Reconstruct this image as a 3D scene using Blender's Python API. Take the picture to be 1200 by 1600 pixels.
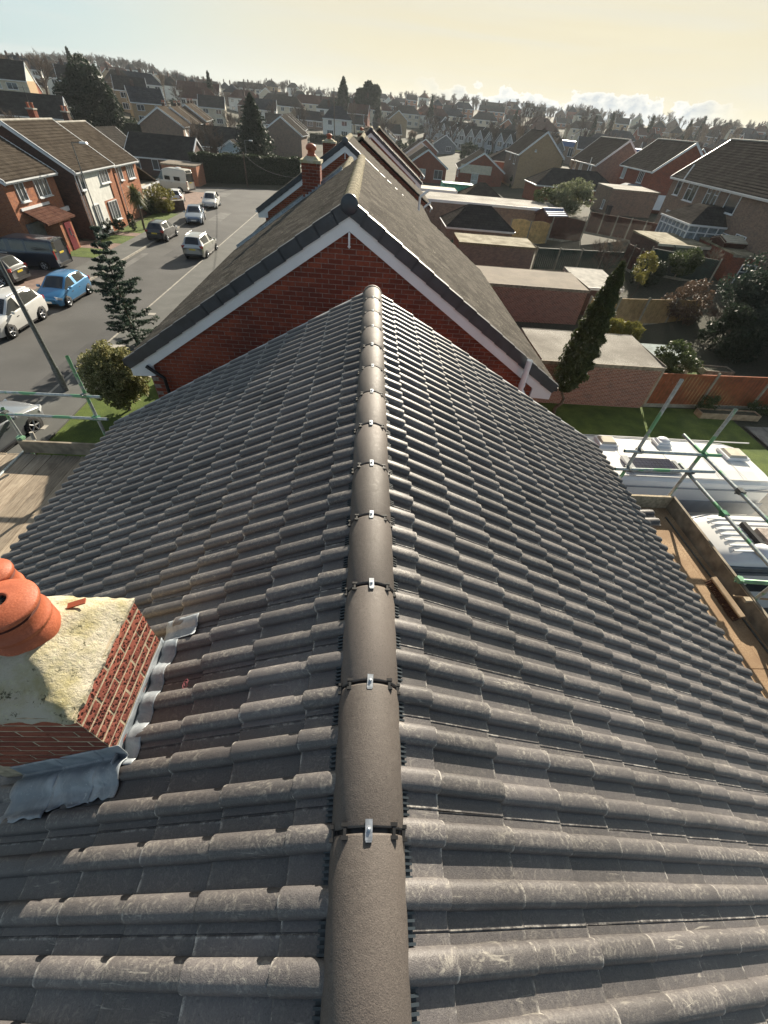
import bpy, math, random
import numpy as np
from mathutils import Vector, Matrix, noise as mnoise
R=math.radians
random.seed(7); rng=np.random.default_rng(7)
for o in list(bpy.data.objects): bpy.data.objects.remove(o)
scene=bpy.context.scene; COL=scene.collection

# ---------------------------------------------------------------- camera
HC=10.1
th,ro,ya,fpx=.778,.100,.088,630.
F=Vector((0,math.cos(th),-math.sin(th))); U0=Vector((0,math.sin(th),math.cos(th))); R0=Vector((1,0,0))
RR=R0*math.cos(ro)+U0*math.sin(ro); UU=U0*math.cos(ro)-R0*math.sin(ro)
MZ=Matrix.Rotation(-ya,3,'Z'); F=MZ@F; RR=MZ@RR; UU=MZ@UU
cam=bpy.data.cameras.new('camera'); camo=bpy.data.objects.new('camera',cam); COL.objects.link(camo)
cam.sensor_fit='VERTICAL'; cam.sensor_height=24; cam.sensor_width=18; cam.lens=24*fpx/1600
cam.clip_start=.05; cam.clip_end=6000
camo.matrix_world=Matrix(((RR.x,UU.x,-F.x,0),(RR.y,UU.y,-F.y,0),(RR.z,UU.z,-F.z,HC),(0,0,0,1)))
scene.camera=camo

# ---------------------------------------------------------------- sky, sun, exposure
SUN_AZ,SUN_EL=19.,23.5
w=bpy.data.worlds.new('World'); scene.world=w; w.use_nodes=True
nt=w.node_tree; N=nt.nodes; L=nt.links
for n in list(N): N.remove(n)
def wn(t,**k):
    n=N.new(t)
    for a,b in k.items(): setattr(n,a,b)
    return n
def wmath(op,a,b=None,c=None,clamp=False):
    n=wn('ShaderNodeMath',operation=op); n.use_clamp=clamp
    for i,v in enumerate((a,b,c)):
        if v is None: continue
        if hasattr(v,'links'): L.new(v,n.inputs[i])
        else: n.inputs[i].default_value=v
    return n.outputs[0]
def wmix(fac,a,b):
    n=wn('ShaderNodeMix',data_type='RGBA')
    for i,v in ((0,fac),(6,a),(7,b)):
        if hasattr(v,'links'): L.new(v,n.inputs[i])
        else: n.inputs[i].default_value=v
    return n.outputs[2]
sky=wn('ShaderNodeTexSky'); sky.sky_type='NISHITA'; sky.sun_disc=False
sky.sun_elevation=R(SUN_EL); sky.sun_rotation=R(SUN_AZ); sky.air_density=1.0; sky.dust_density=1.5; sky.altitude=80
tc=wn('ShaderNodeTexCoord'); sep=wn('ShaderNodeSeparateXYZ'); L.new(tc.outputs['Generated'],sep.inputs[0])
dx,dy,dz=sep.outputs
az=wmath('ARCTAN2',dx,dy); el=wmath('ARCSINE',dz)
# high thin cloud veil, thickest toward the sun
sd=Vector((math.sin(R(SUN_AZ))*math.cos(R(SUN_EL)),math.cos(R(SUN_AZ))*math.cos(R(SUN_EL)),math.sin(R(SUN_EL))))
dot=wn('ShaderNodeVectorMath',operation='DOT_PRODUCT'); L.new(tc.outputs['Generated'],dot.inputs[0]); dot.inputs[1].default_value=sd
mp=wn('ShaderNodeMapping'); L.new(tc.outputs['Generated'],mp.inputs[0]); mp.inputs[3].default_value=(1.2,1.2,9)
nz=wn('ShaderNodeTexNoise'); L.new(mp.outputs[0],nz.inputs[0]); nz.inputs['Scale'].default_value=1.6; nz.inputs['Detail'].default_value=5; nz.inputs['Distortion'].default_value=.6
rmp=wn('ShaderNodeMapRange'); rmp.interpolation_type='SMOOTHSTEP'; L.new(dot.outputs['Value'],rmp.inputs[0]); rmp.inputs[1].default_value=.56; rmp.inputs[2].default_value=.93
veil=wmath('MULTIPLY',rmp.outputs[0],wmath('MULTIPLY_ADD',nz.outputs[0],.32,.80),clamp=True)
skyn=wn('ShaderNodeVectorMath',operation='SCALE'); L.new(sky.outputs[0],skyn.inputs[0]); skyn.inputs[3].default_value=.11
elf=wn('ShaderNodeMapRange'); elf.interpolation_type='SMOOTHSTEP'; L.new(el,elf.inputs[0]); elf.inputs[1].default_value=.10; elf.inputs[2].default_value=.75; elf.inputs[3].default_value=.70; elf.inputs[4].default_value=.0
cool=wmix(elf.outputs[0],skyn.outputs[0],(.52,.75,.84,1))
lit=wmix(rmp.outputs[0],(.74,.79,.74,1),(.87,.79,.57,1))
mp3=wn('ShaderNodeMapping'); L.new(tc.outputs['Generated'],mp3.inputs[0]); mp3.inputs[3].default_value=(1.5,1.5,22); mp3.inputs[2].default_value=(R(4),0,0)
nz3=wn('ShaderNodeTexNoise'); L.new(mp3.outputs[0],nz3.inputs[0]); nz3.inputs['Scale'].default_value=1.3; nz3.inputs['Detail'].default_value=6; nz3.inputs['Distortion'].default_value=.8
st3=wn('ShaderNodeMapRange'); st3.interpolation_type='SMOOTHSTEP'; L.new(nz3.outputs[0],st3.inputs[0]); st3.inputs[1].default_value=.40; st3.inputs[2].default_value=.68; st3.inputs[4].default_value=.34
c1=wmix(st3.outputs[0],wmix(veil,cool,lit),(.80,.81,.76,1))
# cumulus bank low over the right-hand horizon
cv=wn('ShaderNodeCombineXYZ'); L.new(wmath('MULTIPLY',az,1.),cv.inputs[0]); L.new(wmath('MULTIPLY',el,1.5),cv.inputs[1])
cn=wn('ShaderNodeTexNoise'); L.new(cv.outputs[0],cn.inputs[0]); cn.inputs['Scale'].default_value=24; cn.inputs['Detail'].default_value=7; cn.inputs['Roughness'].default_value=.55
top=wmath('MULTIPLY_ADD',cn.outputs[0],.085,-.002)     # cloud top elevation (rad)
edge=wmath('SUBTRACT',top,el)
mcl=wn('ShaderNodeMapRange'); mcl.interpolation_type='SMOOTHSTEP'; L.new(edge,mcl.inputs[0]); mcl.inputs[1].default_value=-.0003; mcl.inputs[2].default_value=.0018
azr=wn('ShaderNodeMapRange'); azr.interpolation_type='SMOOTHSTEP'; L.new(az,azr.inputs[0]); azr.inputs[1].default_value=.03; azr.inputs[2].default_value=.22
azr2=wn('ShaderNodeMapRange'); azr2.interpolation_type='SMOOTHSTEP'; L.new(az,azr2.inputs[0]); azr2.inputs[1].default_value=.60; azr2.inputs[2].default_value=.50
cmask=wmath('MULTIPLY',wmath('MULTIPLY',mcl.outputs[0],azr.outputs[0]),azr2.outputs[0])
body=wn('ShaderNodeMapRange'); L.new(edge,body.inputs[0]); body.inputs[1].default_value=.002; body.inputs[2].default_value=.012
cn2=wn('ShaderNodeTexNoise'); L.new(cv.outputs[0],cn2.inputs[0]); cn2.inputs['Scale'].default_value=60; cn2.inputs['Detail'].default_value=4
ccol=wmix(wmath('MULTIPLY',body.outputs[0],wmath('MULTIPLY_ADD',cn2.outputs[0],1.6,-.2,clamp=True),clamp=True),(1.0,.98,.90,1),(.46,.53,.59,1))
c2=wmix(cmask,c1,ccol)
bg=wn('ShaderNodeBackground'); L.new(c2,bg.inputs[0]); bg.inputs[1].default_value=.42
out=wn('ShaderNodeOutputWorld'); L.new(bg.outputs[0],out.inputs[0])
w.cycles.sampling_method='MANUAL'; w.cycles.sample_map_resolution=512

sun=bpy.data.lights.new('sun','SUN'); sun.energy=5.0; sun.angle=R(.6); sun.color=(1,.90,.74)
suno=bpy.data.objects.new('sun',sun); COL.objects.link(suno); suno.rotation_euler=sd.to_track_quat('Z','Y').to_euler()
vs=scene.view_settings; vs.view_transform='Standard'; vs.look='None'; vs.gamma=1; vs.exposure=1.2
scene.cycles.max_bounces=6; scene.cycles.diffuse_bounces=2; scene.cycles.glossy_bounces=2; scene.cycles.transmission_bounces=3
scene.cycles.caustics_reflective=False; scene.cycles.caustics_refractive=False

# ---------------------------------------------------------------- materials
MATS={}
class NB:
    def __init__(s,name):
        s.m=bpy.data.materials.new(name); s.m.use_nodes=True; s.t=s.m.node_tree; s.n=s.t.nodes; s.l=s.t.links
        s.b=s.n['Principled BSDF']
    def new(s,t,**k):
        n=s.n.new(t)
        for a,b in k.items(): setattr(n,a,b)
        return n
    def put(s,inp,v):
        if hasattr(v,'links'): s.l.new(v,inp)
        else: inp.default_value=v
    def noise(s,vec,scale,detail=4,rough=.55,dist=0):
        n=s.new('ShaderNodeTexNoise'); s.l.new(vec,n.inputs[0]); n.inputs['Scale'].default_value=scale
        n.inputs['Detail'].default_value=detail; n.inputs['Roughness'].default_value=rough; n.inputs['Distortion'].default_value=dist
        return n.outputs[0]
    def ramp(s,v,a,b,smooth=True,lo=0,hi=1):
        n=s.new('ShaderNodeMapRange'); n.interpolation_type='SMOOTHSTEP' if smooth else 'LINEAR'; s.put(n.inputs[0],v)
        n.inputs[1].default_value=a; n.inputs[2].default_value=b; n.inputs[3].default_value=lo; n.inputs[4].default_value=hi
        return n.outputs[0]
    def mix(s,f,a,b):
        n=s.new('ShaderNodeMix',data_type='RGBA'); s.put(n.inputs[0],f); s.put(n.inputs[6],a); s.put(n.inputs[7],b); return n.outputs[2]
    def math(s,op,a,b=0.,clamp=False):
        n=s.new('ShaderNodeMath',operation=op); n.use_clamp=clamp; s.put(n.inputs[0],a); s.put(n.inputs[1],b); return n.outputs[0]
    def bump(s,h,dist,strength=1.):
        n=s.new('ShaderNodeBump'); n.inputs['Strength'].default_value=strength; n.inputs['Distance'].default_value=dist; s.l.new(h,n.inputs['Height'])
        s.l.new(n.outputs[0],s.b.inputs['Normal'])
    def pos(s): return s.new('ShaderNodeNewGeometry').outputs['Position']
    def obj(s): return s.new('ShaderNodeTexCoord').outputs['Object']
    def uv(s): return s.new('ShaderNodeTexCoord').outputs['UV']
    def rnd(s): return s.new('ShaderNodeObjectInfo').outputs['Random']
def c4(c): return (c[0],c[1],c[2],1)
def shade(c,k): return (c[0]*k,c[1]*k,c[2]*k)
def M(name,col,rough=.8,var=.35,scale=3.,metal=0.,spec=.4,bump=0.,bscale=60.,fine=0.,col2=None,rndv=0.,coat=0.):
    if name in MATS: return MATS[name]
    b=NB(name); p=b.pos()
    n=b.noise(p,scale,6)
    c=b.mix(b.ramp(n,.3,.7),c4(shade(col,1-var)),c4(col2 if col2 else shade(col,1+var)))
    if fine:
        n2=b.noise(p,bscale,3); c=b.mix(b.ramp(n2,.35,.65),c,c4(shade(col,1-fine)))
        nn=c.node; 
    if rndv:
        h=b.new('ShaderNodeHueSaturation'); b.put(h.inputs['Value'],b.ramp(b.rnd(),0,1,False,1-rndv,1+rndv)); b.put(h.inputs['Color'],c); c=h.outputs[0]
    b.put(b.b.inputs['Base Color'],c); b.b.inputs['Roughness'].default_value=rough; b.b.inputs['Metallic'].default_value=metal
    b.b.inputs['Specular IOR Level'].default_value=spec
    if coat: b.b.inputs['Coat Weight'].default_value=coat; b.b.inputs['Coat Roughness'].default_value=.05
    if bump: b.bump(b.noise(p,bscale,5),bump)
    MATS[name]=b.m; return b.m
def brickmat(name,cols,mortar=(.30,.27,.24),scale=1.,bumpd=.006,ms=.006):
    """wall of bricks from UVs in metres"""
    b=NB(name); u=b.uv()
    br=b.new('ShaderNodeTexBrick'); b.l.new(u,br.inputs[0])
    br.inputs['Scale'].default_value=1; br.inputs['Brick Width'].default_value=.225*scale; br.inputs['Row Height'].default_value=.075*scale
    br.inputs['Mortar Size'].default_value=ms*scale; br.inputs['Mortar Smooth'].default_value=.3; br.inputs['Bias'].default_value=0
    br.inputs['Color1'].default_value=(0,0,0,1); br.inputs['Color2'].default_value=(1,1,1,1); br.inputs['Mortar'].default_value=(.5,.5,.5,1)
    # per-brick tint
    c=b.mix(br.outputs[0],c4(cols[0]),c4(cols[1]))
    wn_=b.noise(b.pos(),2.3,5); c=b.mix(b.ramp(wn_,.45,.75,lo=0,hi=.7),c,c4(cols[2]))
    n3=b.noise(b.pos(),9,3); c=b.mix(b.ramp(n3,.5,.8,lo=0,hi=.5),c,c4(shade(cols[0],.55)))
    c=b.mix(br.outputs['Fac'],c,c4(mortar))
    b.put(b.b.inputs['Base Color'],c); b.b.inputs['Roughness'].default_value=.9; b.b.inputs['Specular IOR Level'].default_value=.2
    h=b.math('SUBTRACT',b.noise(b.pos(),90,3),b.math('MULTIPLY',br.outputs['Fac'],2.))
    b.bump(h,bumpd*.6)
    MATS[name]=b.m; return b.m
def rooftile_mat(name,c1,c2,moss=None,row=.3,colw=.3,mosslev=.62,rough=.75,spec=.3):
    """courses of small tiles, UV in metres (v up the slope)"""
    b=NB(name); u=b.uv()
    br=b.new('ShaderNodeTexBrick'); b.l.new(u,br.inputs[0]); br.offset=.5
    br.inputs['Scale'].default_value=1; br.inputs['Brick Width'].default_value=colw; br.inputs['Row Height'].default_value=row
    br.inputs['Mortar Size'].default_value=.012; br.inputs['Mortar Smooth'].default_value=.2
    br.inputs['Color1'].default_value=(0,0,0,1); br.inputs['Color2'].default_value=(1,1,1,1)
    c=b.mix(br.outputs[0],c4(c1),c4(c2))
    n=b.noise(b.pos(),1.1,6); c=b.mix(b.ramp(n,.4,.7,lo=0,hi=.6),c,c4(shade(c2,1.35)))
    if moss:
        n2=b.noise(b.pos(),14,6,.7); c=b.mix(b.ramp(n2,mosslev,mosslev+.08),c,c4(moss))
    c=b.mix(b.math('MULTIPLY',br.outputs['Fac'],.75),c,c4(shade(c1,.35)))
    b.put(b.b.inputs['Base Color'],c); b.b.inputs['Roughness'].default_value=rough; b.b.inputs['Specular IOR Level'].default_value=spec
    sx=b.new('ShaderNodeSeparateXYZ'); b.l.new(u,sx.inputs[0])
    saw=b.math('FRACT',b.math('DIVIDE',sx.outputs[1],row))
    h=b.math('ADD',b.math('MULTIPLY',saw,-.6),b.math('MULTIPLY',b.noise(b.pos(),40,4),.5)); h=b.math('SUBTRACT',h,b.math('MULTIPLY',br.outputs['Fac'],.4))
    b.bump(h,.02)
    MATS[name]=b.m; return b.m

# new concrete tiles of the roof in the foreground
def newtile(name,base,cap,dust,dk=.55,rmin=.40,flecks=True):
    b=NB(name); p=b.pos(); u=b.uv()
    n=b.noise(p,2.2,5); col=b.mix(b.ramp(n,.35,.7),c4(shade(base,.9)),c4(shade(base,1.2)))
    sp=b.noise(p,240,2,.6); col=b.mix(b.ramp(sp,.42,.72,lo=0,hi=.55),col,c4(shade(base,1.75)))
    sp2=b.noise(p,150,2,.5); col=b.mix(b.ramp(sp2,.60,.72,lo=0,hi=.6),col,c4(shade(base,.45)))
    # rubbed, chalky bloom: finger-like swirls, strongest on the rolls
    m1=b.noise(p,26,7,.70,2.4); m2=b.noise(p,5.5,4,.6,.5)
    bl=b.math('MULTIPLY',b.ramp(m1,.47,.66),b.ramp(m2,.34,.60))
    s=b.new('ShaderNodeSeparateXYZ'); b.l.new(u,s.inputs[0])
    if flecks:
        ph=b.math('FRACT',b.math('MULTIPLY',b.math('ADD',s.outputs[0],-.0203),2.)); roll=b.ramp(b.math('ABSOLUTE',b.math('SUBTRACT',ph,.5)),.27,.05,lo=.45,hi=1.)
        bl=b.math('MULTIPLY',bl,roll)
    col=b.mix(b.math('MULTIPLY',bl,dk),col,c4(dust))
    mp_=b.new('ShaderNodeMapping'); b.l.new(p,mp_.inputs[0]); mp_.inputs[3].default_value=(6,50,6); mp_.inputs[2].default_value=(0,0,.5)
    m3=b.noise(mp_.outputs[0],1.4,5,.7,1.0); m4=b.noise(p,4.2,3)
    col=b.mix(b.math('MULTIPLY',b.math('MULTIPLY',b.ramp(m3,.58,.70),b.ramp(m4,.48,.64)),dk*1.2,clamp=True),col,c4(shade(dust,1.25)))
    if flecks:
        e1=b.ramp(s.outputs[1],.05,.0); e2=b.math('MAXIMUM',b.ramp(s.outputs[0],.03,.0),b.ramp(s.outputs[0],.975,1.0))
        fl=b.math('MULTIPLY',b.math('MAXIMUM',e1,b.math('MULTIPLY',e2,.6)),b.ramp(b.noise(p,21,6,.75),.48,.60))
        col=b.mix(b.math('MULTIPLY',fl,.9),col,c4(cap))
    h=b.new('ShaderNodeHueSaturation'); b.put(h.inputs['Value'],b.ramp(b.rnd(),0,1,False,.76,1.22)); b.put(h.inputs['Color'],col)
    b.put(b.b.inputs['Base Color'],h.outputs[0])
    b.put(b.b.inputs['Roughness'],b.ramp(m1,.3,.7,lo=rmin,hi=rmin+.14)); b.b.inputs['Specular IOR Level'].default_value=.5
    b.bump(b.math('ADD',b.noise(p,300,3,.6),b.math('MULTIPLY',b.noise(p,45,5),.8)),.0012)
    MATS[name]=b.m; return b.m
m_tile=newtile('brown_grey_concrete_tile',(.092,.085,.085),(.62,.59,.54),(.38,.355,.31))
m_ridge=newtile('brown_concrete_ridge',(.092,.077,.068),(.42,.36,.30),(.18,.16,.14),.34,.60,False)
m_tile_stack=m_tile
m_black=M('black_plastic',(.012,.012,.013),.5,.2)
m_comb=M('slate_blue_plastic',(.028,.036,.043),.45,.3)
m_steel=M('zinc_clip',(.40,.43,.47),.42,.3,40,metal=.8)
m_void=M('dark_under_roof',(.012,.011,.01),.95)
m_red_brick=brickmat('red_brick_wall',[(.20,.055,.032),(.30,.085,.045),(.15,.05,.035)],(.22,.18,.15))
m_orange_brick=brickmat('orange_brick_wall',[(.30,.115,.06),(.42,.17,.085),(.22,.10,.07)])
m_brown_brick=brickmat('brown_brick_wall',[(.20,.14,.11),(.29,.205,.155),(.14,.11,.095)],(.25,.22,.19))
m_buff_brick=brickmat('buff_brick_wall',[(.36,.25,.14),(.44,.31,.18),(.27,.19,.12)])
m_garage_brick=brickmat('garage_brick_wall',[(.22,.085,.06),(.33,.14,.10),(.13,.06,.05)],(.42,.36,.30),ms=.009)
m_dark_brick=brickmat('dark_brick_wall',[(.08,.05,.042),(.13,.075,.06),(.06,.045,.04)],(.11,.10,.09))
def brickpiece(name,cols,rough=.9,dimple=False):
    b=NB(name); p=b.pos(); r=b.rnd()
    c=b.mix(b.ramp(r,.1,.9),c4(cols[0]),c4(cols[1]))
    n=b.noise(p,2.1,4); c=b.mix(b.ramp(n,.4,.7,lo=0,hi=.7),c,c4(cols[2]))
    n=b.noise(p,38,4); c=b.mix(b.ramp(n,.5,.75,lo=0,hi=.6),c,c4(shade(cols[0],.5)))
    n4=b.noise(p,1.7,5); c=b.mix(b.ramp(n4,.62,.75,lo=0,hi=.35),c,c4((.40,.34,.30)))
    if dimple:
        v=b.new('ShaderNodeTexVoronoi'); b.l.new(p,v.inputs[0]); v.inputs['Scale'].default_value=60
        hole=b.ramp(v.outputs['Distance'],.28,.5)
        c=b.mix(hole,c4(shade(cols[2],.22)),c)
        b.bump(b.math('ADD',hole,b.math('MULTIPLY',b.noise(p,120,3),.4)),.005)
    else: b.bump(b.noise(p,140,4),.003)
    b.put(b.b.inputs['Base Color'],c); b.b.inputs['Roughness'].default_value=rough; b.b.inputs['Specular IOR Level'].default_value=.25
    MATS[name]=b.m; return b.m
m_brick_piece=brickpiece('red_brick',[(.155,.038,.024),(.25,.064,.036),(.105,.034,.026)])
m_rustic=brickpiece('rustic_brick',[(.24,.07,.05),(.34,.11,.075),(.17,.055,.045)],dimple=True)
m_chim_brick=brickpiece('chimney_brick',[(.20,.06,.04),(.30,.10,.06),(.14,.05,.04)])
m_mortar=M('sand_mortar',(.42,.35,.25),.95,.3,20,bump=.002,bscale=200)
m_mortar_grey=M('grey_mortar',(.24,.20,.175),.95,.3,20,bump=.002,bscale=200)
def flaunch():
    b=NB('lichened_cement'); p=b.pos()
    n=b.noise(p,4,7,.65); c=b.mix(b.ramp(n,.38,.68),c4((.50,.46,.37)),c4((.34,.30,.15)))
    n2=b.noise(p,42,6,.75); c=b.mix(b.ramp(n2,.56,.66),c,c4((.52,.50,.34)))
    n3=b.noise(p,22,7,.8); c=b.mix(b.ramp(n3,.58,.64),c,c4((.10,.095,.06)))
    b.put(b.b.inputs['Base Color'],c); b.b.inputs['Roughness'].default_value=.95; b.b.inputs['Specular IOR Level'].default_value=.15
    b.bump(b.math('ADD',b.noise(p,60,7,.7),b.noise(p,9,3)),.012); return b.m
m_flaunch=flaunch()
m_terra=M('terracotta',(.36,.095,.045),.55,.30,7,bump=.001,bscale=150,spec=.35,col2=(.50,.15,.075),fine=.15)
m_terra_dark=M('terracotta_shadow',(.16,.06,.045),.8,.4,12)  # darker terracotta painting in the shadow of the pots' vent groove
def leadm():
    b=NB('lead_sheet'); p=b.pos(); n=b.noise(p,7,6,.65,.8)
    c=b.mix(b.ramp(n,.35,.7),c4((.21,.24,.27)),c4((.37,.40,.43)))
    n2=b.noise(p,30,5,.7,2); c=b.mix(b.ramp(n2,.6,.7,lo=0,hi=.7),c,c4((.62,.64,.64)))
    b.put(b.b.inputs['Base Color'],c); b.b.inputs['Roughness'].default_value=.5; b.b.inputs['Metallic'].default_value=.1
    b.bump(b.noise(p,16,3),.004); return b.m
m_lead=leadm()
m_old_roof=rooftile_mat('weathered_brown_tiles',(.135,.115,.09),(.20,.17,.13),(.46,.42,.28),.3,.3,.60)
def oldtile():
    b=NB('weathered_tile'); p=b.pos()
    n=b.noise(p,3.2,5); c=b.mix(b.ramp(n,.35,.7),c4((.072,.064,.055)),c4((.128,.115,.098)))
    n2=b.noise(p,34,6,.75); c=b.mix(b.ramp(n2,.58,.66),c,c4((.30,.27,.20)))
    n3=b.noise(p,9,5); c=b.mix(b.ramp(n3,.63,.72,lo=0,hi=.7),c,c4((.045,.042,.036)))
    h=b.new('ShaderNodeHueSaturation'); b.put(h.inputs['Value'],b.ramp(b.rnd(),0,1,False,.8,1.2)); b.put(h.inputs['Color'],c)
    b.put(b.b.inputs['Base Color'],h.outputs[0]); b.b.inputs['Roughness'].default_value=.95; b.b.inputs['Specular IOR Level'].default_value=.05
    b.bump(b.noise(p,110,5),.004); return b.m
m_old_tile=oldtile()
m_lichen=M('yellow_lichen_ridge',(.33,.27,.13),.95,.6,14,bump=.006,bscale=70,fine=.6,col2=(.50,.44,.30))
m_verge=M('anthracite_verge',(.035,.042,.052),.42,.2,6,spec=.5)
m_white=M('white_upvc',(.70,.72,.74),.35,.05,2,spec=.5)
m_render=M('white_render',(.66,.66,.62),.85,.10,3,bump=.002)
m_cream=M('cream_render',(.55,.50,.40),.88,.12,3,bump=.002)
m_grey_render=M('grey_boarding',(.16,.17,.18),.7,.2,3)
m_dark_roof=rooftile_mat('dark_grey_roof_tiles',(.040,.037,.034),(.062,.057,.052),None,.33,.3,rough=1.,spec=.0)
m_brown_roof=rooftile_mat('brown_roof_tiles',(.054,.045,.037),(.082,.069,.056),(.15,.14,.10),.32,.3,.68,rough=1.,spec=.0)
m_red_roof=rooftile_mat('red_brown_roof_tiles',(.075,.040,.033),(.11,.06,.046),None,.3,.3,rough=1.,spec=.0)
m_flat=M('mineral_felt_roof',(.22,.195,.16),.92,.25,.42,bump=.006,bscale=40,fine=.45,col2=(.52,.49,.43))
m_flat_moss=M('mossy_felt_roof',(.24,.20,.11),.95,.5,.9,bump=.006,bscale=40,fine=.3,col2=(.52,.48,.36))
m_flat_brown=M('brown_felt_roof',(.20,.165,.125),.92,.4,.6,bump=.004,bscale=50,fine=.25)
m_green_fibre=M('green_tarpaulin',(.10,.42,.30),.5,.3,4)
m_asphalt=M('asphalt',(.100,.098,.094),.82,.28,.35,bump=.004,bscale=90,fine=.25,spec=.35)
m_tarpatch=M('asphalt_new_patch',(.066,.065,.064),.8,.15,.8,bump=.004,bscale=90)
m_pave=M('tarmac_pavement',(.125,.126,.118),.9,.2,.9,bump=.003,bscale=80,fine=.2)
m_kerb=M('concrete_kerb',(.32,.30,.26),.9,.2,3)
m_conc=M('concrete',(.34,.32,.28),.9,.25,2,bump=.003,bscale=60)
m_concdark=M('paving_slab',(.17,.165,.15),.9,.25,2,bump=.003,bscale=60,rndv=.2)
m_drive=M('block_paving',(.22,.15,.12),.9,.2,2,bump=.004,bscale=30)
m_gravel=M('slate_chippings',(.30,.30,.34),.9,.6,18,bump=.02,bscale=30)
m_paint=M('white_road_paint',(.62,.62,.58),.8,.15,9)
m_grass=M('lawn',(.095,.15,.025),.95,.35,1.2,bump=.03,bscale=45,fine=.35,col2=(.17,.22,.04))
m_garden=M('winter_garden_ground',(.055,.06,.032),.95,.5,.12,bump=.05,bscale=8,fine=.3,col2=(.10,.085,.06))
m_wood_light=M('pale_timber',(.36,.25,.15),.85,.3,3.5,bump=.002,bscale=90,col2=(.46,.34,.22))  # pale timber colour for the broom and raised bed
def plank():
    b=NB('scaffold_board'); p=b.pos(); mp_=b.new('ShaderNodeMapping'); b.l.new(p,mp_.inputs[0]); mp_.inputs[3].default_value=(9,.9,9)
    n=b.noise(mp_.outputs[0],4,7,.7); n2=b.noise(p,2.5,5)
    c=b.mix(b.ramp(n,.3,.7),c4((.20,.155,.11)),c4((.40,.33,.245))); c=b.mix(b.ramp(n2,.55,.72,lo=0,hi=.6),c,c4((.13,.10,.075)))
    h=b.new('ShaderNodeHueSaturation'); b.put(h.inputs['Value'],b.ramp(b.rnd(),0,1,False,.8,1.2)); b.put(h.inputs['Color'],c)
    b.put(b.b.inputs['Base Color'],h.outputs[0]); b.b.inputs['Roughness'].default_value=.85; b.bump(n,.003); return b.m
m_plank=plank()
m_osb=M('stained_plywood',(.36,.23,.13),.85,.3,2.2,bump=.002,bscale=60,fine=.25,col2=(.50,.36,.22))
m_toe=M('toe_board_timber',(.24,.20,.15),.85,.35,5,bump=.002,bscale=60,col2=(.34,.29,.22))
def tubem():
    b=NB('galvanised_tube'); p=b.pos(); n=b.noise(p,2.6,4)
    c=b.mix(b.ramp(b.noise(p,25,5),.3,.7),c4((.30,.33,.33)),c4((.46,.50,.50)))
    c=b.mix(b.ramp(n,.52,.56),c,c4((.16,.36,.20)))
    b.put(b.b.inputs['Base Color'],c); b.b.inputs['Roughness'].default_value=.42; b.b.inputs['Metallic'].default_value=.45; return b.m
m_tube=tubem()
m_tubegreen=M('green_painted_tube',(.22,.40,.26),.5,.3,6,metal=.2)
m_coupler=M('green_coupler',(.07,.22,.12),.5,.3,15,metal=.2)
m_coupgrey=M('grey_coupler',(.16,.17,.17),.5,.3,15,metal=.6)
m_fence_red=M('red_stained_fence',(.27,.085,.035),.85,.25,3,rndv=.15)
m_fence_tan=M('tan_fence',(.33,.225,.10),.85,.25,3,rndv=.15)
m_fence_gold=M('golden_arched_fence',(.58,.40,.17),.85,.22,3,rndv=.15)
m_fence_brown=M('dark_brown_fence',(.085,.035,.022),.85,.3,3,rndv=.15)
m_fence_green=M('dark_green_fence',(.018,.04,.030),.7,.3,3)
m_post=M('concrete_post',(.30,.28,.22),.9,.2,4)
m_bark=M('bark',(.10,.075,.055),.95,.35,8,bump=.01,bscale=30)
m_twig=M('bare_twigs',(.115,.085,.065),.95,.3,2)
m_twig_pale=M('pale_bare_twigs',(.26,.20,.15),.95,.3,2)
def leafm(name,c,var=.5,rough=.55,col2=None):
    b=NB(name); p=b.pos(); n=b.noise(p,4.5,4); n2=b.noise(p,33,2)
    cc=b.mix(b.ramp(n,.3,.7),c4(shade(c,1-var)),c4(c)); cc=b.mix(b.ramp(n2,.5,.62),cc,c4(col2 or shade(c,1.5)))
    b.put(b.b.inputs['Base Color'],cc); b.b.inputs['Roughness'].default_value=rough; b.b.inputs['Specular IOR Level'].default_value=.35
    tr=b.new('ShaderNodeBsdfTranslucent'); b.put(tr.inputs[0],cc); mx=b.new('ShaderNodeMixShader'); mx.inputs[0].default_value=.28
    o=b.n['Material Output']; b.l.new(b.b.outputs[0],mx.inputs[1]); b.l.new(tr.outputs[0],mx.inputs[2]); b.l.new(mx.outputs[0],o.inputs[0])
    MATS[name]=b.m; return b.m
m_dkgreen=leafm('dark_conifer_leaf',(.022,.036,.018))
m_cyp=leafm('cypress_leaf',(.042,.062,.020),col2=(.085,.10,.03))
m_spruce=leafm('blue_spruce_needle',(.055,.085,.062))
m_holly=leafm('variegated_leaf',(.17,.18,.06),.6,col2=(.62,.56,.27))
m_shrub=leafm('shrub_leaf',(.060,.085,.030),col2=(.15,.18,.07))
m_gold=leafm('golden_leaf',(.20,.19,.04),col2=(.34,.30,.08))
m_palm=leafm('cordyline_leaf',(.11,.13,.04),col2=(.22,.22,.08))
m_hedge=leafm('hedge_leaf',(.028,.042,.018))
m_brownshrub=leafm('brown_shrub',(.12,.075,.05),col2=(.20,.14,.09))
m_bluegreen=leafm('blue_green_conifer',(.030,.052,.036),col2=(.06,.085,.055))
def glassm(name,c,rough=.06):
    b=NB(name); b.b.inputs['Base Color'].default_value=c4(c); b.b.inputs['Roughness'].default_value=rough; b.b.inputs['Specular IOR Level'].default_value=.9
    MATS[name]=b.m; return b.m
m_glass=glassm('window_glass',(.035,.045,.055))
m_carglass=glassm('car_glass',(.012,.015,.017))
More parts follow.
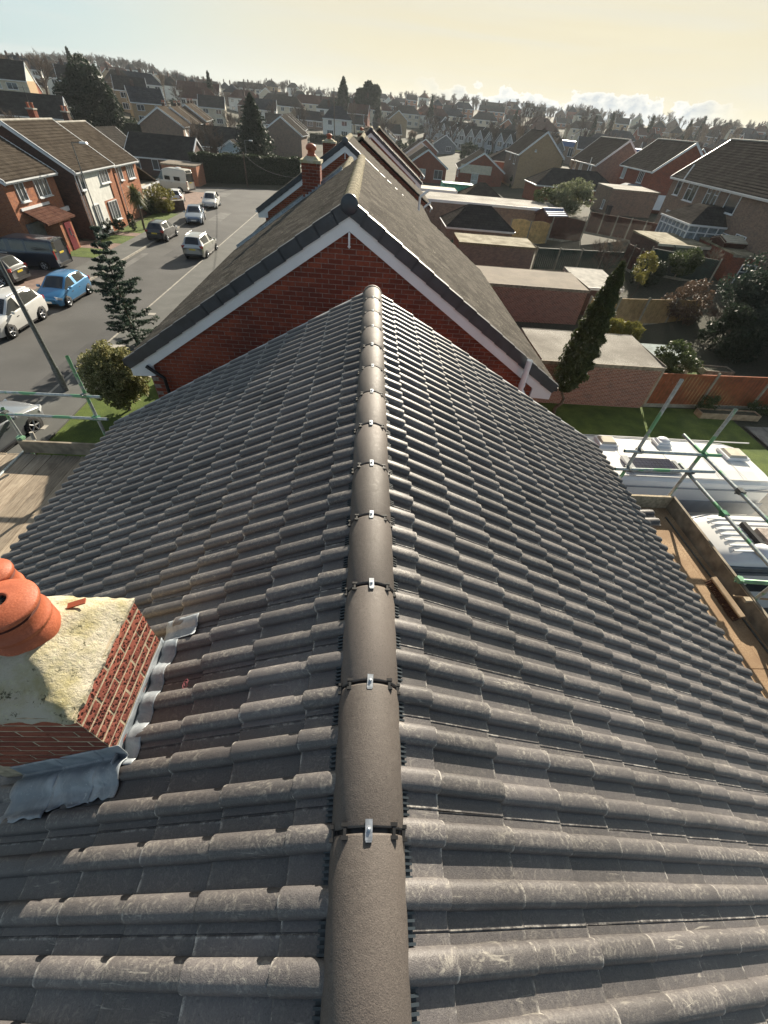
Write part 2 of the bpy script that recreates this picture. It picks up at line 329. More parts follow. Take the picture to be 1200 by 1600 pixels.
m_curtain=M('net_curtain_pane',(.36,.37,.36),.4,.25,3,spec=.8)
m_solar=M('solar_cell',(.008,.011,.032),.35,.2,3,spec=.15)
m_tyre=M('tyre',(.02,.02,.02),.8,.1); m_alloy=M('alloy_rim',(.45,.46,.48),.3,.1,5,metal=.8)
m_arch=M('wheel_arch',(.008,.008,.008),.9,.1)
m_headl=M('headlamp',(.55,.58,.6),.15,.1,spec=.9); m_taill=M('tail_lamp',(.28,.015,.012),.2,.1,spec=.8)
m_plate=M('yellow_number_plate',(.62,.48,.05),.4,.05); m_platew=M('white_number_plate',(.7,.7,.68),.4,.05)
m_plastic=M('dark_car_plastic',(.025,.025,.027),.6,.1)
def paint(name,c,metal=.3,rough=.32): return M(name,c,rough,.06,1,metal=metal,spec=.6,coat=.8)
m_bin=M('grey_plastic_bin',(.09,.10,.10),.5,.2)

# ---------------------------------------------------------------- mesh builder
class MB:
    def __init__(s): s.v=[]; s.f=[]; s.m=[]; s.s=[]
    def add(s,vs,fs,mat=0,smooth=False):
        o=len(s.v); s.v.extend([tuple(p) for p in vs])
        for f in fs: s.f.append(tuple(i+o for i in f)); s.m.append(mat); s.s.append(smooth)
    def box(s,c,d,rz=0,mat=0,top=None,tilt=None):
        x,y,z=d[0]/2,d[1]/2,d[2]/2; ca,sa=math.cos(rz),math.sin(rz); vs=[]
        for k,(i,j,l) in enumerate([(-1,-1,-1),(1,-1,-1),(1,1,-1),(-1,1,-1),(-1,-1,1),(1,-1,1),(1,1,1),(-1,1,1)]):
            px,py,pz=i*x,j*y,l*z
            if top is not None and l>0: px*=top; py*=top
            if tilt: px,pz=px*math.cos(tilt)-pz*math.sin(tilt),px*math.sin(tilt)+pz*math.cos(tilt)
            vs.append((c[0]+px*ca-py*sa,c[1]+px*sa+py*ca,c[2]+pz))
        s.add(vs,[(0,3,2,1),(4,5,6,7),(0,1,5,4),(1,2,6,5),(2,3,7,6),(3,0,4,7)],mat)
    def tube(s,a,b,r0,r1=None,n=10,mat=0,caps=True,smooth=True):
        r1=r0 if r1 is None else r1; a=Vector(a); b=Vector(b); d=(b-a).normalized()
        t=d.orthogonal().normalized(); u=d.cross(t); vs=[]
        for c,r in ((a,r0),(b,r1)):
            for k in range(n):
                g=2*math.pi*k/n; vs.append(c+t*(r*math.cos(g))+u*(r*math.sin(g)))
        s.add(vs,[(k,(k+1)%n,n+(k+1)%n,n+k) for k in range(n)],mat,smooth)
        if caps: s.add(vs,[tuple(range(n-1,-1,-1)),tuple(range(n,2*n))],mat)
    def lathe(s,prof,n=24,c=(0,0,0),mat=0,smooth=True,axis='z'):
        vs=[]
        for r,z in prof:
            for k in range(n):
                g=2*math.pi*k/n; x,y=r*math.cos(g),r*math.sin(g)
                if axis=='z': vs.append((c[0]+x,c[1]+y,c[2]+z))
                elif axis=='y': vs.append((c[0]+x,c[1]+z,c[2]+y))
                else: vs.append((c[0]+z,c[1]+x,c[2]+y))
        fs=[]
        for i in range(len(prof)-1):
            for k in range(n): fs.append((i*n+k,i*n+(k+1)%n,(i+1)*n+(k+1)%n,(i+1)*n+k))
        s.add(vs,fs,mat,smooth)
    def prism(s,pts,axis,a,b,mat=0):
        """polygon pts (2d) extruded along axis between a and b"""
        n=len(pts)
        def P(p,t): return {'x':(t,p[0],p[1]),'y':(p[0],t,p[1]),'z':(p[0],p[1],t)}[axis]
        vs=[P(p,a) for p in pts]+[P(p,b) for p in pts]
        s.add(vs,[tuple(range(n-1,-1,-1)),tuple(range(n,2*n))]+[(k,(k+1)%n,n+(k+1)%n,n+k) for k in range(n)],mat)
    def mesh(s,name,mats,uv=True):
        me=bpy.data.meshes.new(name); me.from_pydata(s.v,[],s.f)
        if not isinstance(mats,(list,tuple)): mats=[mats]
        for m in mats: me.materials.append(m)
        if len(mats)>1: me.polygons.foreach_set('material_index',s.m)
        if any(s.s): me.polygons.foreach_set('use_smooth',s.s)
        if uv: boxuv(me)
        me.update(); return me
    def build(s,name,mats,parent=None,loc=None,uv=True):
        o=bpy.data.objects.new(name,s.mesh(name,mats,uv)); COL.objects.link(o)
        if parent: o.parent=parent
        if loc: o.location=loc
        return o
def boxuv(me):
    nl=len(me.loops); 
    if nl==0: return
    co=np.empty(len(me.vertices)*3); me.vertices.foreach_get('co',co); co=co.reshape(-1,3)
    npoly=len(me.polygons); nr=np.empty(npoly*3); me.polygons.foreach_get('normal',nr); nr=nr.reshape(-1,3)
    tot=np.empty(npoly,int); me.polygons.foreach_get('loop_total',tot)
    vi=np.empty(nl,int); me.loops.foreach_get('vertex_index',vi)
    n=np.repeat(nr,tot,axis=0); P=co[vi]
    t=np.stack([-n[:,1],n[:,0],np.zeros(nl)],1); ln=np.linalg.norm(t,axis=1); flat=ln<.08; t/=np.maximum(ln,1e-6)[:,None]
    # snap so that near-axis walls share one direction
    t[flat]=(1,0,0); b=np.cross(n,t); b[flat]=(0,1,0)
    uv=np.stack([(P*t).sum(1),(P*b).sum(1)],1)
    l=me.uv_layers.new(name='UVMap'); l.data.foreach_set('uv',uv.astype(np.float32).ravel())
def empty(name,loc=(0,0,0),rz=0,parent=None):
    o=bpy.data.objects.new(name,None); o.location=loc; o.rotation_euler=(0,0,rz); o.empty_display_size=.2; COL.objects.link(o)
    if parent: o.parent=parent
    return o
def tag(o,label=None,cat=None,group=None,kind=None):
    if label: o['label']=label
    if cat: o['category']=cat
    if group: o['group']=group
    if kind: o['kind']=kind
    return o
def link(name,me,parent=None,loc=(0,0,0),rot=(0,0,0),scale=(1,1,1)):
    o=bpy.data.objects.new(name,me); o.location=loc; o.rotation_euler=rot; o.scale=scale; COL.objects.link(o)
    if parent: o.parent=parent
    return o
KIDS={}
def copy_tree(o,parent=None):
    c=o.copy(); COL.objects.link(c)
    if parent: c.parent=parent
    for ch in list(o.children): copy_tree(ch,c)
    return c

# ---------------------------------------------------------------- terrain
def ss(x): x=min(1,max(0,x)); return x*x*(3-2*x)
def G(x,y):
    D=math.hypot(x,y); az_=x/max(D,1)
    g=2.4*ss((x-17)/15)*ss((y-20)/22)*(1-.5*ss((D-75)/40))
    k=ss((az_+.06)/.22); D0=130+115*k; sl=.032+.026*k-.016*ss((-az_-.12)/.14)
    if D>D0: g+=sl*(min(D,540)-D0)
    g+=9*ss((D-430)/220)*ss((-az_-.27)/.1)*(1-.75*ss((-az_-.42)/.12))
    g+=4.2*ss((-x-52)/34)*ss((y-92)/45)+1.0*ss((-x-95)/80)*ss((y-90)/90)
    return g
def ground():
    xs=sorted(set([-1500,-1000,-700,-500,-400]+list(range(-320,321,10))+[400,500,700,1000,1500])); ys=sorted(set([-40,-20]+list(range(0,200,8))+list(range(200,700,16))+[800,1000,1400,2200]))
    mb=MB(); vs=[(x,y,G(x,y)-.02) for y in ys for x in xs]; nx=len(xs)
    mb.add(vs,[(j*nx+i,j*nx+i+1,(j+1)*nx+i+1,(j+1)*nx+i) for j in range(len(ys)-1) for i in range(nx-1)],0,True)
    return tag(mb.build('ground',m_garden),kind='structure')
ground()
def strip(name,pts,z,mat,kind='structure',thick=0):
    """flat polygon sheet"""
    mb=MB(); n=len(pts)
    if thick: mb.prism(pts,'z',z-thick,z)
    else: mb.add([(p[0],p[1],z) for p in pts],[tuple(range(n))])
    return tag(mb.build(name,mat),kind=kind)
# street runs parallel to y
strip('road',[(-19.9,-30),(-14.1,-30),(-14.1,64),(-13.2,70),(-9.5,73.5),(30,73.5),(30,80),(-14,84),(-28,79.5),(-60,78),(-60,74),(-31,73),(-26.5,68.5),(-20.5,66),(-19.9,60)],.004,m_asphalt)
strip('road_patch',[(-17.6,40.5),(-14.6,40.2),(-14.5,51),(-17.2,52)],.008,m_tarpatch)
for k_,(x0,y0,x1,y1) in enumerate([(-19.6,26,-18.9,41),(-15.2,17.5,-14.3,27.5),(-18.4,56,-16.9,61.5),(-16.4,69,-14.6,74),(-24.5,72.5,-20.5,76)]): strip('road_patch',[(x0,y0),(x1,y0+.1),(x1-.1,y1),(x0+.1,y1-.2)],.008+.002*k_,m_tarpatch if k_%2 else M('worn_asphalt',(.13,.127,.12),.85,.25,.9,bump=.004,bscale=90))
strip('pavement',[(-14.0,-30),(-12.2,-30),(-12.2,66),(-9,71),(-9,72.5),(-13.1,69.5),(-14.0,64)],.12,m_pave,thick=.13)
strip('pavement',[(-22.1,-30),(-20.0,-30),(-20.0,60),(-20.6,66),(-22.1,66.5)],.10,m_pave,thick=.11)
for x,y0,y1 in ((-14.05,-30,64),(-19.95,-30,60)):
    mb=MB(); y=y0
    while y<y1: mb.box((x,y+.45,.06),(.11,.89,.13)); y+=.9
    tag(mb.build('kerb',m_kerb),kind='structure')
mb=MB(); mb.add([(-16.6,28.6,.012),(-16.0,28.2,.012),(-15.75,28.6,.012),(-16.4,29.1,.012)],[(0,1,2,3)])
tag(mb.build('road_markings',m_paint),kind='structure')
# gardens and drives across the street
for k,(x0,x1,y0,y1,m,nm) in enumerate([(-25.8,-22.1,-10,34.2,m_drive,'driveway'),(-25.8,-22.1,34.2,38.2,m_asphalt,'driveway'),(-25.0,-22.1,38.25,41.0,m_grass,'lawn'),(-26,-22.1,41.05,43.2,m_drive,'path'),
      (-24.3,-22.1,43.25,46.2,m_grass,'lawn'),(-24.3,-22.1,46.25,47.6,m_drive,'path'),(-24.6,-22.1,47.65,58.2,m_grass,'lawn'),(-34,-22.1,61,74.5,m_drive,'driveway')]):
    strip(nm,[(x0,y0),(x1,y0),(x1,y1),(x0,y1)],.05+.004*(k%3),m)
# our side of the street
strip('driveway',[(-12.2,-20),(-4.5,-20),(-4.5,12.5),(-12.2,12.0)],.03,m_concdark)
strip('lawn',[(-12.2,12.05),(-4.6,12.55),(-4.6,18.9),(-12.2,18.9)],.06,m_grass)
strip('driveway',[(-12.2,18.95),(-4.2,18.95),(-4.2,21.5),(-12.2,21.5)],.05,m_conc)
strip('lawn',[(-12.2,21.55),(-4.2,21.55),(-4.2,60),(-12.2,60)],.06,m_grass)
mb=MB()
mb.box((-13.35,21.9,.124),(.75,.62,.02)); mb.box((-12.9,14.2,.124),(.4,.3,.02)); mb.box((-13.4,26.9,.124),(.4,.4,.02))
tag(mb.build('manhole_cover',m_conc),'pale concrete manhole cover in the near pavement','manhole cover')
# back gardens
strip('lawn',[(4.5,13.2),(19.2,13.2),(19.2,18.9),(4.5,18.5)],.05,m_grass)
strip('patio',[(4.5,-8),(40,-8),(40,13.15),(4.5,13.15)],.03,m_concdark)
mb=MB()
for i in range(5):
    for j in range(9): mb.box((19.9+i*.91,9.6+j*.91+.02*((i*3+j)%2),.06),(.88,.88,.05))
sl=mb.build('paving_slab',m_concdark); tag(sl,kind='structure'); sl.name='patio_slabs'
strip('lawn',[(15.2,19.1),(40,19.5),(40,30),(15.2,30)],.04,m_grass)
strip('gravel_bed',[(17,32.),(24,32.),(24,42.5),(17,42.5)],.05,m_gravel)
strip('lawn',[(15.,44),(20,44),(20,54),(15,54)],.04,m_grass)
# ================================================================ house under the camera
XR,ZR,TN=.069,8.485,.552; PI_=math.atan(TN); CP,SP=math.cos(PI_),math.sin(PI_)
Y1=5.585; HS=3.85; GA=.32; TW=.295; SL=HS/CP
house=tag(empty('semi_detached_house',(XR,2.0,0)),'nearest house, seen from above its new brown-grey roll-tiled roof','house')
ho=Vector((XR,2.0,0))
def local(o,parent_loc=ho): o.location=Vector(o.location)-parent_loc; return o
def hb(mb,name,mats,parent=None,kind=None,label=None):
    o=mb.build(name,mats); o.parent=parent or house; o.location=-ho if (parent is None) else (0,0,0)
    if parent is not None: o.location=(0,0,0)
    if kind: o['kind']=kind
    if label: o['label']=label
    return o
# body walls and gable
mb=MB(); ev=ZR-TN*HS
mb.prism([(XR-HS+.28,0),(XR+HS-.28,0),(XR+HS-.28,ev-.02),(XR,ZR-.12),(XR-HS+.28,ev-.02)],'y',-6,Y1-.06)
wall=hb(mb,'wall',m_red_brick)
# roof deck (felt) under the tiles
mb=MB(); z0=-.055
for s in (-1,1):
    a=(XR,ZR+z0); b=(XR+s*HS,ZR-TN*HS+z0)
    pts=[a,b,(b[0],b[1]-.05),(a[0],a[1]-.05)]
    mb.prism(pts if s>0 else pts[::-1],'y',-1.6,Y1-.02)
roof=hb(mb,'roof',m_void)
# tile mesh
def tile_profile(hr=.034,wr=.076):
    # list of smooth runs (pan, roll, pan ...): creases between runs stay sharp
    runs=[]; x0=-TW/2
    arc=[(-1,0),(-.97,.30),(-.90,.52),(-.74,.76),(-.5,.92),(-.22,.99),(.22,.99),(.5,.92),(.74,.76),(.90,.52),(.97,.30),(1,0)]
    for c in (-TW/4+.006,TW/4+.006):
        runs.append([(x0,0.),((x0+c-wr/2)/2,-.0012),(c-wr/2,0.)])
        runs.append([(c+t*wr/2,z*hr) for t,z in arc]); x0=c+wr/2
    runs.append([(x0,0.),(TW/2-.007,0.)]); runs.append([(TW/2-.007,0.),(TW/2-.0055,-.005),(TW/2-.0025,-.005),(TW/2-.001,.001),(TW/2,.001)])
    return runs
def tile_mesh(name,mat,lift=.035,length=.40,seg=7,jit=0.):
    mb=MB()
    for pr in tile_profile():
        nx=len(pr); rows=[(0.0022,-.0035),(.0055,-.0008),(.012,.0),(.13,.0),(length,.0)]
        vs=[(x,y,z+lift*(1-y/length)+d) for (y,d) in rows for (x,z) in pr]
        mb.add(vs,[(j*nx+i,j*nx+i+1,(j+1)*nx+i+1,(j+1)*nx+i) for j in range(len(rows)-1) for i in range(nx-1)],0,True)
        fr=[(x,0.0022,z+lift-.0035) for x,z in pr]+[(x,0.,z+lift-.008) for x,z in pr]+[(x,.001,max(.000,z+lift-.032)) for x,z in pr]
        mb.add(fr,[(nx+i,nx+i+1,i+1,i) for i in range(nx-1)]+[(2*nx+i,2*nx+i+1,nx+i+1,nx+i) for i in range(nx-1)],0,False)
    for x in (-TW/2,TW/2):
        mb.add([(x,.003,lift-.003),(x,length,0),(x,length,-.02),(x,.003,lift-.024)],[(0,1,2,3)],0)
    me=mb.mesh(name,mat,uv=False)
    l=me.uv_layers.new(name='UVMap')
    for lp in me.loops:
        c=me.vertices[lp.vertex_index].co; l.data[lp.index].uv=(c.x/TW+.5,c.y/length)
    return me
t_mesh=tile_mesh('roof_tile',m_tile)
tpl=[]
ncourse=int(SL/GA)+1
for s in (-1,1):
    for k in range(ncourse+1):
        ds=SL+.03-GA*(k)           # distance of the tail from the ridge, down the slope
        if ds<.10: continue
        for i in range(24):
            yc=Y1-TW/2-.01-TW*i
            if yc<-1.25: break
            # opening for the chimney
            xc=XR+s*ds*CP
            tpl.append((s,ds,yc,k))
def tile_matrix(s,ds,yc,j=0.):
    up=Vector((-s*CP,0,SP)); n=Vector((s*SP,0,CP)); ac=up.cross(n)
    p=Vector((XR,yc,ZR))-up*ds
    m=Matrix(((ac.x,up.x,n.x,p.x),(ac.y,up.y,n.y,p.y),(ac.z,up.z,n.z,p.z),(0,0,0,1)))
    if ds<.42: m=m@Matrix.Diagonal((1,(ds-.015)/.40,1,1))
    if j: m=m@Matrix.Rotation(random.uniform(-j,j),4,'Z')@Matrix.Rotation(random.uniform(-j,j)*.7,4,'Y')@Matrix.Translation((random.uniform(-.0015,.0015),random.uniform(-.004,.004),random.uniform(0,.002)))
    return m
camp=Vector((0,0,HC))
def inchim(s,ds,yc):
    x=XR+s*ds*CP; return s<0 and x+.0<-1.09 and x>-1.95 and .60<yc<1.02
tpl=[t for t in tpl if not inchim(*t[:3])]
def vis(t):
    p=Vector((XR+t[0]*t[1]*CP,t[2],ZR-t[1]*SP)); v=p-camp; d=v.length
    zz=v.dot(F); 
    if zz<.2: return 1e9
    x=600+fpx*v.dot(RR)/zz; y=800-fpx*v.dot(UU)/zz
    return d+(0 if (-40<x<1240 and y<1660) else 1e4)
tpl.sort(key=vis)
M_ROOFINV=Matrix.Translation(-ho)
for k_,t in enumerate(tpl[:298]):
    o=bpy.data.objects.new('roof_tile',t_mesh); COL.objects.link(o); o.parent=roof
    o.matrix_world=Matrix.Identity(4); o.matrix_local=tile_matrix(*t[:3],j=.006)
# the rest of the courses joined
mv=np.empty(len(t_mesh.vertices)*3); t_mesh.vertices.foreach_get('co',mv); mv=mv.reshape(-1,3)
tf=[tuple(p.vertices) for p in t_mesh.polygons]; tsm=[p.use_smooth for p in t_mesh.polygons]
tuv=np.empty(len(t_mesh.loops)*2); t_mesh.uv_layers[0].data.foreach_get('uv',tuv)
def join_tiles(name,mlist,V,FS,SM,UV,mat,parent):
    n=len(V); allv=[];allf=[]
    for q,m in enumerate(mlist):
        A=np.array(m); allv.append(V@A[:3,:3].T+A[:3,3]); allf.extend([tuple(i+q*n for i in f) for f in FS])
    me=bpy.data.meshes.new(name); me.from_pydata(np.concatenate(allv).tolist(),[],allf); me.materials.append(mat)
    me.polygons.foreach_set('use_smooth',list(SM)*len(mlist))
    if UV is not None:
        l=me.uv_layers.new(name='UVMap'); l.data.foreach_set('uv',np.tile(UV,len(mlist)).astype(np.float32))
    else: boxuv(me)
    me.update(); o=bpy.data.objects.new(name,me); COL.objects.link(o); o['kind']='stuff'
    if parent: o.parent=parent
    return o
join_tiles('roof_tiles',[tile_matrix(*t[:3],j=.006) for t in tpl[298:]],mv,tf,tsm,tuv,m_tile,roof)
# ridge: half-round tiles, black unions, metal clips, comb strips
RL,RRAD,RZ=.45,.118,8.557-.118
mb=MB(); nseg=22; vs=[]
prof=[(RRAD-.002,0.0),(RRAD,.006),(RRAD,.2),(RRAD,.430),(RRAD-.002,.436),(RRAD-.018,.436),(RRAD-.018,0.0)]
for (r,y) in prof:
    for k in range(nseg+1):
        g=math.pi*k/nseg; vs.append((r*math.cos(g),y,r*math.sin(g)*1.0-(0.02 if k in(0,nseg) else 0)))
nn=nseg+1; mb.add(vs,[(j*nn+i,j*nn+i+1,(j+1)*nn+i+1,(j+1)*nn+i) for j in range(len(prof)-1) for i in range(nseg)]+[((len(prof)-1)*nn+i,(len(prof)-1)*nn+i+1,i+1,i) for i in range(nseg)],0,True)
ridge_me=mb.mesh('ridge_tile',m_ridge)
mb=MB(); mb.box((0,0,RRAD+.004),(.022,.052,.003),mat=0); mb.box((0,-.028,RRAD-.004),(.018,.004,.018),mat=0)
mb.lathe([(0,RRAD+.012),(.005,RRAD+.012),(.006,RRAD+.0065)],8,mat=0); mb.lathe([(.0065,RRAD+.0065),(.011,RRAD+.006)],10,mat=0); clip_me=mb.mesh('metal_clip',m_steel)
mb=MB()
for k in range(1,12):
    g=math.pi*k/12; 
for (r0,r1,y0,y1) in ((RRAD-.016,RRAD-.012,-.03,.03),):
    vs=[]; 
    for y in (y0,y1):
        for k in range(nseg+1): g=math.pi*k/nseg; vs.append((r1*math.cos(g),y,r1*math.sin(g)))
    mb.add(vs,[(i,i+1,nn+i+1,nn+i) for i in range(nseg)],0,True)
for g in (R(50),R(130),R(20),R(160)):
    for yy in (-.016,.016): mb.box((math.cos(g)*RRAD,yy,math.sin(g)*RRAD+.002),(.022,.010,.012))
    mb.box((math.cos(g)*RRAD,0,math.sin(g)*RRAD+.001),(.009,.042,.010))
union_me=mb.mesh('ridge_union',m_black)
k=0; y=Y1-.436
y0c=.189
for k in range(-3,13):
    yy=y0c+.45*k
    ln=.45
    if yy+.02>Y1-.2: break
    o=link('ridge_tile',ridge_me,house,(XR-ho.x+random.uniform(-.002,.002),yy+.007-ho.y,RZ+random.uniform(-.002,.002)),(random.uniform(-.0015,.0015),random.uniform(-.02,.02),0))
    u=link('ridge_union',union_me,o,(0,-.007,0)); c=link('metal_clip',clip_me,o,(random.uniform(-.004,.004),-.007,0),(0,0,random.uniform(-.08,.08)))
# block end cap on the last ridge tile
mb=MB(); mb.lathe([(0,0),(.1,0),(RRAD+.006,-.006),(RRAD+.006,-.05),(RRAD,-.052)],24,axis='y',mat=0)
o=hb(mb,'ridge_end_cap',m_ridge); o.location=(XR-ho.x,Y1+.012-ho.y,RZ)
mb=MB()
for s in (-1,1):
    yy=-1.2
    while yy<Y1-.02:
        x=XR+s*(RRAD+.006); zc=ZR-TN*(RRAD+.006)+.034
        mb.box((x+s*.000,yy,zc-.006),(.026,.0065,.014),tilt=s*-.50); yy+=.0155
    x=XR+s*.112; mb.box((x,(Y1-1.2)/2,ZR-TN*.112+.014),(.038,Y1+1.2,.016),tilt=s*-.5)
hb(mb,'ridge_comb_strip',m_comb)
# pale trim added to paint the sky-lit tile sides, stepped with each course
vm=MB(); vm.box((0,.165,.012),(.014,.335,.062)); vm.box((.012,.165,.0415),(.038,.335,.006)); v_me=vm.mesh('lit_verge_strip',M('lit_tile_edge_tone',(.34,.36,.38),.7,.2,12))
for s in (-1,1):
    for k in range(ncourse+1):
        ds=SL+.03-GA*k
        if ds<.14: continue
        up=Vector((-s*CP,0,SP)); n=Vector((s*SP,0,CP)); fx=Vector((0,-1,0)); p=Vector((XR,Y1+.002,ZR))-up*ds+n*.0
        ac=fx if s<0 else Vector((0,1,0))
        m=Matrix(((ac.x,up.x,n.x,p.x),(ac.y,up.y,n.y,p.y),(ac.z,up.z,n.z,p.z),(0,0,0,1)))@Matrix.Rotation(-.028,4,'X')
        if s>0: m=m@Matrix.Diagonal((-1,1,1,1))
        o=bpy.data.objects.new('lit_verge_strip',v_me); COL.objects.link(o); o.parent=roof; o.matrix_local=m
roof.location=-ho
# eave: white comb filler, gutter, fascia
for s in (-1,1):
    mb=MB(); x=XR+s*(HS+.015); 
    mb.box((x,(Y1-1.6)/2,ev-.035),(.02,Y1+1.6,.075))
    yy=-1.5
    while yy<Y1-.05: mb.box((x+s*.012,yy,ev+.004),(.03,.05,.02)); yy+=TW/2
    hb(mb,'eave_filler',M('cream_plastic',(.58,.55,.46),.6,.15,8))
    mb=MB(); mb.box((XR+s*(HS-.03),(Y1-1.6)/2,ev-.13),(.025,Y1+1.6,.18)); hb(mb,'fascia',m_white)
    mb=MB(); n=10; vs=[]
    for y in (-1.6,Y1-.02):
        for k in range(n+1): g=math.pi+math.pi*k/n; vs.append((XR+s*(HS+.055)+.055*math.cos(g),y,ev-.10+.055*math.sin(g)))
    mb.add(vs,[(i,i+1,n+2+i,n+1+i) for i in range(n)],0,True); mb.box((XR+s*(HS+.112),(Y1-1.6)/2,ev-.098),(.008,Y1+1.55,.01))
    hb(mb,'gutter',m_white)
# ---------------- chimney
CX1,CX0,CY0,CY1,CZ=-1.05,-1.78,.55,1.08,8.375
chim=empty('chimney',(-1.4-ho.x,.8-ho.y,8.0),parent=house); co=Vector((-1.4,.8,8.0))
def cb(mb,name,mats,uv=True):
    o=mb.build(name,mats,chim); o.location=-co; return o
mb=MB(); mb.box(((CX0+CX1)/2,(CY0+CY1)/2,7.9),(CX1-CX0-.0025,CY1-CY0-.0025,.98)); cb(mb,'mortar_core',m_mortar)
def brickme(name,mat,l,h,d,seed,rough=.0035):
    r=random.Random(seed); mb=MB(); nx,nz=4,2; vs=[];fs=[]
    # front face subdivided and roughened, five sides
    for j in range(nz+1):
        for i in range(nx+1):
            e=(i in(0,nx))or(j in(0,nz)); vs.append((-l/2+l*i/nx+(r.uniform(-1,1)*.0015 if e else 0),-(0 if e else r.uniform(0,1)*rough)-(0 if e else .002),-h/2+h*j/nz+(r.uniform(-1,1)*.0015 if e else 0)))
    for j in range(nz):
        for i in range(nx): a=j*(nx+1)+i; fs.append((a,a+1,a+nx+2,a+nx+1))
    mb.add(vs,fs,0)
    b=len(mb.v); mb.add([(-l/2,d,-h/2),(l/2,d,-h/2),(l/2,d,h/2),(-l/2,d,h/2)],[])
    w_=nx+1; bl,brr,tr,tl=0,nx,nz*w_+nx,nz*w_
    mb.f+= [(bl,)+tuple(reversed([b,b+1]))[::-1]+(brr,)] if False else []
    def q(a,b1,c,d1): mb.f.append((a,b1,c,d1)); mb.m.append(0); mb.s.append(False)
    q(b,b+1,brr,bl); q(tl,tr,b+2,b+3); q(bl,tl,b+3,b); q(brr,b+1,b+2,tr)
    return mb.mesh(name,mat)
rust=[brickme('brick',m_rustic,.213,.064,.05,i,.004) for i in range(4)]; rusth=[brickme('brick',m_rustic,.1,.064,.05,9+i,.004) for i in range(3)]
cbr=[brickme('brick',m_chim_brick,.213,.064,.05,20+i,.003) for i in range(4)]; cbh=[brickme('brick',m_chim_brick,.1,.064,.05,30+i) for i in range(3)]
def faceM(org,face):
    # face: direction of outward normal. local -y is outward
    o=Vector(face); xl=Vector((0,0,1)).cross(o)*1; xl=(-o).cross(Vector((0,0,1))); yl=-o; zl=Vector((0,0,1))
    xl=yl.cross(zl)
    return Matrix(((xl.x,yl.x,zl.x,org[0]),(xl.y,yl.y,zl.y,org[1]),(xl.z,yl.z,zl.z,org[2]),(0,0,0,1)))
def lay(parent,off,face,a0,a1,zt,zb,fixed,full,half,gap=.011,row=.076,proud=.004,hs_=1.):
    n=0; z=zt-row/2
    while z>zb:
        a=a0; first=True
        while a<a1-.03:
            wd=.1 if (first and n%2) else .213; first=False
            if a+wd>a1: wd=a1-a
            c=a+wd/2; org=(c,fixed,z) if face[1] else (fixed,c,z); fm=random.choice(full if wd>.15 else half); k=wd/(.213 if wd>.15 else .1)
            o=bpy.data.objects.new('brick',fm); COL.objects.link(o); o.parent=parent
            o.matrix_local=Matrix.Translation(-Vector(off))@faceM(org,face)@Matrix.Translation((0,-random.uniform(0,proud),random.uniform(-.0015,.0015)))@Matrix.Diagonal((k,1,hs_,1))
            a+=wd+gap
        z-=row; n+=1
lay(chim,co,(1,0,0),CY0+.004,CY1,CZ,7.86,CX1-.001,rust,rusth,proud=.002,row=.0655,hs_=.80)
lay(chim,co,(0,-1,0),CX0,CX1-.004,CZ,7.70,CY0+.001,cbr,cbh,proud=.002,row=.0655,hs_=.80)
# flaunching: lumpy cement mound
mb=MB(); nx,ny=44,34; vs=[]
PC=((-1.29,.85,.115),(-1.42,1.0,.07))
for j in range(ny+1):
    for i in range(nx+1):
        u=i/nx; v=j/ny; x=CX0-.03+(CX1-CX0+.036)*u; y=CY0-.012+(CY1-CY0+.020)*v
        e=min((x-CX0+.03),(CX1+.006-x),(y-CY0+.012),(CY1+.008-y)); 
        z=CZ+.012+.045*ss(e/.05)+.085*ss((e-.02)/.2)+.018*mnoise.noise(Vector((x*7,y*7,1)))+.006*mnoise.noise(Vector((x*30,y*30,3)))
        if e<.02: x+=.010*mnoise.noise(Vector((x*25,y*25,7))); y+=.012*mnoise.noise(Vector((y*25,x*25,2)))
        vs.append((x,y,z))
mb.add(vs,[(j*(nx+1)+i,j*(nx+1)+i+1,(j+1)*(nx+1)+i+1,(j+1)*(nx+1)+i) for j in range(ny) for i in range(nx)],0,True)
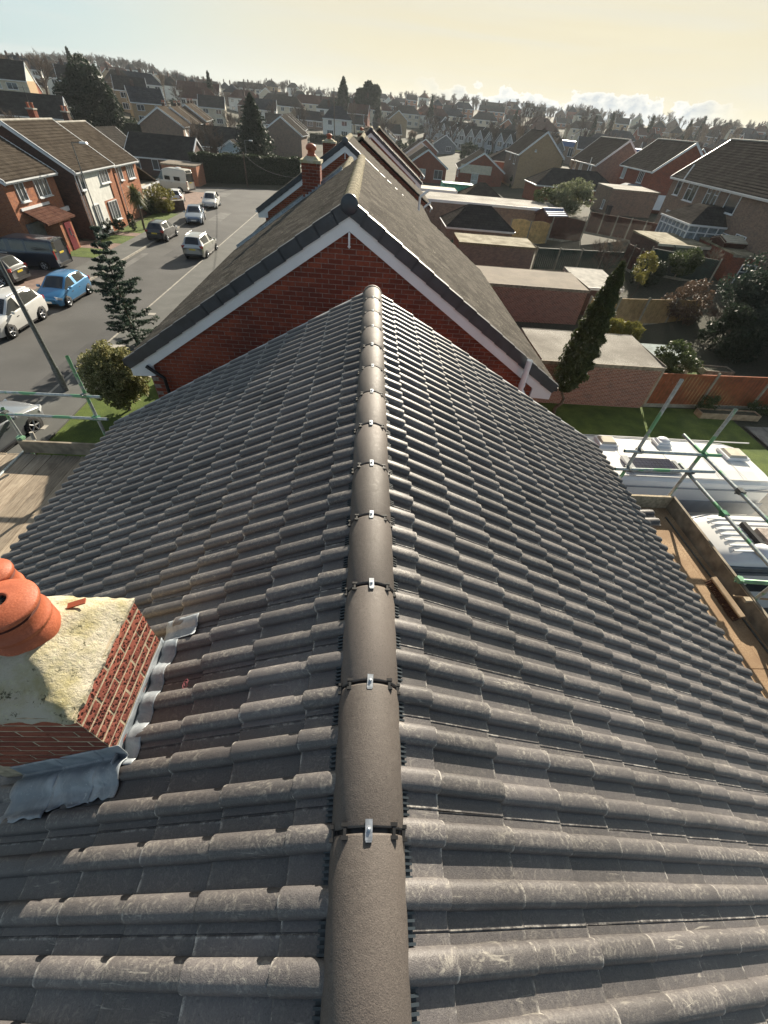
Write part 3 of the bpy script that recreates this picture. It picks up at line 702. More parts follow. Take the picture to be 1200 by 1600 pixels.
# skirt
per=[(i,0) for i in range(nx)]+[(nx,j) for j in range(ny)]+[(i,ny) for i in range(nx,0,-1)]+[(0,j) for j in range(ny,0,-1)]
b0=len(mb.v)
for (i,j) in per:
    p=vs[j*(nx+1)+i]; mb.v.append((p[0]*.985+.015*(-1.41),p[1]*.985+.015*.81,CZ-.012+.008*mnoise.noise(Vector((p[0]*30,p[1]*30,0)))))
for k in range(len(per)):
    a=per[k]; c=per[(k+1)%len(per)]; mb.f.append((b0+k,b0+(k+1)%len(per),c[1]*(nx+1)+c[0],a[1]*(nx+1)+a[0])); mb.m.append(0); mb.s.append(False)
cb(mb,'flaunching',m_flaunch)
def pot(x,y,z,r,h,nm='chimney_pot'):
    e=empty(nm,(x-co.x,y-co.y,z-co.z),parent=chim)
    mb=MB(); mb.lathe([(r*1.04,0),(r*1.04,h*.38),(r*1.0,h*.40),(r*1.0,h*.46),(r*1.06,h*.48),(r*1.06,h*.53),(r*1.0,h*.55),(r*.985,h*.78)],40); o=mb.build('pot_body',m_terra,e)
    mb=MB(); mb.lathe([(r*.90,h*.76),(r*.90,h*.90)],40,mat=0); mb.lathe([(r*.985,h*.78),(r*.90,h*.785)],40); mb.build('vent_groove',m_terra_dark,e)
    mb=MB(); mb.lathe([(r*.9,h*.85),(r*1.03,h*.85),(r*1.07,h*.875),(r*1.07,h*.93),(r*1.03,h*.955),(r*.6,h*1.01),(r*.36,h*1.04),(r*.30,h*1.05),(r*.27,h*1.03),(r*.27,h*.85)],44); mb.build('pot_cap',m_terra,e)
    mb=MB(); mb.lathe([(0,h*.95),(r*.28,h*.95)],20); 
    for k in range(6):
        g=k*math.pi/6; mb.tube((math.cos(g)*r*.27,math.sin(g)*r*.27,h*1.0),(-math.cos(g)*r*.27,-math.sin(g)*r*.27,h*1.0),.003,n=5)
    mb.build('pot_grille',m_black,e)
pot(-1.325,.850,8.47,.113,.24); pot(-1.45,.990,8.50,.07,.21)
mb=MB(); mb.box((-1.205,.985,8.497),(.07,.028,.006),rz=.35,tilt=.12); o=cb(mb,'terracotta_strap',m_terra)
# lead flashings
def sheet(name,fn,nu,nv,mat,parent,off,thick=.003):
    mb=MB(); vs=[fn(i/nu,j/nv) for j in range(nv+1) for i in range(nu+1)]
    mb.add(vs,[(j*(nu+1)+i,j*(nu+1)+i+1,(j+1)*(nu+1)+i+1,(j+1)*(nu+1)+i) for j in range(nv) for i in range(nu)],0,True)
    o=mb.build(name,mat,parent); o.location=-Vector(off); 
    md=o.modifiers.new('thickness','SOLIDIFY'); md.thickness=thick; md.offset=1
    return o
def rz_(x): return ZR-TN*abs(x-XR)
def rollz(y):
    # height of the tile profile at world y on the left slope
    t=((Y1-.01-y)%TW)-TW/2
    for c in (-TW/4+.006,TW/4+.006):
        q=abs(t-c)/.044
        if q<1: return .034*(1-q**2.6)**.6
    return 0
nz_=lambda *a: mnoise.noise(Vector(a))
# side upstand on the face toward the ridge, dressed out over the tiles
def sf(u,v):
    y=CY0-.05+.60*u
    if v<.45: return (CX1+.004+.004*nz_(u*6,v*4,3),y,rz_(CX1)+.015+.10*(1-v/.45))
    t=(v-.45)/.55; x=CX1+.006+.085*t+.018*nz_(u*5,1,3)*t
    return (x,y,rz_(x)+.038+rollz(y)*(.75+.25*t)+.022*(1-t)+.012*nz_(u*9,t*3,5)*(1-t))
sheet('side_flashing',sf,40,16,m_lead,chim,co)
sheet('lead_soaker',lambda u,v:(CX1-.02+.20*u,CY1+.015+.13*v,rz_(CX1-.02+.2*u)+.040+rollz(CY1+.015+.13*v)*.9+.006*nz_(u*8,v*8,9)),14,14,m_lead,chim,co)
# front apron in three dressed pieces
for k,(xa,xb,d0) in enumerate([(-1.64,-1.36,.20),(-1.37,-1.13,.165),(-1.14,-1.00,.155)]):
    def fn(u,v,xa=xa,xb=xb,d0=d0,k=k):
        x=xa+(xb-xa)*u+.02*nz_(v*3,k*5,1)*(v>.3)
        if v<.25: return (x,CY0-.004-.01*v,rz_(x)+.05+.13*(1-v/.25)+.004*nz_(u*6,v*5,k))
        t=(v-.25)/.75; y=CY0-.01-d0*t*(1+.12*nz_(u*4,k*3,5))
        edge=ss(min(u,1-u)/.08)
        return (x,y,rz_(x)+.038+.018*(1-t)+rollz(y)*1.02+.004*k%2*.0+.008*edge*(.5+nz_(u*3,v*4,k*7+1)*.8)+.003*k)
    sheet('apron_flashing',fn,18,20,m_lead,chim,co)
# a curl of pink wire and a flake of slate lying on the tiles
mb=MB(); pr=None
for k in range(30):
    g=k*.42; r=.005+.0008*k; p=Vector((r*math.cos(g)*.7,r*math.sin(g),0))
    if pr: mb.tube(pr,p,.0010,n=4,caps=False)
    pr=p
def on_left(x,y,dz=0): return (x,y,rz_(x)+.028+dz)
o=mb.build('wire_curl',M('pink_wire',(.35,.10,.12),.5,.1)); o.location=on_left(-.82,.835,.012); o.rotation_euler=(0,-PI_,0); tag(o,'small pink spiral of wire lying on the tiles right of the chimney','wire')
mb=MB(); mb.add([(0,0,0),(.012,.006,.003),(.018,.022,.002),(.006,.016,.001),(.006,.010,.005)],[(0,1,2,3),(0,1,4)]); o=mb.build('slate_flake',m_lead); o.location=on_left(-.32,-.10,.014); tag(o,'tiny grey flake of slate lying on the left-hand tiles near the ridge','slate flake')

# ================================================================ neighbouring houses in line
ridge_old=MB(); ridge_old.lathe([(.11,0),(.115,.02),(.115,.40),(.122,.42),(.125,.45),(.11,.455)],16,axis='y'); 
def old_tile_mesh():
    mb=MB(); pr=[(-.15,0),(-.11,.018),(-.07,0),(-.03,0),(.01,.018),(.05,0),(.09,0),(.12,.018),(.15,0)]; nx=len(pr)
    vs=[(x,0,z+.006) for x,z in pr]+[(x,0,z+.022) for x,z in pr]+[(x,.33,z) for x,z in pr]
    mb.add(vs,[(nx+i,nx+i+1,2*nx+i+1,2*nx+i) for i in range(nx-1)],0,True); mb.add(vs,[(i,i+1,nx+i+1,nx+i) for i in range(nx-1)],0)
    return mb.mesh('roof_tile',m_old_tile)
ot=old_tile_mesh(); otv=np.empty(len(ot.vertices)*3); ot.vertices.foreach_get('co',otv); otv=otv.reshape(-1,3); otf=[tuple(p.vertices) for p in ot.polygons]; ots=[p.use_smooth for p in ot.polygons]
rom=ridge_old.mesh('ridge_tile',m_lichen)
def line_house(label,xc,y0,y1,zr,ze,hs,x_lift=0,parts=False,gable=True,rz=0,mossy=True,group=None):
    tn=(zr-ze)/hs; p_=math.atan(tn); cp,sp=math.cos(p_),math.sin(p_)
    e=tag(empty('semi_detached_house',(xc,(y0+y1)/2,0)),label,'house',group); off=Vector((xc,(y0+y1)/2,0))
    def bb(mb,name,mat,parent=None):
        o=mb.build(name,mat,parent or e); 
        if parent is None: o.location=-off
        return o
    mb=MB(); wi=hs-.32
    mb.prism([(xc-wi,0),(xc+wi,0),(xc+wi,ze+.32*tn-.09),(xc,zr-.12),(xc-wi,ze+.32*tn-.09)],'y',y0+.05,y1)
    wl=bb(mb,'wall',m_dark_brick if parts else m_red_brick)
    mb=MB()
    for s in (-1,1):
        a=(xc,zr-.035); b=(xc+s*hs,ze-.035); pts=[a,b,(b[0],b[1]-.05),(a[0],a[1]-.05)]
        mb.prism(pts if s>0 else pts[::-1],'y',y0+.0,y1)
    rf=bb(mb,'roof',m_void)
    tl=[]; sl=hs/cp; k=0
    while True:
        ds=sl+.03-.29*k
        if ds<.1: break
        for s in (-1,1):
            n=int((y1-y0-.02)/.30)
            for i in range(n+1):
                yc=min(y0+.17+.30*i,y1-.15)
                if (k%2) and i<n: yc+=.0
                up=Vector((-s*cp,0,sp)); nn_=Vector((s*sp,0,cp)); ac=up.cross(nn_); p=Vector((xc,yc,zr))-up*ds
                j=random.uniform
                m=Matrix(((ac.x,up.x,nn_.x,p.x),(ac.y,up.y,nn_.y,p.y),(ac.z,up.z,nn_.z,p.z),(0,0,0,1)))@Matrix.Rotation(j(-.012,.012),4,'Z')@Matrix.Rotation(j(-.01,.01),4,'X')@Matrix.Translation((0,j(-.008,.008),j(0,.004)))
                tl.append(((p-camp).length,m))
        k+=1
    tl.sort(key=lambda t:t[0]); ncut=295 if parts else 0
    for d,m in tl[:ncut]:
        o=bpy.data.objects.new('roof_tile',ot); COL.objects.link(o); o.parent=rf; o.matrix_local=m
    if len(tl)>ncut: join_tiles('roof_tiles',[m for d,m in tl[ncut:]],otv,otf,ots,None,m_old_tile,rf)
    yy=y0+.02
    while yy<y1-.3:
        o=link('ridge_tile',rom,e,(0,yy-off.y,zr-.055),(random.uniform(-.006,.006),random.uniform(-.1,.1),0)); yy+=.43
    if gable:
        for s in (-1,1):
            # anthracite interlocking dry verge units, stepped
            vmb=MB(); vmb.box((0,.17,-.055),(.03,.36,.17)); vmb.box((.05,.17,.036),(.13,.36,.02)); vme=vmb.mesh('verge_unit',m_verge)
            k=0
            while True:
                ds=sl+.04-.335*k
                if ds<.10: break
                up=Vector((-s*cp,0,sp)); nn_=Vector((s*sp,0,cp)); p=Vector((xc,y0-.035,zr))-up*ds+nn_*(.0)
                ac=Vector((0,1,0)) 
                m=Matrix(((ac.x,up.x,nn_.x,p.x),(ac.y,up.y,nn_.y,p.y),(ac.z,up.z,nn_.z,p.z),(0,0,0,1)))@Matrix.Rotation(-.035,4,'X')
                o=bpy.data.objects.new('verge_unit',vme); COL.objects.link(o); o.parent=rf; o.matrix_local=m; k+=1
            # white barge board just behind and below
            up=Vector((-s*cp,0,sp)); nn_=Vector((s*sp,0,cp)); A=Vector((xc,0,zr)); 
            p0=A-nn_*.10+up*.0; p1=A-up*(sl+.0)-nn_*.10; q0=p0-nn_*.23; q1=p1-nn_*.21
            top=Vector((xc,0,p0.z+ (0) )); 
            zt=zr-.10/cp; zb=zr-.31/cp; xe=xc+s*(hs-.02); ze_t=zt-tn*(hs-.02); ze_b=ze_t-.20
            pts=[(xc,zt),(xe,ze_t),(xe,ze_b),(xe-s*.42,ze_b+.02),(xe-s*.42,max(ze_b+.05,zb-tn*(hs-.44))),(xc,zb)]
            mb=MB(); mb.prism(pts if s>0 else pts[::-1],'y',y0-.012,y0+.045); bb(mb,'barge_board',m_white)
        mb=MB(); mb.lathe([(0,-.05),(.115,-.05),(.130,-.038),(.130,.02)],18,axis='y'); o=bb(mb,'ridge_end_cap',m_verge); o.location=(0,y0-off.y-.02,zr-.03)
        mb=MB(); mb.box((xc,y0-.02,zr-.46),(.03,.03,.16)); mb.lathe([(0,-.04),(.028,-.01),(0,.03)],6,c=(xc,y0-.02,zr-.56)); bb(mb,'finial',m_white)
    for s in (-1,1):
        mb=MB(); mb.box((xc+s*(hs+.04),(y0+y1)/2,ze-.09),(.10,y1-y0,.07)); mb.box((xc+s*(hs-.03),(y0+y1)/2,ze-.16),(.03,y1-y0-.02,.17)); bb(mb,'gutter',m_white if not parts else m_black)
    return e,wl,rf,off,tn
YN=7.5
n1,wl,rf,offn,tnn=line_house('red brick neighbour across the gap, its gable with white barge boards facing the near roof',-.31,YN,15.9,9.13,6.45,4.16,parts=True)
# bricks of the gable that shows above the near roof
gb=[brickme('brick',m_brick_piece,.213,.064,.03,50+i,.0025) for i in range(5)]
BR=[]
row=.075; z=9.0; n=0
while z>5.2:
    hwid=(9.13-.36-z)/tnn if z>6.35 else 3.8
    hwid=min(hwid,3.82)
    x=-.31-3.82+(.1125 if n%2 else 0)
    while x<3.7:
        xc_=x+.1065
        rmin=HC-(HC-rz_(xc_*Y1/YN))*YN/Y1
        if abs(xc_+.31)<hwid+.02 and z>rmin-.2 : BR.append((xc_,z))
        x+=.225
    z-=row; n+=1
BR.sort(key=lambda b:(b[0]**2+YN**2+(HC-b[1])**2))
bo=Vector((0,0,0))
for (x,z) in BR[:300]:
    o=bpy.data.objects.new('brick',random.choice(gb)); COL.objects.link(o); o.parent=wl; o.matrix_local=faceM((x,YN+.042,z),(0,-1,0))@Matrix.Translation((0,-random.uniform(0,.002),0))
if len(BR)>300:
    g0=gb[0]; v0=np.empty(len(g0.vertices)*3); g0.vertices.foreach_get('co',v0); v0=v0.reshape(-1,3)
    join_tiles('bricks',[faceM((x,YN+.042,z),(0,-1,0))@Matrix.Translation((0,-random.uniform(0,.002),0)) for x,z in BR[300:]],v0,[tuple(p.vertices) for p in g0.polygons],[False]*len(g0.polygons),None,m_brick_piece,wl)
wl.data.materials[0]=m_red_brick
mb=MB(); mb.box((-.31,YN+.049,7.2),(7.66,.004,4.4)); 
# mortar backing cut to the gable
mb=MB(); wi=3.83; mb.prism([(-.31-wi,5.0),(-.31+wi,5.0),(-.31+wi,6.50),(-.31,8.95),(-.31-wi,6.50)],'y',YN+.046,YN+.0495); o=mb.build('mortar',m_mortar_grey,n1); o.location=-offn
# soil pipe at the right-hand end of the gable, flue elbow
mb=MB(); mb.tube((3.22,7.28,5.9),(3.22,7.28,6.25),.055,n=14); mb.tube((3.22,7.28,6.25),(3.08,7.28,6.42),.055,n=14); mb.tube((3.08,7.28,6.42),(3.08,7.28,7.02),.055,n=14,caps=False); mb.lathe([(.062,0),(.062,.06)],14,c=(3.08,7.28,6.5)); mb.lathe([(.062,0),(.062,.05)],14,c=(3.22,7.28,6.1)); mb.lathe([(.0,0),(.05,0)],14,c=(3.08,7.28,6.96))
o=mb.build('vent_pipe',m_white,n1); o.location=-offn
mb=MB(); mb.tube((-4.12,7.44,6.38),(-3.85,7.44,6.15),.034,n=10); mb.tube((-3.85,7.44,6.15),(-3.85,7.44,0.1),.034,n=10); o=mb.build('downpipe',m_black,n1); o.location=-offn
n1b,_,_,off1b,_=line_house('second half of the neighbouring pair, its ridge set a little further left',-.86,15.9,21.4,8.70,6.22,3.85,parts=False,gable=False)
# lead flashing between the two staggered roofs
mb=MB()
for k in range(15):
    x=-1.0-.235*k; z=9.13-.644*abs(x+.31); mb.box((x,15.86,z+.045),(.285,.26,.012),tilt=.572); mb.box((x,15.95,z+.07),(.28,.015,.10),tilt=.572)
o=mb.build('lead_flashing',m_lead,n1b); o.location=-off1b
# chimney of that pair
def stack(parent,off,x,y,zb,zt,sx,sy,pots,bricks=False,mat=None,name='chimney'):
    e=empty(name,(x-off.x,y-off.y,zb),parent=parent); mb=MB(); mb.box((0,0,(zt-zb)/2),(sx-.02*bricks,sy-.02*bricks,zt-zb)); 
    mb.build('stack',m_mortar_grey if bricks else (mat or m_red_brick),e)
    if bricks:
        lay(e,(0,0,0),(0,-1,0),-sx/2,sx/2,zt-zb,0.05,-sy/2+.006,gb,cbh); lay(e,(0,0,0),(1,0,0),-sy/2,sy/2,zt-zb,0.05,sx/2-.006,gb,cbh)
    mb=MB(); mb.box((0,0,zt-zb+.03),(sx+.07,sy+.07,.07)); mb.box((0,0,zt-zb+.10),(sx*.9,sy*.9,.08),top=.6); mb.build('cap',m_flaunch,e)
    for (px,py,r,h) in pots:
        mb=MB(); mb.lathe([(r*1.1,0),(r*1.1,h*.15),(r*.85,h*.2),(r*.8,h*.45),(r*1.15,h*.55),(r*1.2,h*.72),(r*.95,h*.9),(r*.3,h),(0,h*1.01)],18,c=(px,py,zt-zb+.12)); mb.build('chimney_pot',m_terra,e)
    return e
stack(n1b,off1b,-1.80,15.95,7.7,8.90,.54,.62,[(0,0,.13,.30)],True)
mb=MB()
for k in range(5): mb.box((-1.5,15.6+.13*k,8.30+.075*(k%2)),(.03,.12,.12))
for k in range(6): mb.box((-2.05+.1*k,15.62,8.03+.065*k),(.10,.02,.14))
o=mb.build('lead_step_flashing',m_lead,n1b); o.location=-off1b
n2,_,_,off2,_=line_house('third house in line beyond the neighbours, white barge boards on its stepped-out gable',-1.13,22.4,27.6,9.20,6.65,3.9,parts=False)
n2b,_,_,off2b,_=line_house('fourth house in line, behind the second white-edged gable',-.55,27.6,33.0,9.12,6.6,3.9,gable=False)
n3,_,_,_,_=line_house('fifth house in line, its small white-edged gable seen over the fourth roof',-.15,37.5,43,9.25,6.7,3.8)
n3b,_,_,_,_=line_house('sixth and farthest house of the line along the street',.5,43,48.5,9.2,6.65,3.8,gable=False)
stack(n2b,off2b,-2.15,27.2,7.6,8.85,.6,.7,[(0,0,.12,.22)])
stack(n3b,Vector((.5,45.75,0)),-.9,43.2,7.9,8.85,.6,.7,[(0,0,.12,.2)])
for (x,y,z,h) in ((2.15,22.2,7.6,.75),(2.9,27.2,6.6,.9)):
    mb=MB(); mb.tube((x,y,z-1.2),(x,y,z),.05,n=8); mb.tube((x,y,z),(x+.35,y,z+.25),.05,n=8); o=mb.build('downpipe',m_white,n2); o.location=-off2

# ================================================================ scaffolding
TR=.0242
def tube(parent,off,a,b,r=TR,mat=None,name='scaffold_tube'):
    mb=MB(); mb.tube(a,b,r,n=12,caps=False); mb.tube(a,b,r*.86,n=12,caps=False)
    A=Vector(a);B=Vector(b); o=mb.build(name,mat or m_tube,parent); o.location=-off; return o
def coupler(parent,off,p,mat=None,rz=0):
    mb=MB(); mb.box((0,0,0),(.085,.07,.06),rz=rz); mb.tube((-.05,.0,-.035),(.05,.0,-.035),.012,n=6); mb.tube((.0,-.055,.02),(.0,.055,.02),.011,n=6); mb.box((.045,0,.0),(.02,.085,.035))
    o=mb.build('coupler',mat or m_coupler,parent); o.location=Vector(p)-off; return o
LS=tag(empty('scaffold',(-4.8,4.0,0)),'left-hand scaffold platform beside the eaves, with green-jointed rails and a toe board','scaffold'); lo=Vector((-4.8,4.0,0))
YL=5.655
tube(LS,lo,(-4.22,YL+.05,0),(-4.22,YL+.05,7.33)); tube(LS,lo,(-5.60,YL+.05,0),(-5.60,YL+.05,6.42))
tube(LS,lo,(-7.6,YL,6.71),(-3.98,YL,6.73)); tube(LS,lo,(-7.6,YL,6.33),(-4.03,YL,6.34))
tube(LS,lo,(-5.55,YL-.6,5.50),(-7.8,YL-.6,5.50)); tube(LS,lo,(-5.66,2.0,5.62),(-5.66,YL+.3,5.62))
for p,m in (((-4.22,YL+.02,6.73),m_coupgrey),((-4.22,YL+.02,6.34),m_coupler),((-4.22,YL+.02,5.88),m_tubegreen),((-5.60,YL+.02,5.88),m_tubegreen),((-5.60,YL+.02,6.36),m_coupgrey)): coupler(LS,lo,p,m)
mb=MB(); mb.tube((-5.35,YL-.02,5.9),(-5.35,YL+.0,6.02),.03,n=8); o=mb.build('board_clip',m_conc,LS); o.location=-lo
mb=MB(); mb.box((-4.95,YL-.03,5.75),(1.35,.038,.23)); o=mb.build('toe_board',m_toe,LS); o.location=-lo
for k in range(9):
    x=-4.14-.232*k; 
    if x<-6.1: break
    mb=MB(); mb.box((x,2.6,5.60+random.uniform(-.004,.004)),(.225,5.95,.038)); mb.box((x,YL-.08,5.622),(.2,.02,.003)); o=mb.build('scaffold_board',m_plank,LS); o.location=-lo; 
for k in range(8):
    x=-6.25-.232*k; mb=MB(); mb.box((x,2.6,5.56+random.uniform(-.004,.004)),(.225,5.95,.038)); o=mb.build('scaffold_board',m_plank,LS); o.location=-lo
RS=tag(empty('scaffold',(4.6,2.0,0)),'right-hand scaffold walkway of stained boards outside the eaves, rails over the motorhomes','scaffold'); so=Vector((4.6,2.0,0))
YB=4.70
tube(RS,so,(4.03,YB+.05,0),(4.03,YB+.05,7.97)); tube(RS,so,(5.0,YB+.03,0),(5.0,YB+.03,7.62))
tube(RS,so,(3.80,YB,6.88),(5.28,YB,6.88)); tube(RS,so,(3.82,YB,6.55),(5.38,YB,6.58))
tube(RS,so,(5.03,5.25,6.86),(5.03,-2.2,6.92),mat=m_tube); tube(RS,so,(5.03,4.98,6.50),(5.03,-2.2,6.56),mat=m_tube)
tube(RS,so,(5.03,2.75,0),(5.03,2.75,7.0)); tube(RS,so,(4.98,3.02,6.10),(5.75,2.55,6.62),mat=m_tubegreen,r=.03)
for p,m in (((4.03,YB+.02,6.88),m_coupgrey),((4.03,YB+.02,6.55),m_coupgrey),((5.02,YB+.02,6.88),m_coupler),((5.02,YB+.02,6.55),m_coupgrey),((5.03,3.85,6.51),m_coupler),((5.03,3.9,6.88),m_coupgrey),((5.03,2.78,6.52),m_coupler),((4.98,3.02,6.12),m_tubegreen)): coupler(RS,so,p,m,rz=1.57 if p[1]<4.6 else 0)
mb=MB(); mb.box((5.0,1.35,5.975),(.038,6.6,.25)); o=mb.build('toe_board',m_toe,RS); o.location=-so
mb=MB(); mb.box((5.0,3.0,6.076),(.045,1.3,.008)); mb.box((4.93,2.75,6.07),(.09,.06,.04)); o=mb.build('board_clip',m_mortar,RS); o.location=-so
mb=MB(); mb.box((4.47,YB-.06,5.975),(1.02,.038,.25)); mb.box((4.80,YB-.06,6.075),(.12,.05,.02)); o=mb.build('toe_board',m_mortar,RS); o.location=-so
for k in range(5):
    x=3.93+.235*k; 
    for (ya_,yb_) in ((1.95,4.62),(-1.5,1.94)):
        mb=MB(); mb.box((x,(ya_+yb_)/2,5.85+random.uniform(-.006,.006)),(.229,yb_-ya_,.038)); o=mb.build('scaffold_board',m_osb,RS); o.location=-so
mb=MB(); mb.box((4.9,2.9,5.876),(.022,3.0,.008),rz=.03); o=mb.build('steel_strap',m_coupgrey,RS); o.location=-so
# spare tiles stacked on the walkway
st=tag(empty('tile_stack',(4.42,4.32,5.875)),'small stack of spare roof tiles at the far end of the right-hand walkway','tile stack')
for k in range(4):
    o=link('roof_tile',t_mesh,st,(.12+random.uniform(-.01,.01),-.02-.018*k,.004+.034*k),(0,0,R(90)+random.uniform(-.04,.04)),(1.2,1,1))
# broom
bro=tag(empty('broom',(4.84,2.85,5.87)),'wooden broom with brown bristles resting on the walkway against the toe board','broom')
mb=MB(); mb.box((0,0,.115),(.055,.60,.04)); mb.box((-.03,0,.116),(.012,.598,.030)); o=mb.build('broom_head',m_wood_light,bro); o.rotation_euler=(0,-.35,.0)
mb=MB()
for i in range(30):
    for j in range(3): 
        x=-.045+.02*j; y=-.285+.0197*i; mb.tube((x,y,.10),(x-.055+random.uniform(-.01,.01),y+random.uniform(-.008,.008),.005),.006,.008,n=4,caps=False)
o=mb.build('bristles',M('brown_bristles',(.11,.055,.035),.9,.3,30),bro); o['kind']='stuff'
mb=MB(); mb.tube((.02,.0,.13),(.95,-.55,.72),.013,n=8); mb.build('handle',m_wood_light,bro)
# ================================================================ general house builder
WC={}
def win_meshes(w,h,kind):
    key=(round(w,2),round(h,2),kind)
    if key in WC: return WC[key]
    # local: x along wall, -y outward, z up, centred
    f=MB(); t=.06
    for (cx,cz,sx,sz) in ((0,h/2-t/2,w,t),(0,-h/2+t/2,w,t),(-w/2+t/2,0,t,h-2*t),(w/2-t/2,0,t,h-2*t)): f.box((cx,-.03,cz),(sx,.08,sz))
    n={'1':1,'2':2,'3':3,'3t':3,'2t':2,'g':4,'d':1,'dd':2,'4':4}[kind]
    for i in range(1,n): f.box((-w/2+w*i/n,-.018,0),(t*.8,.05,h-2*t))
    if kind in('3t','2t'):
        f.box((-w/2+w/(2*n),-.031,h*.18),(w/n-t,.07,t*.8)); 
        if n==3: f.box((w/2-w/(2*n),-.031,h*.18),(w/n-t,.07,t*.8))
    if kind=='g': f.box((0,-.031,0),(w-2*t,.07,t*.7))
    if kind in('d','dd'): f.box((0,-.031,-h*.12),(w-2*t,.07,t))
    else: f.box((0,-.07,-h/2-.035),(w+.12,.17,.06))
    p=MB(); p.add([(-w/2+.03,-.012,-h/2+.03),(w/2-.03,-.012,-h/2+.03),(w/2-.03,-.012,h/2-.03),(-w/2+.03,-.012,h/2-.03)],[(0,1,2,3)])
    c=MB()
    WC[key]=(f.mesh('window',m_white),p.mesh('pane',m_glass),p.mesh('pane',m_curtain)); return WC[key]
def put_window(parent,side,pos,z,w,h,kind,L,W,off=0,curtain=False):
    fm,pm,pc=win_meshes(w,h,kind)
    loc,rot={'F':((pos,-W/2-off,z),0),'B':((pos,W/2+off,z),math.pi),'R':((L/2+off,pos,z),math.pi/2),'L':((-L/2-off,pos,z),-math.pi/2)}[side]
    o=link('window' if kind not in('d','dd') else 'door',fm,parent,loc,(0,0,rot)); link('pane',pc if curtain else pm,o); return o
def roof_mb(L,W,eave,rise,oh=.32,ov=.15,step=.30,hip=0.,th=.04):
    mb=MB(); hw=W/2+oh; hl=L/2+ov; tn=rise/(W/2); zr=eave+rise+.12; 
    n=max(3,int(hw/math.cos(math.atan(tn))/step))
    if hip<=0:
        for s in (-1,1):
            pts=[]
            for k in range(n):
                a=hw*(1-k/n); b_=hw*(1-(k+1)/n); pts.append((s*a,zr-tn*a+th)); pts.append((s*b_,zr-tn*b_+.004))
            pts.append((0,zr-.12)); pts.append((s*hw,zr-tn*hw-.05))
            mb.prism(pts if s<0 else pts[::-1],'x',-hl,hl)
    else:
        hw2=hw; z0=zr-tn*hw; rid=hl-hip
        A=[(-hl,-hw,z0),(hl,-hw,z0),(hl,hw,z0),(-hl,hw,z0)]; B_=[(-rid,0,zr),(rid,0,zr)]
        v=A+B_+[(x,y,z0-.08) for x,y,_ in A]
        mb.add(v,[(0,1,5,4),(2,3,4,5),(1,2,5),(3,0,4),(6,9,8,7),(0,6,7,1),(1,7,8,2),(2,8,9,3),(3,9,6,0)])
    return mb,zr,tn,hw,hl
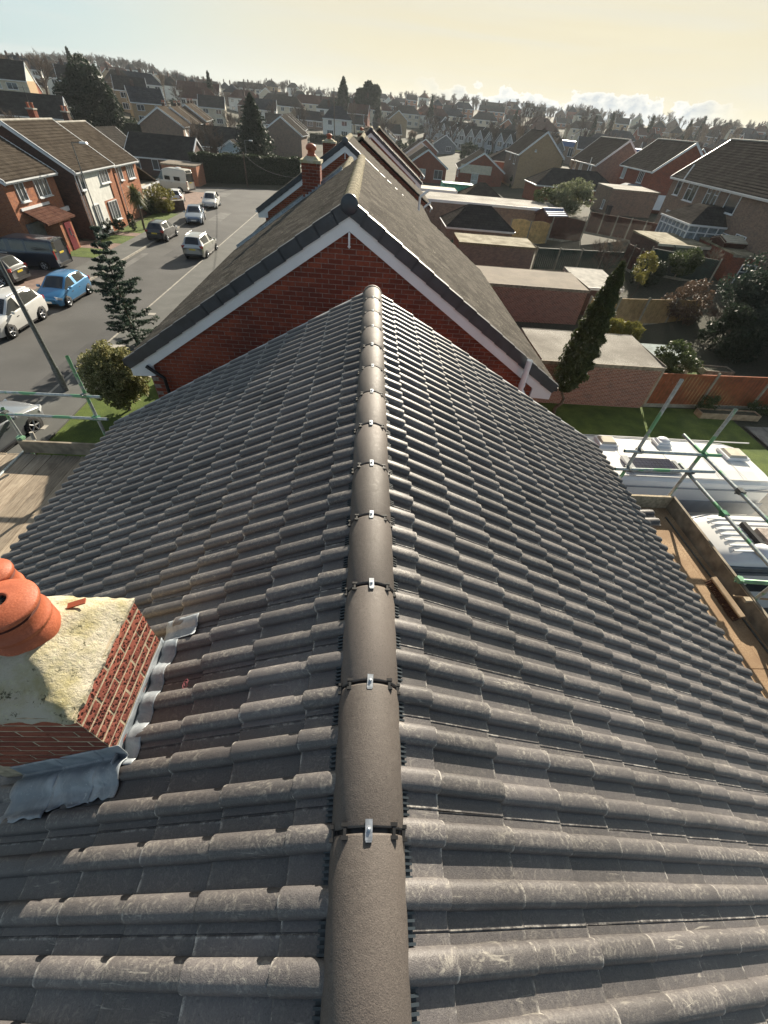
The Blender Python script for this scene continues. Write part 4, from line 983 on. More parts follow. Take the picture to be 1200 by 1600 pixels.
def hse(label,cx,cy,rz,L,W,eave,rise,wallm,roofm,wins=(),chim=(),g=None,hip=0,group=None,name='house',cat='house',barge=m_white,oh=.32,panel=(),extra=None,deep=1.5,ridge_m=None,hedges=None):
    g=G(cx,cy) if g is None else g
    e=tag(empty(name,(cx,cy,g),R(rz)),label,cat,group)
    tn=rise/(W/2)
    mb=MB(); pts=[(-W/2,-deep),(W/2,-deep),(W/2,eave),(0,eave+(rise if not hip else 0)),(-W/2,eave)]
    if hip: pts=[(-W/2,-deep),(W/2,-deep),(W/2,eave),(-W/2,eave)]
    mb.prism(pts,'x',-L/2,L/2); mb.build('wall',wallm,e)
    mb,zr,tn,hw,hl=roof_mb(L,W,eave,rise,oh,hip=hip); ro_=mb.build('roof',roofm,e)
    mb=MB()
    if not hip: mb.tube((-hl,0,zr),(hl,0,zr),.09,n=8)
    else:
        for a,b in (((-hl+hip,0,zr),(hl-hip,0,zr)),((-hl,-hw,zr-tn*hw),(-hl+hip,0,zr)),((-hl,hw,zr-tn*hw),(-hl+hip,0,zr)),((hl,-hw,zr-tn*hw),(hl-hip,0,zr)),((hl,hw,zr-tn*hw),(hl-hip,0,zr))): mb.tube(a,b,.07,n=6)
    mb.build('ridge',ridge_m or roofm,ro_)
    mb=MB(); ze=zr-tn*hw
    for s in (-1,1):
        mb.box((0,s*(hw-.02),ze-.14),(2*hl-.02,.03,.17)); mb.box((0,s*(hw+.05),ze-.08),(2*hl,.10,.07))
        if hip: mb.box((s*(hl-.02),0,ze-.14),(.03,2*hw-.05,.17)); mb.box((s*(hl+.05),0,ze-.08),(.10,2*hw,.07))
    mb.build('gutter',barge,e)
    if not hip:
        for sx in (-1,1):
            mb=MB()
            for s in (-1,1):
                pts=[(0,zr-.06),(s*hw,ze-.06),(s*hw,ze-.26),(0,zr-.28)]
                mb.prism(pts if s<0 else pts[::-1],'x',sx*(hl+.005),sx*(hl+.035)) if sx>0 else mb.prism(pts if s>0 else pts[::-1],'x',-(hl+.035),-(hl+.005))
                # verge
                pts=[(0,zr+.045),(s*(hw+.02),ze+.045),(s*(hw+.02),ze-.03),(0,zr-.03)]
                mb.prism(pts,'x',sx*(hl-.03)-.035,sx*(hl-.03)+.035)
            mb.build('barge_board',barge,e)
    for pi_,(side,p,w,z0,z1,m) in enumerate(panel):
        mb=MB(); mb.box((0,0,(z0+z1)/2),(w,.05+.012*pi_,z1-z0)); o=mb.build('wall_panel',m,e)
        o.location={'F':(p,-W/2-.02,0),'B':(p,W/2+.02,0),'R':(L/2+.02,p,0),'L':(-L/2-.02,p,0)}[side]; 
        if side in 'RL': o.rotation_euler=(0,0,math.pi/2)
    for wn_ in wins:
        put_window(e,*wn_[:6],L,W,off=wn_[6] if len(wn_)>6 else 0,curtain=((int(abs(wn_[1])*10)%4==0)) if len(wn_)<8 else wn_[7])
    for (x,y,sx,sy,h,m) in chim:
        zb=zr-tn*abs(y)-.3; c=empty('chimney',(x,y,zb),parent=e); mb=MB(); mb.box((0,0,(h+.3)/2),(sx,sy,h+.3)); mb.build('stack',m,c)
        mb=MB(); mb.box((0,0,h+.33),(sx+.12,sy+.12,.1)); mb.box((0,0,.32),(sx+.16,sy+.16,.04)); mb.build('cap',m_conc,c)
        mb=MB(); mb.tube((0,0,h+.3),(0,0,h+1.7),.02,n=4); mb.tube((-.5,0,h+1.6),(.5,0,h+1.6),.015,n=4); [mb.tube((-.45+.15*q,-.22,h+1.6),(-.45+.15*q,.22,h+1.6),.012,n=3) for q in range(7)]; mb.build('aerial',m_plastic,c)
        for q in (-.18,.18): mb=MB(); mb.lathe([(.11,0),(.09,.25),(.12,.34),(.08,.36)],10,c=(q*(sx>sy),q*(sx<=sy),h+.37)); mb.build('chimney_pot',m_terra,c)
    if extra: extra(e,zr,hw,hl,ze)
    return e
# ---------------- left side of the street
def W_(*a): return a
hse('leftmost orange-brick house across the street, white window low at the frame edge',-33.6,36.2,90,6.6,10,4.9,2.9,m_orange_brick,m_brown_roof,
    [('F',.3,1.5,1.1,1.5,'2'),('F',-1.6,1.5,1.0,1.5,'2'),('F',.2,4.0,1.2,1.1,'2')])
def porchroof(e,zr,hw,hl,ze):
    mb=MB(); vs=[(-2.3,-5.0,2.95),(1.2,-5.0,2.95),(1.6,-6.5,2.25),(-2.4,-6.5,2.25),(-2.3,-5.0,2.8),(1.2,-5.0,2.8),(1.6,-6.5,2.13),(-2.4,-6.5,2.13)]
    mb.add(vs,[(0,3,2,1),(4,5,6,7),(2,3,7,6),(1,2,6,5),(3,0,4,7)]); mb.build('canopy_roof',m_red_roof,e)
    mb=MB(); mb.box((-.6,-5.02,3.02),(3.6,.12,.16)); mb.box((2.6,-5.03,2.35),(1.9,.14,.3)); mb.build('canopy_trim',m_white,e)
    mb=MB(); mb.box((.2,-5.65,1.05),(1.7,1.3,2.1)); mb.build('porch',m_orange_brick,e)
    mb=MB(); mb.box((.3,-6.33,1.0),(.85,.07,1.95)); d=mb.build('door',M('maroon_door',(.13,.012,.02),.4,.1),e); mb=MB(); mb.box((.3,-6.375,1.3),(.12,.02,.5)); mb.build('pane',m_glass,d); mb=MB(); mb.box((.6,-6.38,.95),(.04,.04,.14)); mb.build('handle',m_steel,d)
    mb=MB(); mb.box((-1.7,-5.05,1.1),(1.9,.1,2.1)); mb.build('garage_door',m_grey_render,e)
    mb=MB(); mb.tube((-3.1,-5.1,1.1),(-3.1,-6.6,.9),.025,n=6); mb.tube((-3.1,-6.6,.9),(-3.1,-6.6,0),.025,n=6); mb.build('handrail',m_white,e)
hse('orange-brick house with two upper windows and a sloping canopy over a maroon door',-31.0,40.1,90,6.3,10,4.85,2.9,m_orange_brick,m_brown_roof,
    [('F',-1.5,4.0,1.0,1.15,'2'),('F',1.15,4.0,1.7,1.15,'3'),('F',2.05,1.35,1.5,1.5,'3')],extra=porchroof,ridge_m=m_brown_roof)
def lwx(e,zr,hw,hl,ze):
    mb=MB(); mb.tube((-3.42,-4.12,4.6),(-3.42,-4.12,0),.035,n=8); mb.build('downpipe',m_white,e)
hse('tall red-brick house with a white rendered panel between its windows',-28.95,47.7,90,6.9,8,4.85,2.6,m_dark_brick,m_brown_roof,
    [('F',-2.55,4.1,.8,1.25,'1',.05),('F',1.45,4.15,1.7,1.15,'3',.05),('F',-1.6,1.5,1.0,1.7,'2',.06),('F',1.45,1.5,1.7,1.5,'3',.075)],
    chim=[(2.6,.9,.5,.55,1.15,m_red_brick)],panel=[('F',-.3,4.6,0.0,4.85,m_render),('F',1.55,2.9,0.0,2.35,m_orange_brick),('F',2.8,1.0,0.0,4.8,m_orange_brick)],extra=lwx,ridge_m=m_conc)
def l3x(e,zr,hw,hl,ze):
    mb=MB(); mb.tube((-2.5,-4.1,4.5),(-2.5,-4.1,0),.035,n=8); mb.build('downpipe',m_white,e)
    # side extension with lean-to roof
    mb=MB(); mb.box((5.1,.2,1.2),(4.8,7.2,2.4)); mb.build('extension_wall',m_cream,e)
    mb=MB(); mb.prism([(2.6,4.3),(7.8,2.35),(7.8,2.22),(2.6,4.17)],'y',-3.8,4.2); mb.build('lean_to_roof',m_brown_roof,e)
    mb=MB(); mb.box((7.84,0,2.3),(.05,7.8,.2)); mb.box((5.2,-3.84,2.30),(5.2,.05,.16)); mb.build('fascia',m_white,e)
hse('orange-brick house with bay windows and a low cream side extension',-29.3,55.0,90,5.2,7.8,4.7,2.5,m_orange_brick,m_brown_roof,
    [('F',-1.4,3.9,.7,1.15,'1'),('F',.9,3.85,1.5,1.2,'3'),('F',1.0,1.4,1.5,1.3,'3'),('F',4.2,1.4,.9,1.4,'1',-.45),('F',6.2,1.4,.9,1.4,'1',-.45)],chim=[(.3,.4,.45,.5,.9,m_dark_brick)],extra=l3x,ridge_m=m_conc)
# low brick wall by the drive
def lowwall(label,a,b,h,mat,th_=.23,cop=True,name='garden_wall',z0=0):
    a=Vector((*a,0));b=Vector((*b,0)); d=b-a; mid=(a+b)/2
    e=tag(empty(name,(mid.x,mid.y,z0),math.atan2(d.y,d.x)),label,'wall'); mb=MB(); mb.box((0,0,h/2),(d.length,th_,h)); mb.build('wall',mat,e)
    if cop: mb=MB(); mb.box((0,0,h+.03),(d.length+.04,th_+.06,.06)); mb.build('coping',m_conc,e)
    return e
lowwall('low dark brick garden wall beyond the lawn with pale coping',(-27.0,55.5),(-22.3,60.6),1.0,m_dark_brick)
# ---------------- flat-roofed garages and outbuildings
def garage(label,x0,x1,y0,y1,h,wallm,roofm,g=0,fas=m_wood_light,rz=0,name='garage',fall=.12,wins=(),white=False,cat='garage'):
    cx,cy=(x0+x1)/2,(y0+y1)/2; e=tag(empty(name,(cx,cy,g),R(rz)),label,cat); lx,ly=x1-x0,y1-y0
    mb=MB(); mb.box((0,0,h/2-.5),(lx-.12,ly-.12,h+1.0)); mb.build('wall',wallm,e)
    mb=MB(); vs=[(-lx/2,-ly/2,h+.02),(lx/2,-ly/2,h+.02),(lx/2,ly/2,h+fall+.02),(-lx/2,ly/2,h+fall+.02)]
    # a slightly uneven felt surface
    nx,ny=14,10; P=[]
    for j in range(ny+1):
        for i in range(nx+1):
            u,v=i/nx,j/ny; P.append((-lx/2+lx*u,-ly/2+ly*v,h+.03+fall*v+.02*nz_(u*5+x0,v*5,1)+(.0)))
    mb.add(P,[(j*(nx+1)+i,j*(nx+1)+i+1,(j+1)*(nx+1)+i+1,(j+1)*(nx+1)+i) for j in range(ny) for i in range(nx)],0,True)
    mb.box((0,-ly/2,h-.0),(lx+.02,.03,.09)); mb.box((0,ly/2,h+fall),(lx+.02,.03,.09)); mb.box((-lx/2,0,h+fall/2),(.03,ly,.12)); mb.box((lx/2,0,h+fall/2),(.03,ly,.12))
    mb.build('flat_roof',roofm,e)
    if fas: 
        mb=MB(); mb.box((0,-ly/2-.02,h-.06),(lx+.06,.03,.16 if not white else .28)); mb.box((0,-ly/2-.04,h+.03),(lx+.1,.05,.03)); mb.build('fascia',m_white if white else fas,e)
    for w_ in wins: put_window(e,*w_[:6],lx-.12,ly-.12)
    return e
garage('nearest brick garage with a pale gritty flat roof, behind the cypress',8.4,14.6,18.6,22.3,2.25,m_garage_brick,m_flat,fas=m_toe)
garage('long brick garage with a buff felt roof, in line with the tan fence',7.6,15.4,30.4,34.3,2.35,m_garage_brick,m_flat_brown,fas=m_toe)
garage('brown brick garage whose mossy pale roof has a white patch',8.1,15.3,42.9,46.2,2.3,m_brown_brick,m_flat_moss,fas=m_lichen)
garage('very long flat-roofed building with a white fascia behind the hipped dark roof',5.5,24.2,62.5,68.5,2.9,m_brown_brick,m_flat,white=True,cat='outbuilding',name='outbuilding')
garage('narrow flat roof with a broad white edge beside the green tarpaulin',4.2,12.5,74,77,2.7,m_dark_brick,m_cream,white=True,cat='outbuilding',name='outbuilding')
garage('pale roofed lean-to shed behind the tan fence, white roof sheet',15.8,19.0,32.6,36.8,2.0,m_dark_brick,m_conc,fas=m_white,cat='shed',name='shed',fall=.3)
garage('low block-walled garage with flat cream roof, beside the small conservatory',32.2,38.8,68.0,73.2,3.0,m_brown_brick,m_flat,g=G(35,71)-.3,fas=m_toe,wins=[('L',-1.2,1.2,.7,1.0,'2')])
garage('L-shaped brick outbuilding on the right with a worn pale flat roof, left wing',25.2,30.0,41.0,46.0,2.9,m_dark_brick,m_flat_moss,g=.8,fas=m_cream,cat='outbuilding',name='outbuilding')
garage('long brick outbuilding on the right, streaked felt roof and tall white window',30.2,46.0,36.5,43.8,2.9,m_red_brick,m_flat_moss,g=1.0,rz=-8,fas=m_toe,wins=[('F',-6.2,1.5,1.2,1.7,'2t')],cat='outbuilding',name='outbuilding')
hse('small dark hip-roofed garage with grey walls and a white fascia',11.7,53.6,0,7.0,5.0,2.15,1.5,m_brown_brick,m_dark_roof,hip=2.4,g=0,name='garage',cat='garage',oh=.2,deep=.5)
hse('dark hip-roofed brick bungalow with a white door in its side wall',33.5,86.5,0,13.5,6.5,2.6,1.8,m_red_brick,m_dark_roof,[('F',2.2,1.2,.9,2.1,'d')],hip=3.2,name='bungalow',cat='bungalow',g=G(33,86)-.8)
hse('open-sided gazebo with a pale grey shingled hipped roof',16.6,77.0,0,6.4,4.6,2.1,1.5,m_dark_brick,m_brown_roof,hip=2.9,name='gazebo',cat='gazebo',g=0,barge=m_toe)
mb=MB(); mb.box((13.6,82.0,1.5),(5.2,3.0,3.0),top=.92); mb.box((13.6,81.5,3.03),(4.9,2.7,.05)); o=mb.build('tarpaulin_shelter',m_green_fibre); tag(o,'bright green tarpaulin shelter behind the gazebo','tarpaulin')
# sheds
def shed(label,cx,cy,rz,L,W,h,rise,wm,rm):
    return hse(label,cx,cy,rz,L,W,h,rise,wm,rm,name='shed',cat='shed',g=G(cx,cy),oh=.1,deep=.2,barge=wm)
shed('small garden shed with a blue and cream roof behind the arched fence',22.4,61.0,20,2.8,2.4,1.9,.5,m_fence_brown,M('blue_shed_roof',(.10,.17,.32),.5,.2))
shed('little cream-topped shed by the light string on the right',31.4,41.0,0,2.0,1.8,1.9,.25,m_fence_brown,m_cream)
# ---------------- conservatories
def conservatory(label,cx,cy,rz,L,W,h,rise,g,roofm,hipend=True):
    e=tag(empty('conservatory',(cx,cy,g),R(rz)),label,'conservatory')
    mb=MB(); mb.box((0,0,.3),(L,W,.7)); mb.build('dwarf_wall',m_brown_brick,e)
    mb=MB(); t=.08
    for z in (.67,h-.04,h-.55): mb.box((0,-W/2,z),(L+.04,.1,t)); mb.box((-L/2,0,z),(.1,W,t)); mb.box((L/2,0,z),(.1,W,t))
    n=int(L/.75)
    for i in range(n+1): mb.box((-L/2+L*i/n,-W/2,h/2+.3),(.09,.11,h-.62))
    n=int(W/.75)
    for i in range(n+1):
        for s in (-1,1): mb.box((s*L/2,-W/2+W*i/n,h/2+.3),(.11,.09,h-.62))
    mb.build('frame',m_white,e)
    mb=MB(); mb.box((0,0,h/2+.33),(L-.06,W-.06,h-.72)); mb.build('glazing',M('conservatory_glass',(.22,.26,.29),.12,.3,4,spec=.9),e)
    mb=MB(); hl,hw=L/2+.15,W/2+.15; vs=[(-hl,-hw,h),(hl,-hw,h),(hl,hw,h),(-hl,hw,h),(-hl+hw,0,h+rise),(hl-hw,0,h+rise),(hl-hw,hw,h+rise),(-hl+hw,hw,h+rise)]
    mb.add(vs,[(0,1,5,4),(1,2,6,5),(3,0,4,7),(4,5,6,7),(0,3,2,1)]); mb.build('roof',roofm,e)
    mb=MB(); mb.box((0,-hw,h-.02),(2*hl,.08,.14)); mb.box((-hl,0,h-.02),(.08,2*hw,.14)); mb.box((hl,0,h-.02),(.08,2*hw,.14)); mb.build('eaves_beam',m_white,e)
    return e
# ---------------- right-hand row
gB=2.5
def rb(e,zr,hw,hl,ze):
    mb=MB(); mb.tube((7.5,4.9,zr-3.4),(7.5,4.5,zr-2.1),.06,n=8); mb.build('soil_pipe',m_white,e)
hse('big brown-brick house at the right edge, four rear windows and a dark conservatory',36.9,46.0,86,22,8.4,5.0,3.1,m_brown_brick,m_dark_roof,
    [('B',9.1,4.1,1.1,1.25,'1'),('B',6.2,4.0,2.0,1.4,'2t'),('B',2.3,4.0,2.1,1.5,'3t'),('B',-1.3,4.0,1.9,1.4,'1'),('B',8.4,1.2,1.9,1.9,'2'),('B',-2.9,1.2,2.6,1.6,'2t'),('B',-5,1.5,1.5,1.5,'2')],g=gB,extra=rb,ridge_m=m_conc)
conservatory('dark-roofed conservatory with white frames against the brown house',31.2,46.8,-94,5.6,3.6,2.35,1.25,gB,m_dark_roof)
hse('red-brick house with a blank sunless gable and a dark roof with scalloped ridge',45.3,81.2,88,11.5,8.4,4.95,3.2,m_red_brick,m_dark_roof,
    [('B',4.0,4.0,1.3,1.5,'1'),('B',-.1-2.2,4.0,1.7,1.5,'3')],g=2.0,ridge_m=m_conc)
mb=MB()
conservatory('small blue-roofed conservatory in front of the red-brick house',39.0,78.5,-92,5.5,4.2,2.2,1.3,1.6,M('blue_glass_roof',(.10,.13,.18),.2,.2,3,spec=.8))
def r2x(e,zr,hw,hl,ze):
    mb=MB(); mb.tube((-5.6,4.6,ze),(-5.6,4.3,-1),.06,n=8); mb.tube((-6.5,5.4,-1),(-6.5,5.4,ze+.9),.05,n=8); mb.build('drainpipe',m_white,e)
hse('brown house with three small rear windows, left of the red-brick one',43.6,98.5,88,13.5,8.2,5.0,3.3,m_brown_brick,m_dark_roof,
    [('B',4.6,4.1,1.2,1.2,'1'),('B',1.2,4.1,1.5,1.2,'1'),('B',-3.4,4.1,1.2,1.3,'1'),('B',-2.2,1.5,2.5,1.6,'2')],g=1.4,extra=r2x,ridge_m=m_conc)
hse('yellow-brick gabled house left of the brown and red houses',33.0,110.0,88,13,8.4,5.0,3.3,m_buff_brick,m_dark_roof,
    [('B',-3.0,4.0,1.5,1.5,'2'),('B',1.4,4.2,.9,1.1,'1'),('L',1.4,5.6,.3,.3,'1')],g=1.4,panel=[('B',0,12.6,0,4.9,m_brown_brick)])
mb=MB(); mb.box((0,0,.9),(5.6,2.1,1.6),top=.86); mb.tube((-2.4,-.8,1.7),(2.0,-.8,1.75),.12,n=8); o=mb.build('covered_caravan',m_white); o.location=(44.5,74.5,2.6); tag(o,'white covered caravan roof between the red-brick house and the flat-roofed garage','caravan')
# ---------------- bungalows behind
hse('red gabled bungalow with a row of five white windows',11.6,117,90,10,8.5,2.7,2.6,m_red_brick,m_dark_roof,[('L',-2.6,1.5,1.8,1.5,'2'),('L',1.6,1.5,2.9,1.5,'4')],name='bungalow',cat='bungalow')
hse('grey rendered gable bungalow behind the red gabled one',11.5,134,90,9,9,2.9,2.9,m_cream,m_dark_roof,[('L',2.2,1.4,1.6,1.3,'2')],name='bungalow',cat='bungalow')
hse('red-brick bungalow with two roof planes and a white tiled gable porch',23.2,114,84,12,9,2.7,2.6,m_red_brick,m_dark_roof,[('L',1.2,1.2,1.4,2.0,'d'),('B',2,1.5,1.6,.9,'2'),('B',-2,1.5,1.2,.9,'1')],name='bungalow',cat='bungalow',panel=[('L',1.2,6.4,2.0,3.4,m_cream)])
hse('red-brick hip-roofed bungalow with pink curtains, beside the yellow-brick house',33,131,80,10,9,2.8,2.2,m_red_brick,m_dark_roof,[('L',-1.5,1.4,2.4,1.6,'3')],hip=3.2,name='bungalow',cat='bungalow')
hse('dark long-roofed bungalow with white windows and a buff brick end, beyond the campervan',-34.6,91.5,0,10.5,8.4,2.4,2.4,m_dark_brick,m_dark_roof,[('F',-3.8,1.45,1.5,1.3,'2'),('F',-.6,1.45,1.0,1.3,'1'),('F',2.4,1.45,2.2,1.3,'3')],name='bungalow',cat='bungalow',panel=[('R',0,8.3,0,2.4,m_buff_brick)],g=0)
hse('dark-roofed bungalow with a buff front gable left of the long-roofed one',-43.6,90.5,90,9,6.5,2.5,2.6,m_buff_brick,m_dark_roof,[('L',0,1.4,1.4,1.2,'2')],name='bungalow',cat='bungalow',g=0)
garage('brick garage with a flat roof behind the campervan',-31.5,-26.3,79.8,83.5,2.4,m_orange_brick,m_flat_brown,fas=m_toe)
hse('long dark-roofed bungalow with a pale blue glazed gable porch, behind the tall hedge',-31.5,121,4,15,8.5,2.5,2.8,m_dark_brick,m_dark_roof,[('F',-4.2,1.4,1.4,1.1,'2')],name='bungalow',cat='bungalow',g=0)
hse('pale blue glazed porch with a white pointed gable',-29.6,115.6,90,3.2,5.2,2.2,1.5,M('pale_blue_boards',(.36,.46,.52),.5,.15),m_dark_roof,[('L',-1.2,1.2,1.4,1.6,'2'),('L',1.2,1.2,1.4,1.6,'2')],name='glazed_porch',cat='porch',g=0)
# staggered brick terrace running away on the left
for k in range(5):
    cx=-46.0-1.05*k+(.8 if k%2 else 0); cy=125.0+8.3*k
    hse(['nearest unit of the staggered brown-brick terrace, its blank gable facing the camera','second unit of the staggered brick terrace','third unit of the staggered brick terrace','fourth unit of the staggered brick terrace','farthest unit of the staggered brick terrace'][k],cx,cy,97,8.2,8.6,4.9,2.6,m_brown_brick,m_brown_roof,
        [('F',-1.5,3.9,1.8,1.3,'2'),('F',-1.5,1.4,1.8,1.5,'2'),('F',2.2,3.9,1.0,1.2,'1')],g=0 if k<3 else .5,chim=[(3.6,.4,.5,.6,.8,m_dark_brick)],panel=[('F',-1.5,2.2,0,4.8,m_orange_brick if k else m_render)])
hse('brown gable end of the second terrace behind the tall dark conifer',-21.0,133,88,9,9.0,5.0,2.8,m_brown_brick,m_dark_roof,g=0)
for k in range(3):
    hse(['first stepped terrace roof behind the centre gable','second stepped terrace roof behind the centre gable','third stepped terrace roof behind the centre gable'][k],-22.5-.7*k,143+9*k,92,8.6,8.6,5.0,2.7,m_brown_brick,m_dark_roof,g=.2)
hse('buff brick gable end of a dark-roofed house on the far left, facing the sun',-72.5,108.5,20,26,8,5.0,2.8,m_cream,m_dark_roof,[('R',-1.5,3.6,.5,2.2,'1'),('R',1.6,4.0,1.4,1.0,'2'),('F',4,3.8,2,1.1,'2'),('F',-4,3.8,2,1.1,'2')],g=0,panel=[('R',0,7.8,-1,4.9,m_buff_brick)])
hse('dark-roofed house row behind the buff gable on the left',-92,132,18,28,8,5,2.8,m_cream,m_dark_roof,[('F',8,3.9,2,1.1,'2'),('F',11,3.9,2,1.1,'2'),('F',2,3.9,2,1.1,'2')],panel=[('R',0,7.8,-1,4.9,m_buff_brick)])
hse('small white-edged gabled house at the left, half hidden by bare shrubs',-71,92,76,9,8,4.0,2.6,m_brown_brick,m_dark_roof,[('L',0,2,1.4,1.2,'2')],g=-.5)
hse('brick house with a sunlit pink gable at the far left edge',-121,148,30,12,9,5.5,3.4,m_orange_brick,m_red_roof,[('R',0,4,1.2,1.2,'2'),('F',3,4,2,1.2,'2')])
# ================================================================ fences
def fence(label,a,b,h,mat,n=None,arched=False,posts=m_post,z0=None,name='fence',base=True,slats=True,pw=1.83):
    a=Vector((a[0],a[1],0));b=Vector((b[0],b[1],0)); d=b-a; Ln=d.length; n=n or max(1,round(Ln/pw)); w_=Ln/n
    g=z0 if z0 is not None else G((a.x+b.x)/2,(a.y+b.y)/2)
    e=tag(empty(name,(a.x,a.y,g),math.atan2(d.y,d.x)),label,'fence')
    pm=MB(); pm.box((0,0,(h+.1)/2),(.11,.12,h+.1)); pm.box((0,0,h+.11),(.10,.11,.03),top=.6); pme=pm.mesh('post',posts)
    sm=MB(); ns=int(w_/.105) if slats else 3
    for i in range(ns):
        x=-w_/2+.08+(w_-.16)*(i+.5)/ns; hh=h-.22 if base else h
        if arched: hh=h-.22+.22*math.cos((x/(w_/2))*1.35)
        zc=(h-hh)/2 if False else 0
        b0=.18 if base else .02
        sm.box((x,.0+.02*(i%2),b0+(hh)/2),((w_-.16)/ns*.90,.018,hh))
    sme=sm.mesh('slats',mat)
    rm=MB(); 
    for z in (.35,h*.6,h-.12):
        if not arched or z<h-.2: rm.box((0,.03,z),(w_-.12,.035,.06))
    if not arched: rm.box((0,.006,h-.02),(w_-.12,.06,.035))
    rme=rm.mesh('rail',mat)
    gm=MB(); gm.box((0,0,.09),(w_-.1,.06,.2)); gme=gm.mesh('gravel_board',posts)
    for i in range(n+1): link('post',pme,e,(i*w_,0,0))
    for i in range(n):
        p=link('fence_panel',rme,e,((i+.5)*w_,0,random.uniform(-.015,.015)),(random.uniform(-.012,.012),0,0)); s=link('slats',sme,p); s['kind']='stuff'
        if base: link('gravel_board',gme,e,((i+.5)*w_,0,0))
    return e
fence('red-stained vertical board fence with concrete posts, at the end of the near lawn',(14.85,18.95),(24.2,19.45),1.85,m_fence_red,n=3,pw=3)
fence('tan board fence with concrete posts behind the nearest brick garage',(15.6,30.2),(24.8,31.6),1.85,m_fence_tan,n=4)
fence('dark green panel fence with pale posts behind the mossy-roofed garage',(15.5,43.1),(26.6,44.4),1.9,m_fence_green,n=5)
fence('pair of golden arched fence panels beside the dark hipped garage',(16.6,57.3),(21.0,56.4),2.2,m_fence_gold,n=2,arched=True)
fence('dark brown arched fence panel next to the golden ones',(21.1,56.3),(24.6,55.4),2.1,m_fence_brown,n=1,arched=True)
fence('dark red-brown fence running back beside the blue-roofed shed',(24.6,55.2),(30.5,50.6),2.0,m_fence_brown,n=5)
fence('dark green fence behind the chipping bed, with two pale posts',(24.4,40.2),(28.8,37.4),1.9,m_fence_green,n=2)
fence('weathered fence at the side of the chipping bed',(24.3,44.2),(24.4,40.2),1.9,m_fence_brown,n=3)
# ================================================================ vehicles
def loft(st,glass_x,pill,rear_glass,win=True):
    """stations: (x,zs,zb,zt,wb,wt); returns mesh builder. material 0 paint 1 glass"""
    mb=MB(); n=len(st); ring=[]
    for (x,zs,zb,zt,wb,wt) in st:
        zm=zs+(zb-zs)*.5
        R_=[(x,wb*.93,zs),(x,wb*1.0,zm),(x,wb*.985,zb),(x,(wb*.955 if zt-zb>.2 else wb*.93),zb+min(.05,(zt-zb)*.3)),(x,wt,zt-min(.04,(zt-zb)*.2)),(x,wt*.86,zt),(x,wt*.45,zt+.018),(x,0,zt+.022)]
        ring.append(R_)
    m=len(ring[0]); idx=lambda i,k,s: (i*(2*m-1))+(k if s>0 else (2*m-2-k))
    vs=[]
    for R_ in ring:
        vs+= R_ + [(p[0],-p[1],p[2]) for p in R_[-2::-1]]
    fs=[];ms=[]; q=2*m-1
    g0,g1=glass_x
    for i in range(n-1):
        xm=(st[i][0]+st[i+1][0])/2
        cab=g1<xm<g0; 
        for k in range(q-1):
            seg=k if k<m-1 else (q-2-k)
            mt=0
            if seg==3 and cab and not any(a<xm<b for a,b in pill): mt=1
            if seg>=5 and ((st[i][2]+.2>st[i][3] and st[i+1][3]-st[i+1][2]>.25 and xm<g0+.01 and xm>0-9) or False): mt=1 if win and i==ws else 0
            if seg>=5 and i==rg: mt=1
            fs.append((i*q+k,i*q+k+1,(i+1)*q+k+1,(i+1)*q+k)); ms.append(mt)
    return vs,fs,ms,q,n
